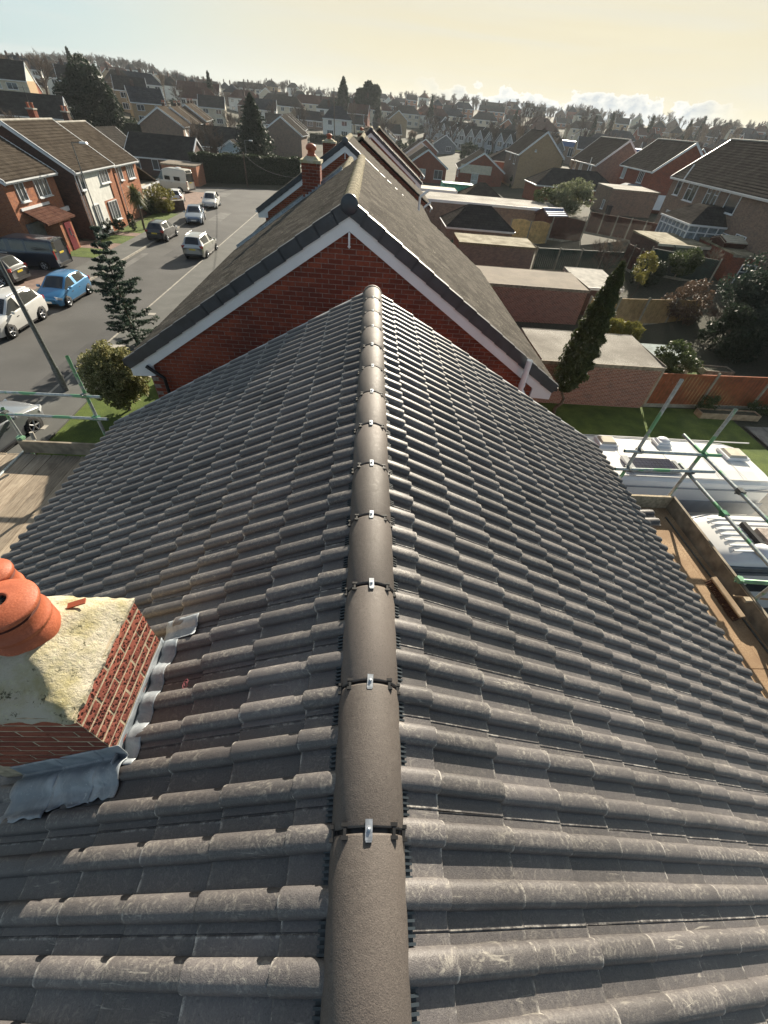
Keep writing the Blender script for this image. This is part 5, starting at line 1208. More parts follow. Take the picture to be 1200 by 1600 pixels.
def car(label,x,y,rz,paintm,kind='hatch',z=.0,cat='car',group=None,name='parked_car',plate='w',L=None):
    global ws,rg
    T={
     'hatch':([(1.95,.30,.52,.56,.55,.45),(1.88,.22,.62,.68,.74,.6),(1.45,.2,.74,.84,.84,.70),(.98,.2,.86,.94,.86,.72),(.25,.2,.90,1.42,.86,.60),(-.12,.2,.91,1.47,.87,.60),(-.22,.2,.91,1.475,.87,.60),(-.95,.2,.94,1.46,.87,.58),(-1.42,.2,.97,1.40,.85,.55),(-1.78,.25,.95,1.02,.82,.66),(-1.92,.32,.72,.78,.74,.6)],(1.0,-1.42),[(-.25,-.1)],3,8,(1.22,-1.28),.31,.86),
     'suv':([(2.22,.35,.62,.68,.6,.5),(2.12,.26,.76,.84,.80,.66),(1.6,.24,.92,1.0,.91,.76),(1.05,.24,.99,1.07,.92,.78),(.30,.24,1.03,1.60,.92,.66),(-.10,.24,1.04,1.66,.93,.66),(-.22,.24,1.04,1.665,.93,.66),(-1.1,.24,1.08,1.66,.93,.64),(-1.8,.24,1.12,1.60,.91,.60),(-2.15,.3,1.08,1.14,.88,.70),(-2.25,.36,.82,.9,.8,.66)],(1.05,-1.8),[(-.25,-.1),(-1.15,-1.05)],3,8,(1.38,-1.38),.36,.92),
     'saloon':([(2.2,.30,.55,.60,.58,.48),(2.1,.22,.66,.72,.78,.64),(1.55,.2,.78,.86,.87,.74),(.95,.2,.86,.94,.88,.74),(.15,.2,.90,1.40,.88,.60),(-.15,.2,.90,1.45,.88,.60),(-.25,.2,.90,1.45,.88,.60),(-.95,.2,.93,1.42,.88,.58),(-1.55,.2,.96,1.10,.86,.64),(-2.05,.24,.94,1.0,.82,.68),(-2.2,.32,.70,.78,.76,.62)],(.95,-1.55),[(-.28,-.1)],3,7,(1.32,-1.34),.32,.88),
     'van':([(2.48,.35,.70,.78,.7,.6),(2.40,.26,.90,1.0,.90,.78),(2.05,.24,1.06,1.16,.97,.84),(1.75,.24,1.12,1.24,.98,.86),(1.05,.24,1.14,1.88,.98,.80),(.72,.24,1.14,1.94,.98,.81),(.60,.24,1.14,1.945,.98,.81),(-.5,.24,1.14,1.95,.98,.82),(-.62,.24,1.14,1.95,.98,.82),(-2.35,.26,1.14,1.93,.97,.80),(-2.46,.3,1.1,1.86,.96,.78)],(1.75,-2.35),[(.58,.74),(-.64,-.48),(-2.36,-1.95)],3,9,(1.62,-1.4),.34,.97),
     'camper':([(2.6,.35,.75,.82,.75,.62),(2.5,.28,.95,1.05,.92,.78),(2.1,.25,1.1,1.2,.99,.86),(1.8,.25,1.2,1.34,1.0,.88),(1.25,.25,1.2,2.0,1.0,.84),(1.0,.25,1.2,2.45,1.0,.80),(.1,.25,1.2,2.62,1.0,.80),(0,.25,1.2,2.62,1.0,.80),(-2.3,.25,1.2,2.6,1.0,.80),(-2.6,.28,1.2,2.5,.99,.78),(-2.7,.3,1.15,2.2,.98,.76)],(1.8,-2.3),[(.9,1.1),(-2.4,.75)],3,9,(1.7,-1.45),.35,.99)}
    st,gx,pill,ws,rg,(xf,xr),wr,hw=T[kind]
    e=tag(empty(name,(x,y,z),rz),label,cat,group)
    if kind in CARC: bodyd=CARC[kind]
    else: CARC[kind]=bodyd=loft(st,gx,pill,True)
    vs,fs,ms,q,n=bodyd
    me=bpy.data.meshes.new('body'); mb=MB(); mb.add(vs,fs,0,True); mb.m=list(ms)
    m=8
    for i in (0,n-1):
        for k in range((q-1)//2):
            a=i*q+k; b_=i*q+k+1; c=i*q+q-2-k; d=i*q+q-1-k
            mb.f.append((a,b_,c,d) if i==0 else (d,c,b_,a)); mb.m.append(1 if (i and kind in('van','camper') and k in(3,)) else 0); mb.s.append(True)
    o=mb.build('body',[paintm,m_carglass],e,uv=False)
    at=o.data.attributes.new('crease_edge','FLOAT','EDGE')
    for ei,ed in enumerate(o.data.edges):
        a_,b_=ed.vertices; ka,kb=a_%q,b_%q; ka=min(ka,q-1-ka); kb=min(kb,q-1-kb)
        if ka==kb and ka in(2,3,4): at.data[ei].value=.75
        elif ka==kb and ka==1: at.data[ei].value=.25
        elif a_//q==b_//q and a_//q in(3,4,7,8) and min(ka,kb)>=3: at.data[ei].value=.55
        elif a_//q==b_//q and a_//q in(0,1,n-2,n-1): at.data[ei].value=.4
    md=o.modifiers.new('s','SUBSURF'); md.levels=2; md.render_levels=2
    fx,bx=st[0][0],st[-1][0]; zc=st[0][2]
    for (nm,xx) in (('wheel',xf),('wheel',xr)):
        for s in (-1,1):
            wv=empty('wheel',(xx,s*(hw-.09),wr),parent=e)
            mb=MB(); mb.lathe([(wr*.66,s*-.1),(wr*.97,s*-.1),(wr,s*-.06),(wr,s*.06),(wr*.96,s*.1),(wr*.66,s*.105)],22,axis='y'); mb.build('tyre',m_tyre,wv,uv=False)
            mb=MB(); mb.lathe([(wr*.66,s*.1),(wr*.60,s*.105),(wr*.58,s*.06)],22,axis='y')
            for k in range(5):
                g=2*math.pi*k/5; mb.tube((0,s*.09,0),(wr*.62*math.cos(g),s*.095,wr*.62*math.sin(g)),.035,.028,n=6)
            mb.lathe([(0,s*.11),(.05,s*.10),(.05,s*.06)],10,axis='y'); mb.build('rim',m_alloy,wv,uv=False)
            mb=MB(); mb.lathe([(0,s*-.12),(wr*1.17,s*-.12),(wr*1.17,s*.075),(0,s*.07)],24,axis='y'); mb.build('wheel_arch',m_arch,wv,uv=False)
    tall=kind in('van','camper')
    for s in (-1,1):
        mb=MB(); mb.box((fx-.20,s*hw*.72,zc+.10),(.30,.30,.12),rz=-s*.45,tilt=.35); mb.build('headlight',m_headl,e)
        mb=MB(); 
        if tall: mb.box((bx+.02,s*hw*.93,1.05),(.08,.09,.55))
        else: mb.box((bx+.10,s*hw*.80,st[-2][2]-.08),(.16,.26,.18),rz=s*.3)
        mb.build('tail_light',m_taill,e)
        mb=MB(); mb.box((gx[0]-.28,s*(hw+.09),st[3][2]+.10),(.10,.17,.12)); mb.build('wing_mirror',paintm,e)
        mb=MB(); mb.box((-.35,s*(hw-.0),st[3][2]-.14),(.16,.03,.025)); mb.box((.45,s*(hw-.0),st[3][2]-.16),(.16,.03,.025)); 
        mb.box((-.0,s*(hw*.98),.24),(2*hw*.9,.03,.08)); mb.build('side_trim',m_plastic,e)
    mb=MB(); mb.box((fx-.06,0,zc-.02),(.10,1.0,.12)); mb.box((fx-.06,0,zc-.20),(.12,1.2,.10)); mb.build('grille',m_plastic,e)
    mb=MB(); mb.box((fx-.005,0,zc-.10),(.02,.50,.11)); mb.build('number_plate',m_platew,e)
    mb=MB(); mb.box((bx-.005,0,st[-1][2]-.0),(.03,.50,.11)); mb.build('number_plate',m_plate,e)
    mb=MB(); mb.box((bx+.05,0,.42),(.14,1.5,.16)); mb.build('bumper',m_plastic,e)
    if kind in('suv',): 
        for s in (-1,1): mb=MB(); mb.tube((.2,s*.60,1.70),(-1.5,s*.58,1.70),.02,n=6); mb.build('roof_rail',m_alloy,e)
    if kind=='camper':
        mb=MB()
        for s in (-1,1):
            mb.box((.2,s*1.0,1.55),(.8,.03,.42)); mb.box((-1.3,s*1.0,1.55),(.9,.03,.42))
        mb.build('side_window',m_carglass,e); mb=MB(); mb.box((-1.2,0,2.66),(.6,.6,.1)); mb.build('roof_vent',m_white,e)
    return e
CARC={}
p_white=paint('white_car_paint',(.62,.62,.60),.0); p_blue=paint('light_blue_car_paint',(.035,.20,.42),.35); p_silver=paint('silver_car_paint',(.42,.42,.41),.6); p_dark=paint('dark_grey_car_paint',(.045,.048,.052),.4); p_navy=paint('navy_van_paint',(.018,.028,.048),.35); p_bluegrey=paint('blue_grey_car_paint',(.17,.23,.32),.5); p_beige=paint('cream_van_paint',(.50,.47,.40),.0); p_grey=paint('pale_grey_car_paint',(.30,.32,.34),.5)
car('white SUV parked at the kerb behind the light blue hatchback, facing the camera',-19.85,23.95,R(-90),p_white,'suv')
car('light blue three-door hatchback parked at the far kerb',-19.45,28.8,R(-90),p_blue,'hatch')
car('pale silver car at the left edge, nearest the camera below the scaffold rails',-14.05,12.75,R(80),p_grey,'suv')
car('dark grey car at the left edge, in the drive next to the navy van',-25.6,31.2,R(178),p_dark,'suv')
car('navy blue van backed onto a driveway with its yellow rear plate to the street',-25.15,35.2,R(180),p_navy,'van',cat='van',name='parked_van')
car('black and silver hatchback half on the far pavement, seen from behind',-19.75,46.7,R(90),p_dark,'hatch')
car('silver estate on the near side of the street, tail toward the camera',-14.75,42.0,R(90),p_silver,'suv')
car('blue-grey car facing the camera, beyond the black hatchback',-19.3,55.2,R(-78),p_bluegrey,'saloon')
car('white hatchback facing the camera, farthest on the street',-20.2,64.6,R(-84),p_white,'hatch')
car('small white hatchback in the drive before the campervan, tail to the camera',-24.7,65.2,R(105),p_white,'hatch')
car('cream high-top campervan parked across the drive at the end of the street',-28.0,74.2,R(165),p_beige,'camper',cat='campervan',name='campervan')
for (x,y,rz_a,pm,kd,lb) in [(-51,190,10,p_bluegrey,'hatch','blue car on the far grass verge behind the terrace'),(-47,195,15,p_dark,'suv','dark car beside the blue one on the far verge'),(-43,186,170,p_white,'hatch','white car beyond the tall hedge'),
      (40,212,20,p_white,'suv','white car on the cul-de-sac before the grey gabled row'),(50,205,200,p_white,'saloon','white car half behind the yellow-brick house'),(26,228,10,p_white,'hatch','white car by the bungalow row in mid distance'),(20,224,100,p_white,'van','small white van among the distant bungalows')]:
    car(lb,x,y,R(rz_a),pm,kd,z=G(x,y)+.05,name='distant_car')
# ---- motorhomes on the right
def motorhome():
    e=tag(empty('motorhome',(10.1,10.25,0)),'large white motorhome with a solar panel and roof lights, behind the right-hand rails','motorhome')
    # body: long axis x from -4 to 3.1, width 2.3
    hx0,hx1,hw=-4.2,2.9,1.16; mb=MB()
    sec=[]
    xs=[-4.25,-4.15,-3.6,0,1.2,2.2,2.75,2.98]; zt=[2.55,2.84,2.92,2.92,2.92,2.90,2.80,2.45]; ws_=[1.06,1.12,1.16,1.16,1.16,1.12,1.02,.86]
    ringn=None
    for x,z,w_ in zip(xs,zt,ws_):
        P=[(x,w_,.45),(x,w_,z-.22),(x,w_-.03,z-.10),(x,w_-.12,z-.02),(x,w_*.5,z+.015),(x,0,z+.02)]
        P=P+[(p[0],-p[1],p[2]) for p in P[-2::-1]]; ringn=len(P); sec+=P
    fs=[(i*ringn+k,(i)*ringn+k+1,(i+1)*ringn+k+1,(i+1)*ringn+k) for i in range(len(xs)-1) for k in range(ringn-1)]
    fs+=[tuple(range(ringn)),tuple(range((len(xs)-1)*ringn+ringn-1,(len(xs)-1)*ringn-1,-1))]
    mb.add(sec,fs,0,False); mb.build('body',M('motorhome_white',(.76,.76,.74),.35,.05,1.2,spec=.5,col2=(.80,.79,.76)),e)
    mb=MB(); 
    for s in (-1,1): mb.box((-.6,s*1.165,2.62),(7.0,.03,.05)); mb.box((-.6,s*1.17,1.9),(6.6,.02,.5))
    mb.build('side_stripe',M('grey_vinyl',(.30,.32,.34),.4,.1),e)
    mb=MB(); 
    for x in (-3.0,-1.9,-.4,.9,1.7): mb.box((x,0,2.945),(.015,2.0,.006))
    mb.box((-.4,1.04,2.93),(7.2,.03,.03)); mb.box((-.4,-1.04,2.93),(7.2,.03,.03)); mb.build('roof_seam',M('pale_sealant',(.52,.52,.50),.6,.1),e)
    sp=empty('solar_panel',(-1.15,-.55,2.98),parent=e)
    mb=MB(); mb.box((0,0,0),(1.5,.68,.035)); mb.build('panel_frame',m_alloy,sp)
    mb=MB()
    for i in range(12):
        for j in range(5): mb.box((-.675+i*.1228,-.27+j*.135,.02),(.116,.128,.006))
    o=mb.build('solar_cells',m_solar,sp); o['kind']='stuff'
    mb=MB(); mb.box((-1.9,-.55,3.0),(.18,.7,.10)); mb.box((-.32,-.55,2.99),(.12,.5,.06)); mb.build('panel_bracket',m_alloy,e)
    for (x,y,s,m,lb) in ((-2.1,.62,.62,m_cream,None),(-.15,.72,.5,m_white,None),(2.05,.25,.75,m_cream,None)):
        v=empty('roof_light',(x,y,2.95),rz=.0,parent=e); mb=MB(); mb.box((0,0,.03),(s,s*.8,.09)); mb.build('frame',m_white,v); mb=MB(); mb.box((0,0,.10),(s*.86,s*.68,.07),top=.8); mb.build('lid',m,v)
    mb=MB(); mb.lathe([(0,0),(.19,0),(.20,.05),(.12,.10),(0,.12)],18,c=(-.1,.75,3.03)); mb.build('satellite_dome',m_white,e)
    mb=MB(); mb.box((2.95,0,1.7),(.05,1.6,.6)); mb.build('windscreen',m_carglass,e)
    for x in (-2.6,1.9):
        for s in (-1,1): mb=MB(); mb.lathe([(0,-.1),(.3,-.1),(.34,-.05),(.34,.05),(.3,.1),(0,.1)],16,c=(x,s*1.05,.34),axis='y'); mb.build('wheel',m_tyre,e)
motorhome()
def whitevan():
    e=tag(empty('campervan',(12.3,7.35,0)),'white van conversion with a ribbed roof, roof box and open skylight, right of the walkway','campervan')
    xs=[-3.0,-2.92,-2.6,-2.0,1.5,2.6]; zt=[1.9,2.25,2.42,2.50,2.50,2.4]; ws_=[.84,.93,.98,1.0,1.0,.96]; sec=[]
    for x,z,w_ in zip(xs,zt,ws_):
        P=[(x,w_,.4),(x,w_+.02,1.2),(x,w_-.02,z-.5),(x,w_-.08,z-.16),(x,w_-.18,z-.05),(x,w_*.5,z-.005),(x,0,z)]
        P=P+[(p[0],-p[1],p[2]) for p in P[-2::-1]]; rn=len(P); sec+=P
    mb=MB(); fs=[(i*rn+k,i*rn+k+1,(i+1)*rn+k+1,(i+1)*rn+k) for i in range(5) for k in range(rn-1)]+[tuple(range(rn)),tuple(range(6*rn-1,5*rn-1,-1))]
    mb.add(sec,fs,0,True); mb.build('body',p_white,e)
    mb=MB()
    for k in range(7): mb.box((-.2,-.62+.2*k,2.505),(4.2,.05,.03))
    mb.build('roof_rib',m_white,e).__setitem__('kind','stuff')
    mb=MB(); mb.box((-.6,-.25,2.60),(1.3,.72,.12)); mb.build('roof_box',M('stained_roof_box',(.36,.30,.26),.6,.4,9),e)
    mb=MB(); mb.box((-1.45,-.1,2.58),(.12,.9,.12)); 
    mb.build('roof_bar',m_plastic,e)
    mb=MB(); mb.lathe([(0,.16),(.16,.14),(.22,.06),(.24,0)],20,c=(-1.5,-.62,2.5)); mb.build('satellite_dome',m_white,e)
    mb=MB(); mb.box((-1.0,-.97,2.18),(3.6,.10,.10)); mb.box((-1.0,-1.01,2.02),(3.4,.05,.10)); mb.build('awning_rail',M('awning_grey',(.10,.12,.13),.5,.2),e)
    mb=MB(); mb.box((-2.0,-1.0,1.70),(.55,.03,.10)); mb.box((-2.94,0,1.55),(.05,1.3,.45)); mb.box((-1.0,-1.015,1.45),(1.0,.02,.42)); mb.build('window',m_carglass,e)
    for x in (-2.1,1.7):
        for s in (-1,1): mb=MB(); mb.lathe([(0,-.1),(.3,-.1),(.34,-.05),(.34,.05),(.3,.1),(0,.1)],16,c=(x,s*.93,.34),axis='y'); mb.build('wheel',m_tyre,e)
whitevan()
# ================================================================ street furniture
def lamp(label,x,y,h,z,r=.07,arm=1.2,dirx=1,woody=False):
    e=tag(empty('street_lamp',(x,y,z)),label,'street lamp'); mb=MB(); mb.tube((0,0,0),(0,0,h*.2),r*1.25,n=10); mb.tube((0,0,h*.2),(0,0,h),r,r*.6,n=10); mb.build('pole',m_coupgrey,e)
    mb=MB(); mb.tube((0,0,h-.05),(dirx*arm*.6,0,h+.02),r*.5,n=8); mb.build('arm',m_coupgrey,e)
    mb=MB(); mb.box((dirx*arm*.85,0,h+.02),(.62,.22,.12),top=.8); mb.build('lantern',m_white,e)
    return e
lamp('near grey street lamp column leaning up past the scaffold rails at the left',-13.5,17.2,5.55,.1,r=.105,arm=-.9*1)
lamp('thin street lamp in front of the white-panelled house',-24.5,45.0,6.6,.0,dirx=1,arm=1.1,r=.055)
lamp('distant street lamp beside the bare trees',-21.4,92,5.2,0)
def pole(label,x,y,h,r=.11,bar=False,z=None):
    z=G(x,y) if z is None else z
    e=tag(empty('telegraph_pole',(x,y,z)),label,'telegraph pole'); mb=MB(); mb.tube((0,0,0),(0,0,h),r,r*.75,n=8); mb.build('pole',m_bark,e)
    if bar: mb=MB(); mb.box((0,0,h-.5),(2.4,.12,.12)); mb.build('cross_bar',m_bark,e)
pole('short wooden pole in front of the tall hedge',-20.0,84.0,4.2,z=0)
pole('tall thin telegraph pole standing above the middle of the town',-11.5,165,13.0,r=.16)
pole('tee-topped pole just right of the tall thin pole',-1.6,140,7.5,bar=True)
mb=MB(); mb.box((0,0,.5),(.55,.6,1.0)); mb.box((0,-.02,1.03),(.6,.66,.07)); o=mb.build('wheelie_bin',m_bin); o.location=(-25.6,46.4,.05); tag(o,'grey wheelie bin with a pale lid beside the white-panelled house','wheelie bin')
# rotary drier / trampoline-like frame, light string
mb=MB()
for k in range(4):
    mb.tube((-1.1+.73*k,0,0),(-1.1+.73*k,.1,1.5),.03,n=6)
for k in range(14):
    t0=k/14;t1=(k+1)/14; f_=lambda t:(-1.1+2.2*t,-.1,1.5-.55*math.sin(math.pi*t)); mb.tube(f_(t0),f_(t1),.03,n=6)
vs=[(-1.05,0,1.45),(1.05,0,1.45),(.9,.1,.55),(-.9,.1,.55)]; mb.add(vs,[(0,1,2,3)])
o=mb.build('garden_hammock',M('grey_netting',(.10,.11,.09),.9,.3)); o.location=(27.7,41.0,G(27.7,41)+.3); tag(o,'sagging grey net hammock in front of the L-shaped outbuilding','hammock')
mb=MB(); P=[Vector((25.3,24.3,2.9)),Vector((29.0,28.5,2.5)),Vector((33.0,34.0,4.6)),Vector((38,34.5,4.9))]
wire=MB(); 
for a,b in zip(P[:-1],P[1:]):
    for k in range(12):
        p0=a.lerp(b,k/12); p1=a.lerp(b,(k+1)/12); sg=lambda t:.5*math.sin(math.pi*t); p0.z-=sg(k/12); p1.z-=sg((k+1)/12); wire.tube(p0,p1,.012,n=4,caps=False); 
        if k%1==0: mb.lathe([(0,-.06),(.05,0),(0,.06)],6,c=tuple(p0))
o=wire.build('light_string',m_plastic); tag(o,'string of pale bulbs slung over the dark shrubs on the right','light string'); q=mb.build('bulbs',m_white,o); q['kind']='stuff'
# ================================================================ vegetation
def leafcloud(pts_fn,n,size,mat,name='crown',parent=None,elong=1.,seed=0,up=.0):
    r=np.random.default_rng(seed); P=pts_fn(r,n); n=len(P)
    a=r.normal(size=(n,3)); a/=np.linalg.norm(a,axis=1)[:,None]; b=r.normal(size=(n,3)); b-=a*(a*b).sum(1)[:,None]; b/=np.linalg.norm(b,axis=1)[:,None]
    if up: a[:,2]+=up; a/=np.linalg.norm(a,axis=1)[:,None]
    s=size*r.uniform(.6,1.4,size=(n,1)); a=a*s*elong; b=b*s*.6
    V=np.stack([P-a,P+b*.9,P+a,P-b*.9],1).reshape(-1,3)
    me=bpy.data.meshes.new(name); me.from_pydata(V.tolist(),[],[(4*i,4*i+1,4*i+2,4*i+3) for i in range(n)]); me.materials.append(mat); me.update(); return me
def blob(rx,ry,rz,cz,clumps=26,cr=.33,fill=.55,base=-1,seed=1):
    """points in clumps spread over an ellipsoid's surface: an uneven outline with gaps"""
    def f(r,n):
        c=r.normal(size=(clumps,3)); c/=np.linalg.norm(c,axis=1)[:,None]; c*=r.uniform(fill,1.0,size=(clumps,1)); c[:,2]=np.maximum(c[:,2],base)
        k=r.integers(0,clumps,n); d=r.normal(size=(n,3)); d/=np.linalg.norm(d,axis=1)[:,None]; d*=(r.uniform(0.3,1,size=(n,1))**.5)*cr*r.uniform(.7,1.3,size=(clumps,1))[k]
        p=c[k]+d; p*=np.array([rx,ry,rz]); p[:,2]+=cz; return p
    return f
def cone(h,r0,z0,layers=26,droop=.12,pw=.9):
    def f(r,n):
        t=r.uniform(0,1,n)**1.35; tl=np.round(t*layers)/layers+r.normal(size=n)*.008; rad=r0*(1-tl)**pw*(.55+.45*np.abs(np.sin(tl*97)))
        a=r.uniform(0,2*np.pi,n); k=r.uniform(0,1,n)**.6; lobes=1+.18*np.sin(a*5+tl*23)
        x=np.cos(a)*rad*k*lobes; y=np.sin(a)*rad*k*lobes; z=z0+h*tl-droop*k*rad; return np.stack([x,y,z],1)
    return f
def plant(label,x,y,mesh,cat,z=None,trunk=None,rz=0,name='shrub',group=None,sc=1.,tm=None,tilt=(0,0)):
    z=G(x,y) if z is None else z; e=tag(empty(name,(x,y,z),rz),label,cat,group); link('crown',mesh,e,scale=(sc,sc,sc))
    if trunk:
        mb=MB(); p=Vector((0,0,-.1)); 
        for k in range(5):
            q=Vector((trunk[2]*math.sin(k*1.3)*.4,trunk[2]*math.cos(k*1.7)*.4,trunk[0]*(k+1)/5)); mb.tube(p,q,trunk[1]*(1-k*.12),trunk[1]*(1-(k+1)*.12),n=7,caps=False); p=q
        mb.build('trunk',tm or m_bark,e)
    return e
# golden variegated holly in the front lawn
plant('round golden-green variegated bush on a short trunk, by the scaffold on the lawn',-10.2,15.9,leafcloud(blob(1.15,1.15,1.18,1.65,300,.20,.35),34000,.056,m_holly,seed=3),'bush',z=.0,trunk=(1.2,.07,.1),name='holly_bush')
# sparse blue-green spruce with whorled branches
def spruce(h,seed=2,dens=1.):
    r=random.Random(seed); tw=MB(); pts=[]
    nl=15
    tw.tube((0,0,0),(0,0,h),.07,.008,n=7)
    for k in range(nl):
        t=k/(nl-1); z=.45+(h-.75)*t**.9; ln=(1.25*(1-t)**.8+.16)*r.uniform(.75,1.15); nb=6 if t<.7 else 4
        for b in range(nb):
            if r.random()<.12: continue
            g=2*math.pi*b/nb+r.uniform(-.35,.35)+k; l=ln*r.uniform(.65,1.12)
            p=Vector((0,0,z)); 
            for s in range(5):
                u=(s+1)/5; q=Vector((math.cos(g)*l*u,math.sin(g)*l*u,z+.16*l*u*u-.02)); tw.tube(p,q,.014*(1-s*.17),.014*(1-(s+1)*.17),n=4,caps=False)
                for _ in range(2):
                    if s<1: continue
                    gg=g+r.choice((-1,1))*r.uniform(.5,1.0); l2=l*.30*(1.1-u*.5); q2=q+Vector((math.cos(gg)*l2,math.sin(gg)*l2,-.03+r.uniform(-.04,.06))); tw.tube(q,q2,.006,.003,n=3,caps=False)
                    for m_ in range(5): pts.append(q.lerp(q2,m_/4.))
                for m_ in range(5): pts.append(p.lerp(q,m_/5.))
                p=q
    P=np.array([tuple(p) for p in pts])
    def f(rr,n):
        k=rr.integers(0,len(P),n); return P[k]+rr.normal(size=(n,3))*np.array([.035,.035,.022])
    return tw,f
tw,f_=spruce(5.7); e=tag(empty('spruce_tree',(-12.55,22.6,0)),'slender young blue-green spruce with sparse tiers, by the near pavement','tree'); tw.build('trunk',m_bark,e,uv=False); link('crown',leafcloud(f_,20000,.046,m_spruce,elong=1.6,seed=5),e)
# cordyline palm
def palm():
    mb=MB(); r=random.Random(4)
    for k in range(520):
        g=r.uniform(0,6.283); el_=r.uniform(-.9,1.45); l=r.uniform(.75,1.2); d=Vector((math.cos(g)*math.cos(el_),math.sin(g)*math.cos(el_),math.sin(el_))); s=d.cross(Vector((0,0,1))); s=s.normalized()*.03 if s.length>.01 else Vector((.03,0,0))
        c=Vector((r.uniform(-.15,.15),r.uniform(-.15,.15),2.75+r.uniform(-.25,.25))); m=c+d*l*.6; t=c+d*l+Vector((0,0,-.28*l)); mb.add([c-s*.6,c+s*.6,m+s,m-s,t],[(0,1,2,3),(3,2,4)])
    return mb.mesh('crown',m_palm,uv=False)
e=tag(empty('cordyline_palm',(-22.6,49.3,0)),'palm-like cordyline with a spiky round head on the far lawn','palm tree'); link('crown',palm(),e); mb=MB(); mb.tube((0,0,0),(.05,.05,1.5),.11,.09,n=8); mb.tube((.05,.05,1.5),(0,0,2.8),.09,.08,n=8); mb.build('trunk',m_bark,e)
ball=leafcloud(blob(.55,.55,.55,.6,40,.25),2600,.05,m_hedge,seed=8); 
for k,(x,y,s,lb) in enumerate([(-25.3,47.3,1.1,'dark clipped ball nearest the wheelie bin'),(-24.3,47.9,.95,'middle one of the dark clipped balls on the far lawn'),(-25.0,46.3,1.,'dark clipped ball tight against the white-panelled house')]): plant(lb,x,y,ball,'topiary',name='topiary_ball',sc=s,group='clipped topiary on the far lawn')
plant('dark clipped upright topiary column right of the balls',-23.3,48.6,leafcloud(blob(.33,.33,.75,.8,30,.3),1800,.05,m_hedge,seed=9),'topiary',name='topiary_column',group='clipped topiary on the far lawn')
plant('yellow-green rounded bush beside the cordyline',-24.0,58.4,leafcloud(blob(1.5,1.3,1.25,1.3,30,.35),5500,.09,m_gold,seed=10),'bush',name='golden_bush')
plant('low dark shrub at the foot of the house before the wall',-25.4,57.0,leafcloud(blob(1.2,1.0,.8,.7,24,.35),2500,.08,m_shrub,seed=11),'bush')
plant('small round green bush on the near driveway corner',-9.3,18.6,leafcloud(blob(.6,.6,.5,.45,24,.35),2200,.05,m_gold,seed=12),'bush')
# italian cypress, leaning, with bare stems at the foot
def cyp(r,n):
    t=r.uniform(0,1,n); a=r.uniform(0,6.283,n); prof=np.interp(t,[0,.12,.35,.7,.92,1],[.25,.75,.78,.52,.24,.03]); 
    tier=1+.16*np.sin(t*60+a*2); k=r.uniform(.25,1,n)**.5; rad=prof*k*tier
    return np.stack([np.cos(a)*rad*.92+.25*t,np.sin(a)*rad*.92,1.35+5.3*t],1)
plant('tall narrow cypress leaning over the nearest brick garage',9.55,17.6,leafcloud(cyp,15000,.060,m_cyp,elong=1.5,seed=13,up=.8),'cypress tree',z=0,trunk=(1.6,.10,.35),name='cypress_tree')
plant('round-leaved green shrub at the corner of the red-stained fence',16.4,20.5,leafcloud(blob(1.05,1.0,.9,1.75,34,.33),5200,.075,m_shrub,seed=14),'shrub',trunk=(1.3,.05,.2))
plant('small golden-leaved sapling in the slate chipping bed',21.7,35.6,leafcloud(blob(.7,.7,1.1,2.6,26,.30),1900,.075,m_gold,seed=15),'sapling',trunk=(2.2,.035,.3),name='sapling')
plant('big dark conifer mass at the right edge behind the red-stained fence',27.2,28.2,leafcloud(blob(2.9,3.6,2.3,2.5,60,.30),26000,.10,m_bluegreen,seed=16),'conifer',name='conifer_tree',trunk=(1.5,.15,.2))
plant('dark spreading conifer below and left of the biggest one',23.8,26.3,leafcloud(blob(1.8,1.8,1.4,1.3,40,.33),11000,.085,m_dkgreen,seed=17),'conifer',name='conifer_tree',trunk=(1,.1,.2))
plant('dark conifer at the right edge beside the patio',28.6,23.2,leafcloud(blob(2.4,2.6,1.9,2.0,46,.32),15000,.095,m_bluegreen,seed=18),'conifer',name='conifer_tree',trunk=(1,.1,.2))
plant('brown wintry shrub left of the dark conifers',23.2,31.0,leafcloud(blob(1.5,1.3,1.3,1.5,34,.34),5500,.06,m_brownshrub,seed=19),'shrub',trunk=(1.2,.04,.3))
plant('grassy clump on the nearest garage roof edge, left tuft',14.0,23.6,leafcloud(blob(.7,.5,.5,2.3,20,.4),2200,.07,m_gold,seed=20,elong=1.8,up=.9),'shrub',trunk=(2,.03,.3))
plant('grassy clump beside the left tuft behind the nearest garage',15.2,23.6,leafcloud(blob(.6,.5,.5,2.2,20,.4),2200,.07,m_gold,seed=21,elong=1.8,up=.9),'shrub',trunk=(2,.03,.3))
plant('big white-flowering rounded bush by the dark hipped bungalow',27.0,68.0,leafcloud(blob(2.7,2.2,1.9,1.9,40,.33),9000,.12,leafm('pale_flowering_leaf',(.13,.16,.06),.5,col2=(.46,.46,.32)),seed=22),'bush')
plant('green upright bush left of the white-flowering one',23.6,68.6,leafcloud(blob(1.8,1.6,1.7,1.8,30,.35),5000,.11,m_shrub,seed=23),'bush')
plant('dark bush before the golden sapling fence corner',23.9,38.5,leafcloud(blob(1.3,1.1,1.1,1.2,26,.35),3000,.09,m_hedge,seed=24),'bush')
plant('dark round bush against the green fence on the right',26.3,38.0,leafcloud(blob(1.4,1.0,1.0,1.6,26,.35),3500,.08,m_shrub,seed=25),'bush')
plant('small ivy-like bush beside the red fence bottom',17.9,18.6,leafcloud(blob(.5,.3,.5,.5,20,.4),1200,.05,m_shrub,seed=26),'bush')
plant('low planting under the red fence at the right',21.2,18.7,leafcloud(blob(.9,.4,.5,.5,20,.4),1500,.05,m_shrub,seed=27),'bush')
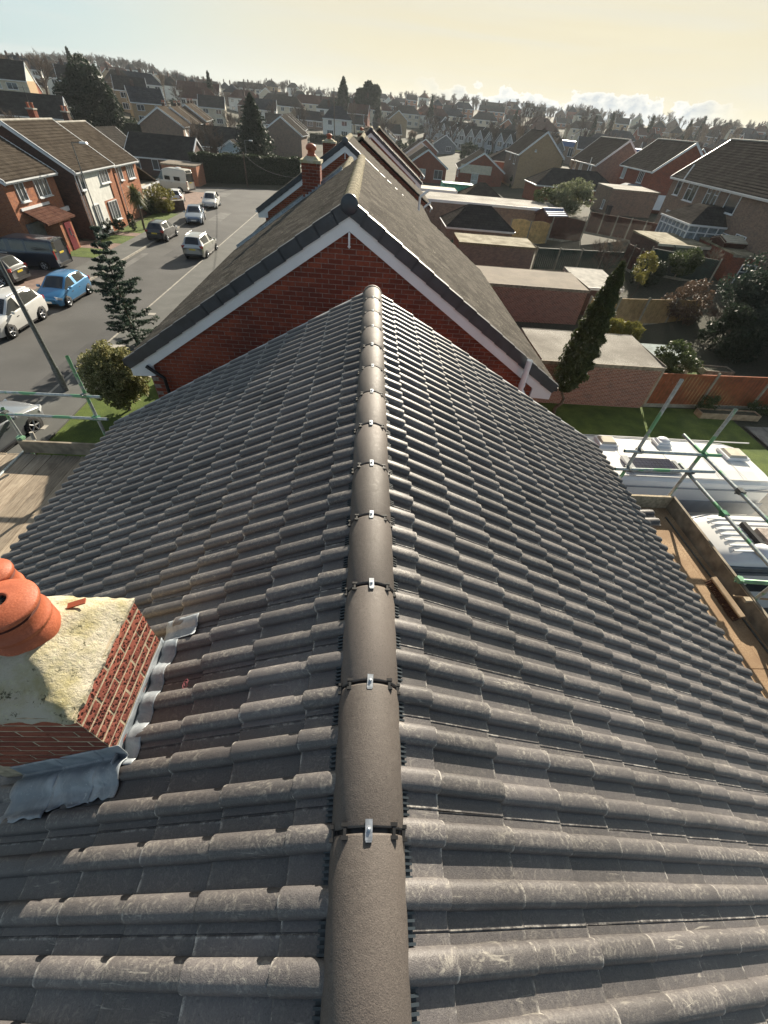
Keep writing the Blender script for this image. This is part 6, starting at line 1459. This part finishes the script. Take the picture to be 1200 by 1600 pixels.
plant('pale leafy shrub against the long garage wall beside the old roof',7.9,29.6,leafcloud(blob(.7,.5,1.0,1.4,20,.4),1300,.07,m_holly,seed=28),'shrub')
# tall dark hedge closing the street
def hedgef(L_,w_,h,seed=0):
    def f(r,n):
        s=r.uniform(0,1,n); fc=r.integers(0,3,n); x=r.uniform(-L_/2,L_/2,n); y=np.where(fc==0,-w_/2,np.where(fc==1,w_/2,r.uniform(-w_/2,w_/2,n))); z=np.where(fc==2,h,r.uniform(0,h,n)); return np.stack([x,y,z+.12*np.sin(x*1.7)*(fc==2)],1)+r.normal(size=(n,3))*.07
    return f
def hedge(label,x,y,rz,L_,w_,h,mat=m_hedge,n=9000,z=None):
    z=G(x,y) if z is None else z; e=tag(empty('hedge',(x,y,z),R(rz)),label,'hedge'); link('foliage',leafcloud(hedgef(L_,w_,h),n,.13,mat,'foliage',seed=int(abs(x)*7)),e); mb=MB(); mb.box((0,0,h/2-.05),(L_-.15,w_-.15,h-.15)); mb.build('hedge_core',m_dkgreen,e)
hedge('long tall dark hedge closing the end of the street',-20.5,88.0,24,17.5,2.0,3.5,z=0,n=16000)
hedge('clipped dark hedge behind the buff gable on the left',-62,142,8,30,2,2.6,n=7000)
hedge('low pale green hedge in front of the far bungalows',-7.5,180,3,26,1.6,2.2,n=4000)
# ================================================================ the town beyond
def hitg(x,y):
    """where the sight line through a point of the view meets the terrain (used once, to survey the land)"""
    return None
m_farglass=m_glass
def far_house(kind,seed):
    r=random.Random(seed); mb=MB()   # materials: 0 wall 1 roof 2 white trim 3 glass 4 chimney 5 second wall
    if kind=='semi': L_,W_h,ev,ri,hip=15,8,5.2,3.0,3.6
    elif kind=='hip': L_,W_h,ev,ri,hip=10,8.5,5.2,3.0,3.4
    elif kind=='gable': L_,W_h,ev,ri,hip=9,8,5.0,2.9,0
    elif kind=='long': L_,W_h,ev,ri,hip=18,8,5.0,2.8,0
    elif kind=='bungalow': L_,W_h,ev,ri,hip=11,8,2.6,2.5,0
    elif kind=='crossgable': L_,W_h,ev,ri,hip=10,7,4.8,2.8,0
    hw=W_h/2
    pts=[(-hw,-2),(hw,-2),(hw,ev),(0,ev+(0.01 if hip else ri)),(-hw,ev)]; mb.prism(pts,'x',-L_/2,L_/2,0)
    m2,zr,tn,hw2,hl=roof_mb(L_,W_h,ev,ri,.35,hip=hip,step=.6); mb.add(m2.v,m2.f,1)
    ze=zr-tn*hw2
    for s in (-1,1): mb.box((0,s*(hw2+.03),ze-.12),(2*hl,.10,.20),mat=2)
    if not hip:
        for sx in (-1,1):
            for s in (-1,1):
                p=[(0,zr+.05),(s*hw2,ze+.05),(s*hw2,ze-.24),(0,zr-.26)]; mb.prism(p,'x',sx*(hl+.03)-.04,sx*(hl+.03)+.04,2)
    def win(face,pos,z,w,h,bars=2):
        sx,sy={'F':(0,-1),'B':(0,1),'R':(1,0),'L':(-1,0)}[face]
        def bx_(du,dz,wu,hz,dep,mt):
            if sy: mb.box((pos+du,sy*(hw+.03),z+dz),(wu,dep,hz),mat=mt)
            else: mb.box((sx*(L_/2+.03),pos+du,z+dz),(dep,wu,hz),mat=mt)
        bx_(0,0,w,h,.06,3); bx_(0,h/2,w+.1,.1,.12,2); bx_(0,-h/2,w+.15,.1,.16,2)
        for i in range(bars+1): bx_(-w/2+w*i/bars,0,.09,h,.1,2)
    nwin=max(2,int(L_/3.6))
    for f_ in 'FB':
        for i in range(nwin):
            px=-L_/2+L_*(i+.5)/nwin
            if ev>4: win(f_,px,ev-1.15,r.choice((1.3,1.8)),1.2,2)
            win(f_,px,1.45,r.choice((1.5,2.1)),1.35,3)
    for f_ in 'LR':
        if ev>4 and r.random()<.6: win(f_,r.uniform(-1,1),ev-1.2,1.0,1.1,1)
        elif ev<4: win(f_,-1.5,1.4,1.8,1.3,3)
    if kind=='crossgable':
        # projecting white-boarded gable bays
        for px in (-2.6,2.6):
            p=[(px-2.1,-2),(px+2.1,-2),(px+2.1,4.4),(px,6.6),(px-2.1,4.4)]; mb.prism(p,'y',-hw-1.1,0,5)
            for s in (-1,1):
                q=[(px,6.95),(px+s*2.5,4.25),(px+s*2.5,4.0),(px,6.6)]; mb.prism(q,'y',-hw-1.35,-.2,1); q=[(px,6.9),(px+s*2.5,4.2),(px+s*2.5,3.95),(px,6.6)]; mb.prism(q,'y',-hw-1.42,-hw-1.36,2)
            for zz in (1.5,3.9): mb.box((px,-hw-1.12,zz),(1.9,.08,1.3),mat=3); mb.box((px,-hw-1.13,zz+.68),(2.0,.12,.1),mat=2); mb.box((px,-hw-1.13,zz-.68),(2.0,.12,.1),mat=2); mb.box((px,-hw-1.14,zz),(.1,.1,1.3),mat=2)
    nch=2 if kind=='long' else 1
    for c in range(nch):
        x=(L_*.28*(1 if c else -1)) if kind!='semi' else 0
        mb.box((x,.5,zr+.35),(.9,.6,1.5),mat=4); mb.tube((x-.2,.5,zr+1.1),(x-.2,.5,zr+1.4),.12,n=6,mat=4); mb.tube((x+.2,.5,zr+1.1),(x+.2,.5,zr+1.4),.12,n=6,mat=4)
    return mb
m_slate_roof=rooftile_mat('slate_roof',(.035,.036,.040),(.055,.055,.06),None,.5,.6,rough=1.,spec=.0)  # dark blue-grey slate for the far roofs
WALLS={'cream':(m_cream,m_render),'white':(m_render,m_render),'red':(m_red_brick,m_render),'brown':(m_brown_brick,m_cream),'buff':(m_buff_brick,m_render),'grey':(m_grey_render,M('pale_grey_boards',(.30,.33,.36),.7,.15,3)),'orange':(m_orange_brick,m_cream)}
ROOFS={'dark':m_dark_roof,'brown':m_brown_roof,'red':m_red_roof,'slate':m_slate_roof}
PH={}
def far(kind,wall,roof,x,y,rz,label,group=None,name='distant_house',z=None,sc=1.,deep=0):
    key=(kind,wall,roof)
    if key not in PH:
        PH[key]=far_house(kind,len(PH)).mesh('house_shell',[WALLS[wall][0],ROOFS[roof],m_white,m_glass,m_dark_brick,WALLS[wall][1]])
    o=link(name,PH[key],None,(x,y,G(x,y) if z is None else z),(0,0,R(rz)),(sc,sc,sc)); tag(o,label,'house',group); return o
TAKEN=[]
def free(x,y,r_): return all((x-a)**2+(y-b)**2>(r_+c)**2 for a,b,c in TAKEN)
for o in list(scene.objects):
    if o.parent is None and o.get('category') in('house','bungalow','garage','outbuilding','porch','shed','conservatory'): TAKEN.append((o.location.x,o.location.y,8.5))
for a in ((-51,190,5),(-47,195,5),(-43,186,5),(40,212,5),(50,205,5),(26,228,5),(20,224,5),(42,224,9)): TAKEN.append(a)
# grey gabled cul-de-sac in the middle distance, gables turned to the sun side
lab=['nearest of the','second of the','third of the','fourth of the','fifth of the','sixth of the','seventh of the','farthest of the']
for k,(x,y,a) in enumerate([(56,176,-62),(52,186,-62),(47.5,197,-60),(46,210,-58),(41,222,-56),(38,236,-60),(34,250,-62),(31,266,-64)]):
    far('crossgable','grey','dark',x,y,a,lab[k]+' grey-boarded houses with paired white-edged gables',group='grey gabled houses on the cul-de-sac'); TAKEN.append((x,y,5.5))
# cream hipped semis along the skyline road
for k in range(7):
    x=-66+15.5*k+(6 if k>3 else 0); y=296+3.0*k-(8 if k==6 else 0)
    far('semi','cream' if k%3 else 'white','brown' if k%2 else 'red',x,y,3,'pale rendered semi with a hipped roof, '+['first','second','third','fourth','fifth','sixth','seventh'][k]+' from the left on the ridge road',group='pale hipped semis on the ridge road'); TAKEN.append((x,y,8))
far('long','white','red',-78,262,2,'long white-walled terrace with a dark red roof, above the bare trees'); TAKEN.append((-78,262,9))
for k,(x,y,a,lb) in enumerate([(-26,232,4,'small gabled bungalow with a white-edged porch, left of the thin pole'),(-10,236,4,'small gabled bungalow with a white-edged porch, right of the thin pole'),(5,218,8,'dark long-roofed bungalow near the centre'),(17,178,86,'bungalow roof just right of the near roof line'),(4,196,85,'dark-roofed bungalow with white gable, between the near roofs'),(27,205,84,'bungalow with grey walls beside the white van')]):
    far('bungalow',['brown','cream','brown','red','white','grey'][k],'dark',x,y,a,lb,name='distant_bungalow'); TAKEN.append((x,y,7))
for k,(x,y,a,w_,rf_) in enumerate([(-88,176,25,'white','dark'),(-76,184,20,'buff','dark'),(-66,168,28,'buff','slate'),(-104,198,30,'white','brown'),(-92,214,20,'brown','brown'),(-60,214,10,'cream','dark'),(-44,232,6,'white','slate')]):
    far('gable' if k!=4 else 'hip',w_,rf_,x,y,a,['white-walled gable house up the left slope','buff sunlit gable end beside the tall round conifer','second buff sunlit gable end right of the conifer','white house high on the left slope','brown hipped house among trees on the left slope','cream house above the brick terrace','small white house right above the brick terrace'][k]); TAKEN.append((x,y,6))
r=random.Random(21); kinds=['semi','hip','gable','long','bungalow','semi','hip','gable']
nfar=0; names_w={'cream':'cream rendered','white':'white rendered','red':'red-brick','brown':'brown-brick','buff':'buff-brick','grey':'grey-boarded','orange':'orange-brick'}
kn={'semi':'semi-detached pair with a hipped roof','hip':'hipped-roof house','gable':'gabled house','long':'long gabled terrace','bungalow':'low bungalow'}
for D in (178,204,232,262,296,332,372,418,470,520):
    azs=-.66+r.uniform(0,.03)
    while azs<.74:
        x=D*math.sin(azs)+r.uniform(-2,2); y=D*math.cos(azs)+r.uniform(-5,5)
        if D<200 and -.30<azs<.28: azs+=.05; continue
        if free(x,y,8) and r.random()<.86:
            kd=r.choice(kinds) if D>230 else r.choice(['gable','bungalow','hip','bungalow']); wl_=r.choice(['red','brown','white','cream','red','brown','buff','orange'] if azs>-.1 else ['brown','cream','white','buff','red','white']); rf_=r.choice(['dark','slate','brown','red','dark'])
            side='left' if azs<-.2 else ('middle' if azs<.2 else 'right')
            far(kd,wl_,rf_,x,y,-math.degrees(azs)*.4+r.choice((0,0,90,10,80))+r.uniform(-8,8),'distant %s %s, %s roof, %s of town'%(names_w[wl_],kn[kd],{'dark':'dark','slate':'slate','brown':'brown','red':'red-brown'}[rf_],side),group='distant houses filling the town'); nfar+=1
            TAKEN.append((x,y,7))
        azs+=(15+r.uniform(0,7))/D
# blue-fronted school building
e=tag(empty('school_building',(82,196,G(82,196)-1),R(-62)),'long low building with a deep blue fascia and white windows behind the rear houses','school'); mb=MB(); mb.box((0,0,3),(46,12,8)); mb.build('wall',m_brown_brick,e); mb=MB(); mb.box((0,-6.1,6.6),(46.4,.4,1.5)); mb.box((0,0,7.2),(46.2,12.4,.3)); mb.build('fascia',M('blue_fascia',(.05,.12,.30),.5,.15),e)
for k in range(7):
    mb=MB(); mb.box((-19+6.3*k,-6.05,4.4),(3.4,.2,2.6)); f_=mb.build('window',m_white,e)
    for q in (-1,0,1):
        mb=MB(); mb.box((-19+6.3*k+1.08*q,-6.17,4.4),(.92,.04,2.3)); mb.build('pane',m_glass,f_)
far('semi','red','red',118,232,-58,'long red-roofed house standing above the blue-fronted building')
e=tag(empty('office_block',(300,395,G(300,395)-6)),'flat-topped pale block on the skyline at the right edge','office block'); mb=MB(); mb.box((0,0,8),(30,14,18)); mb.build('wall',m_cream,e); mb=MB(); mb.box((0,0,17.3),(31,15,.8)); mb.build('roof',m_conc,e)
# ---------------- trees
def bare_tree(seed,h=10,spread=.9,depth=5,nb=3,thin=1.,mat=None):
    r=random.Random(seed); mb=MB()
    def grow(p,d,l,rad,k):
        q=p+d*l; n=5 if k<2 else 3
        mb.tube(p,q,rad,rad*.68,n=n,caps=False,smooth=False)
        if k>=depth: return
        m=nb+(1 if k>1 and r.random()<.5 else 0)
        for i in range(m):
            a=r.uniform(.25,.75)*spread; g=r.uniform(0,6.283); t=d.orthogonal().normalized(); u=d.cross(t); nd=(d*math.cos(a)+(t*math.cos(g)+u*math.sin(g))*math.sin(a)+Vector((0,0,.12))).normalized()
            st_=p+d*l*(r.uniform(.55,1.) if i else 1.)
            grow(st_,nd,l*r.uniform(.62,.86),max(rad*.62,.018*thin),k+1)
    grow(Vector((0,0,-.2)),Vector((r.uniform(-.08,.08),r.uniform(-.08,.08),1)).normalized(),h*.27,h*.02*thin,0)
    return mb.mesh('branches',mat or m_twig,uv=False)
BT=[bare_tree(s,10,.95,5,3,1.2) for s in (1,2,3,4)]+[bare_tree(9,10,.45,5,3,1.1,m_twig_pale)]
SB=[bare_tree(s,3.2,1.2,4,4,.5,m) for s,m in ((11,m_twig),(12,m_twig_pale))]
def btree(label,x,y,k,sc,group=None,z=None,name='bare_tree'):
    o=link(name,BT[k],None,(x,y,G(x,y) if z is None else z),(0,0,random.uniform(0,6)),(sc,sc,sc*random.uniform(.9,1.1))); tag(o,label,'tree',group); return o
for k,(x,y,kk,sc,lb) in enumerate([(-30,100,0,.95,'bare tree left of the dark pointed conifer beyond the hedge'),(-34.5,106,2,.85,'bare tree farthest left behind the tall hedge'),(-27.5,97,1,.7,'small bare tree tight against the pointed conifer'),(-38,150,3,1.0,'bare tree beyond the brick terrace end'),(-53,84,1,.75,'bare brown tree at the left behind the white-edged gable'),(-58,92,3,.7,'bare shrubby tree at the far left of the roofs'),(-88,158,2,1.2,'bare tree on the left slope before the brick house'),(-96,166,4,1.1,'pale twiggy tree on the left slope'),(-104,170,4,1.2,'second pale twiggy tree on the left slope')]): btree(lb,x,y,kk,sc)
for k,(x,y,s_,sc,lb) in enumerate([(21.6,41.5,0,1.3,'tangled bare shrub beside the cypress tip'),(23.4,45.0,1,1.2,'pale bare shrub in the corner of the green fence'),(25.0,42.5,0,1.2,'bare shrub left of the hammock'),(22.6,46.5,0,1.0,'bare shrub behind the green fence end'),(29.3,38.8,1,1.0,'pale arching bare shrub by the little cream shed'),(24.6,29.2,0,1.0,'brown bare shrub by the tan fence end')]):
    o=link('bare_shrub',SB[s_],None,(x,y,G(x,y)),(0,0,k*1.3),(sc,sc,sc)); tag(o,lb,'shrub')
def ctree(h,r0,n,mat,seed,size=.22,pw=.9): return leafcloud(cone(h,r0,.6,int(h*2.2),.25,pw),n,size,mat,elong=1.4,seed=seed)
def conif(label,x,y,me,h,z=None,rad=.25):
    z=G(x,y) if z is None else z; e=tag(empty('conifer_tree',(x,y,z)),label,'conifer'); link('crown',me,e,(0,0,0),(0,0,random.uniform(0,6))); mb=MB(); mb.tube((0,0,-.3),(0,0,h*.93),rad,.03,n=7); mb.build('trunk',m_bark,e)
conif('dark pointed conifer beyond the hedge, among bare trees',-22.3,104,ctree(10.2,5.0,16000,m_dkgreen,31,.17,.62),10)
lawson=leafcloud(blob(6.2,5.6,6.6,5.6,80,.26),26000,.26,m_dkgreen,seed=32)
plant('huge rounded dark evergreen rising behind the left-hand houses',-62,127,lawson,'conifer',name='conifer_tree',trunk=(4,.4,.3),z=1.2,sc=.96)
conif('tall layered conifer on the skyline, left of the cloud bank',-14,262,ctree(15,6.0,8000,m_dkgreen,33,.45,.7),15,z=G(-14,262))
cedar=leafcloud(blob(6.5,5,6,12,14,.36),6500,.5,m_dkgreen,seed=34); plant('broad open-crowned cedar on the skyline right of the layered conifer',-3,268,cedar,'cedar',name='cedar_tree',trunk=(14,.5,.5),z=G(-3,268)-.5,sc=.9)
sk=ctree(12,2.8,2600,m_dkgreen,35,.4,.8)
for k,(x,y) in enumerate([(2,280),(30,300),(66,262),(104,262),(150,300),(160,280),(128,300),(196,330),(-120,240),(-70,250)]):
    o=empty('conifer_tree',(x,y,G(x,y))); tag(o,'distant dark conifer breaking the skyline, '+['just right of the cedar','over the middle roofs','above the grey gabled row','over the rear of the brown houses','beside a twin on the right skyline','paired on the right skyline','left of the skyline pair','near the right edge','on the left slope','above the white terrace'][k],'conifer'); link('crown',sk,o,rot=(0,0,k*1.)); mb=MB(); mb.tube((0,0,-.3),(0,0,11),.25,.05,n=6); mb.build('trunk',m_bark,o)
rr_=random.Random(5)
for k in range(190):
    a=rr_.uniform(-.64,.70); D=rr_.choice((rr_.uniform(150,260),rr_.uniform(200,420),rr_.uniform(380,540)))
    x,y=D*math.sin(a),D*math.cos(a)
    if D<170 and abs(a)<.25: continue
    if not free(x,y,-2.5): continue
    kk=rr_.randrange(5); sc=rr_.uniform(.55,1.15) if a<.1 else rr_.uniform(.7,1.35)
    btree(('pale' if kk==4 else 'brown')+(' small' if sc<.85 else ' tall')+' leafless tree among the '+('farthest' if D>380 else ('far' if D>260 else 'middle-distance'))+' houses on the '+('left' if a<-.2 else ('centre' if a<.2 else 'right')),x,y,kk,sc,group='leafless trees among the distant houses')
for k,(x,y,kk,sc) in enumerate([(150,262,4,1.7),(158,262,4,1.7),(166,260,4,1.8),(174,262,4,1.6),(96,250,0,1.9),(112,268,1,1.5),(64,236,3,1.9)]):
    btree(['first of four pale spreading trees on the right skyline','second of four pale spreading trees on the right skyline','third of four pale spreading trees on the right skyline','last of four pale spreading trees on the right skyline','big bare tree above the brown houses','bare tree left of the pale spreading four','big round bare tree on the skyline over the grey gabled row'][k],x,y,kk,sc)
evb=leafcloud(blob(2.2,2.0,1.7,1.5,26,.36),1300,.28,m_hedge,seed=41); bwb=leafcloud(blob(2.2,2.0,1.6,1.4,26,.36),1100,.24,m_brownshrub,seed=42)
for k in range(150):
    a=rr_.uniform(-.62,.68); D=rr_.uniform(95,330); x,y=D*math.sin(a),D*math.cos(a)
    if (D<125 and a<.2) or not free(x,y,-3.2) or abs(x+16)<7: continue
    g_=rr_.random()<.6; o=link('distant_bush',evb if g_ else bwb,None,(x,y,G(x,y)),(0,0,rr_.uniform(0,6)),(rr_.uniform(.5,1.2),)*3); tag(o,('dark evergreen' if g_ else 'brown leafless')+' bush in a '+('far' if D>210 else 'middle-distance')+' garden on the '+('left' if a<-.2 else ('centre' if a<.2 else 'right')),'bush','bushes in distant gardens')
# wooded hill and far tree belts: one mass nobody could count
mb=MB(); V=[];Fc=[]
base=BT[0]; bv=np.empty(len(base.vertices)*3); base.vertices.foreach_get('co',bv); bv=bv.reshape(-1,3)
small=[bare_tree(s,10,.9,4,3,2.2) for s in (61,62,63)]
SV=[]; 
for m in small:
    v=np.empty(len(m.vertices)*3); m.vertices.foreach_get('co',v); SV.append((v.reshape(-1,3),[tuple(p.vertices) for p in m.polygons]))
allv=[];allf=[];off=0
for k in range(620):
    a=rr_.uniform(-.62,-.26) if k<330 else rr_.uniform(-.3,.74); D=rr_.uniform(560,690) if k<330 else rr_.uniform(530,600)
    x,y=D*math.sin(a),D*math.cos(a); v,f_=SV[k%3]; s_=rr_.uniform(.8,1.35); c_,q_=math.cos(k),math.sin(k)
    vv=v@np.array([[c_,q_,0],[-q_,c_,0],[0,0,1]])*s_+np.array([x,y,G(x,y)]); allv.append(vv); allf.extend([tuple(i+off for i in f) for f in f_]); off+=len(v)
me=bpy.data.meshes.new('woodland'); me.from_pydata(np.concatenate(allv).tolist(),[],allf); me.materials.append(m_twig); o=bpy.data.objects.new('distant_woodland',me); COL.objects.link(o); tag(o,'belt of leafless woodland on the hill and skyline',None,None,'stuff')
for m in small: bpy.data.meshes.remove(m)
# distant streets between the rows
for k,(pts) in enumerate([[(24,200),(40,204),(60,196),(60,201),(42,211),(30,222),(24,232),(20,232)],[(-60,176),(-36,180),(-36,186),(-60,184)]]):
    mb=MB(); z=max(G(*p) for p in pts)+.06; mb.add([(p[0],p[1],G(*p)+.05) for p in pts],[tuple(range(len(pts)))]); tag(mb.build('road',m_kerb if k==0 else m_pave),kind='structure')
for k,(x,y,s_) in enumerate([(44,226,8),(32,212,5),(-50,184,8),(95,175,9)]):
    mb=MB(); n=12; mb.add([(x+s_*math.cos(6.283*i/n)*1.3,y+s_*math.sin(6.283*i/n),G(x,y)+.35) for i in range(n)],[tuple(range(n))]); tag(mb.build('lawn',m_grass),kind='structure')
print('objects',len(scene.objects),'far',nfar)
# small things in the gardens
def bin_(label,x,y,m,z=.03,rz=0):
    mb=MB(); mb.box((0,0,.48),(.50,.58,.92)); mb.box((0,-.02,.99),(.57,.66,.08)); mb.tube((-.24,.3,.1),(-.24,.3,.1001),.1,n=8); e=mb.build('wheelie_bin',m); e.location=(x,y,z+G(x,y)); e.rotation_euler=(0,0,rz); tag(e,label,'wheelie bin')
bin_('green wheelie bin in front of the dark hipped garage',8.9,50.2,M('green_bin_plastic',(.02,.07,.035),.5,.2))
bin_('brown wheelie bin beside the green one near the hipped garage',9.6,50.3,M('brown_bin_plastic',(.10,.05,.03),.5,.2))
bin_('black wheelie bin by the flat-roofed garage near the blue conservatory',32.0,66.6,m_plastic)
def planter(label,x,y,w_,d_,h_,m,leaf=None):
    e=tag(empty('planter',(x,y,G(x,y)+.05)),label,'planter'); mb=MB()
    for (cx,cy,sx,sy) in ((0,-d_/2,w_,.05),(0,d_/2,w_,.05),(-w_/2,0,.05,d_),(w_/2,0,.05,d_)): mb.box((cx,cy,h_/2),(sx,sy,h_))
    mb.build('box',m,e); mb=MB(); mb.box((0,0,h_*.42),(w_-.06,d_-.06,h_*.8)); mb.build('soil',m_garden,e)
planter('low timber planter box on the grass beyond the red-stained fence',21.6,23.4,1.8,.8,.35,m_toe)
planter('raised timber bed at the edge of the patio slabs on the right',19.0,18.2,3.2,.5,.3,m_wood_light)
mb=MB()
for k in range(5): mb.tube((16.9+.1*k,22.3,0),(16.9+.1*k,22.3,1.5),.02,n=4)
mb.add([(16.2,21.8,1.25),(18.6,21.8,1.25),(18.6,23.6,1.55),(16.2,23.6,1.55)],[(0,1,2,3)]); mb.box((16.25,22.7,.65),(.05,1.8,1.3)); mb.box((18.55,22.7,.65),(.05,1.8,1.3)); mb.box((17.4,21.85,.6),(2.3,.05,1.2)); mb.box((17.4,23.6,.7),(2.3,.05,1.4))
o=mb.build('cold_frame',M('pale_glazing',(.45,.50,.48),.3,.2,4)); tag(o,'pale glazed cold frame behind the round-leaved shrub','cold frame')
# wires from the tall pole
for k,(a,b) in enumerate([((-11.5,165,G(-11.5,165)+12.8),(-60,172,G(-60,172)+7)),((-11.5,165,G(-11.5,165)+12.7),(22,150,8)),((-20,84,4.1),(-4.5,36,6.5)),((-20,84,4.1),(-33,91,3.2))]):
    mb=MB(); a=Vector(a);b=Vector(b); pr=a
    for q in range(1,13): t=q/12; p=a.lerp(b,t)-Vector((0,0,4*.7*t*(1-t))); mb.tube(pr,p,.018,n=4,caps=False); pr=p
    tag(mb.build('telephone_wire',m_plastic,uv=False),['thin telephone wire running left from the tall pole','thin telephone wire running right from the tall pole','telephone wire from the short pole toward the line of houses','telephone wire from the short pole to the long-roofed bungalow'][k],'wire')
# ---------------------------------------------------------------- thin haze over the town
HAZE=True
if HAZE:
    mb=MB(); mb.box((0,640,20),(1900,1500,52)); o=mb.build('haze',[],uv=False); tag(o,'thin pale haze over the town',None,None,'stuff')
    hm=bpy.data.materials.new('haze'); hm.use_nodes=True; t=hm.node_tree
    for n in list(t.nodes): t.nodes.remove(n)
    pv=t.nodes.new('ShaderNodeVolumePrincipled'); pv.inputs['Color'].default_value=(.80,.86,.92,1); pv.inputs['Density'].default_value=.00015; pv.inputs['Anisotropy'].default_value=.3
    ou=t.nodes.new('ShaderNodeOutputMaterial'); t.links.new(pv.outputs[0],ou.inputs['Volume']); o.data.materials.append(hm)
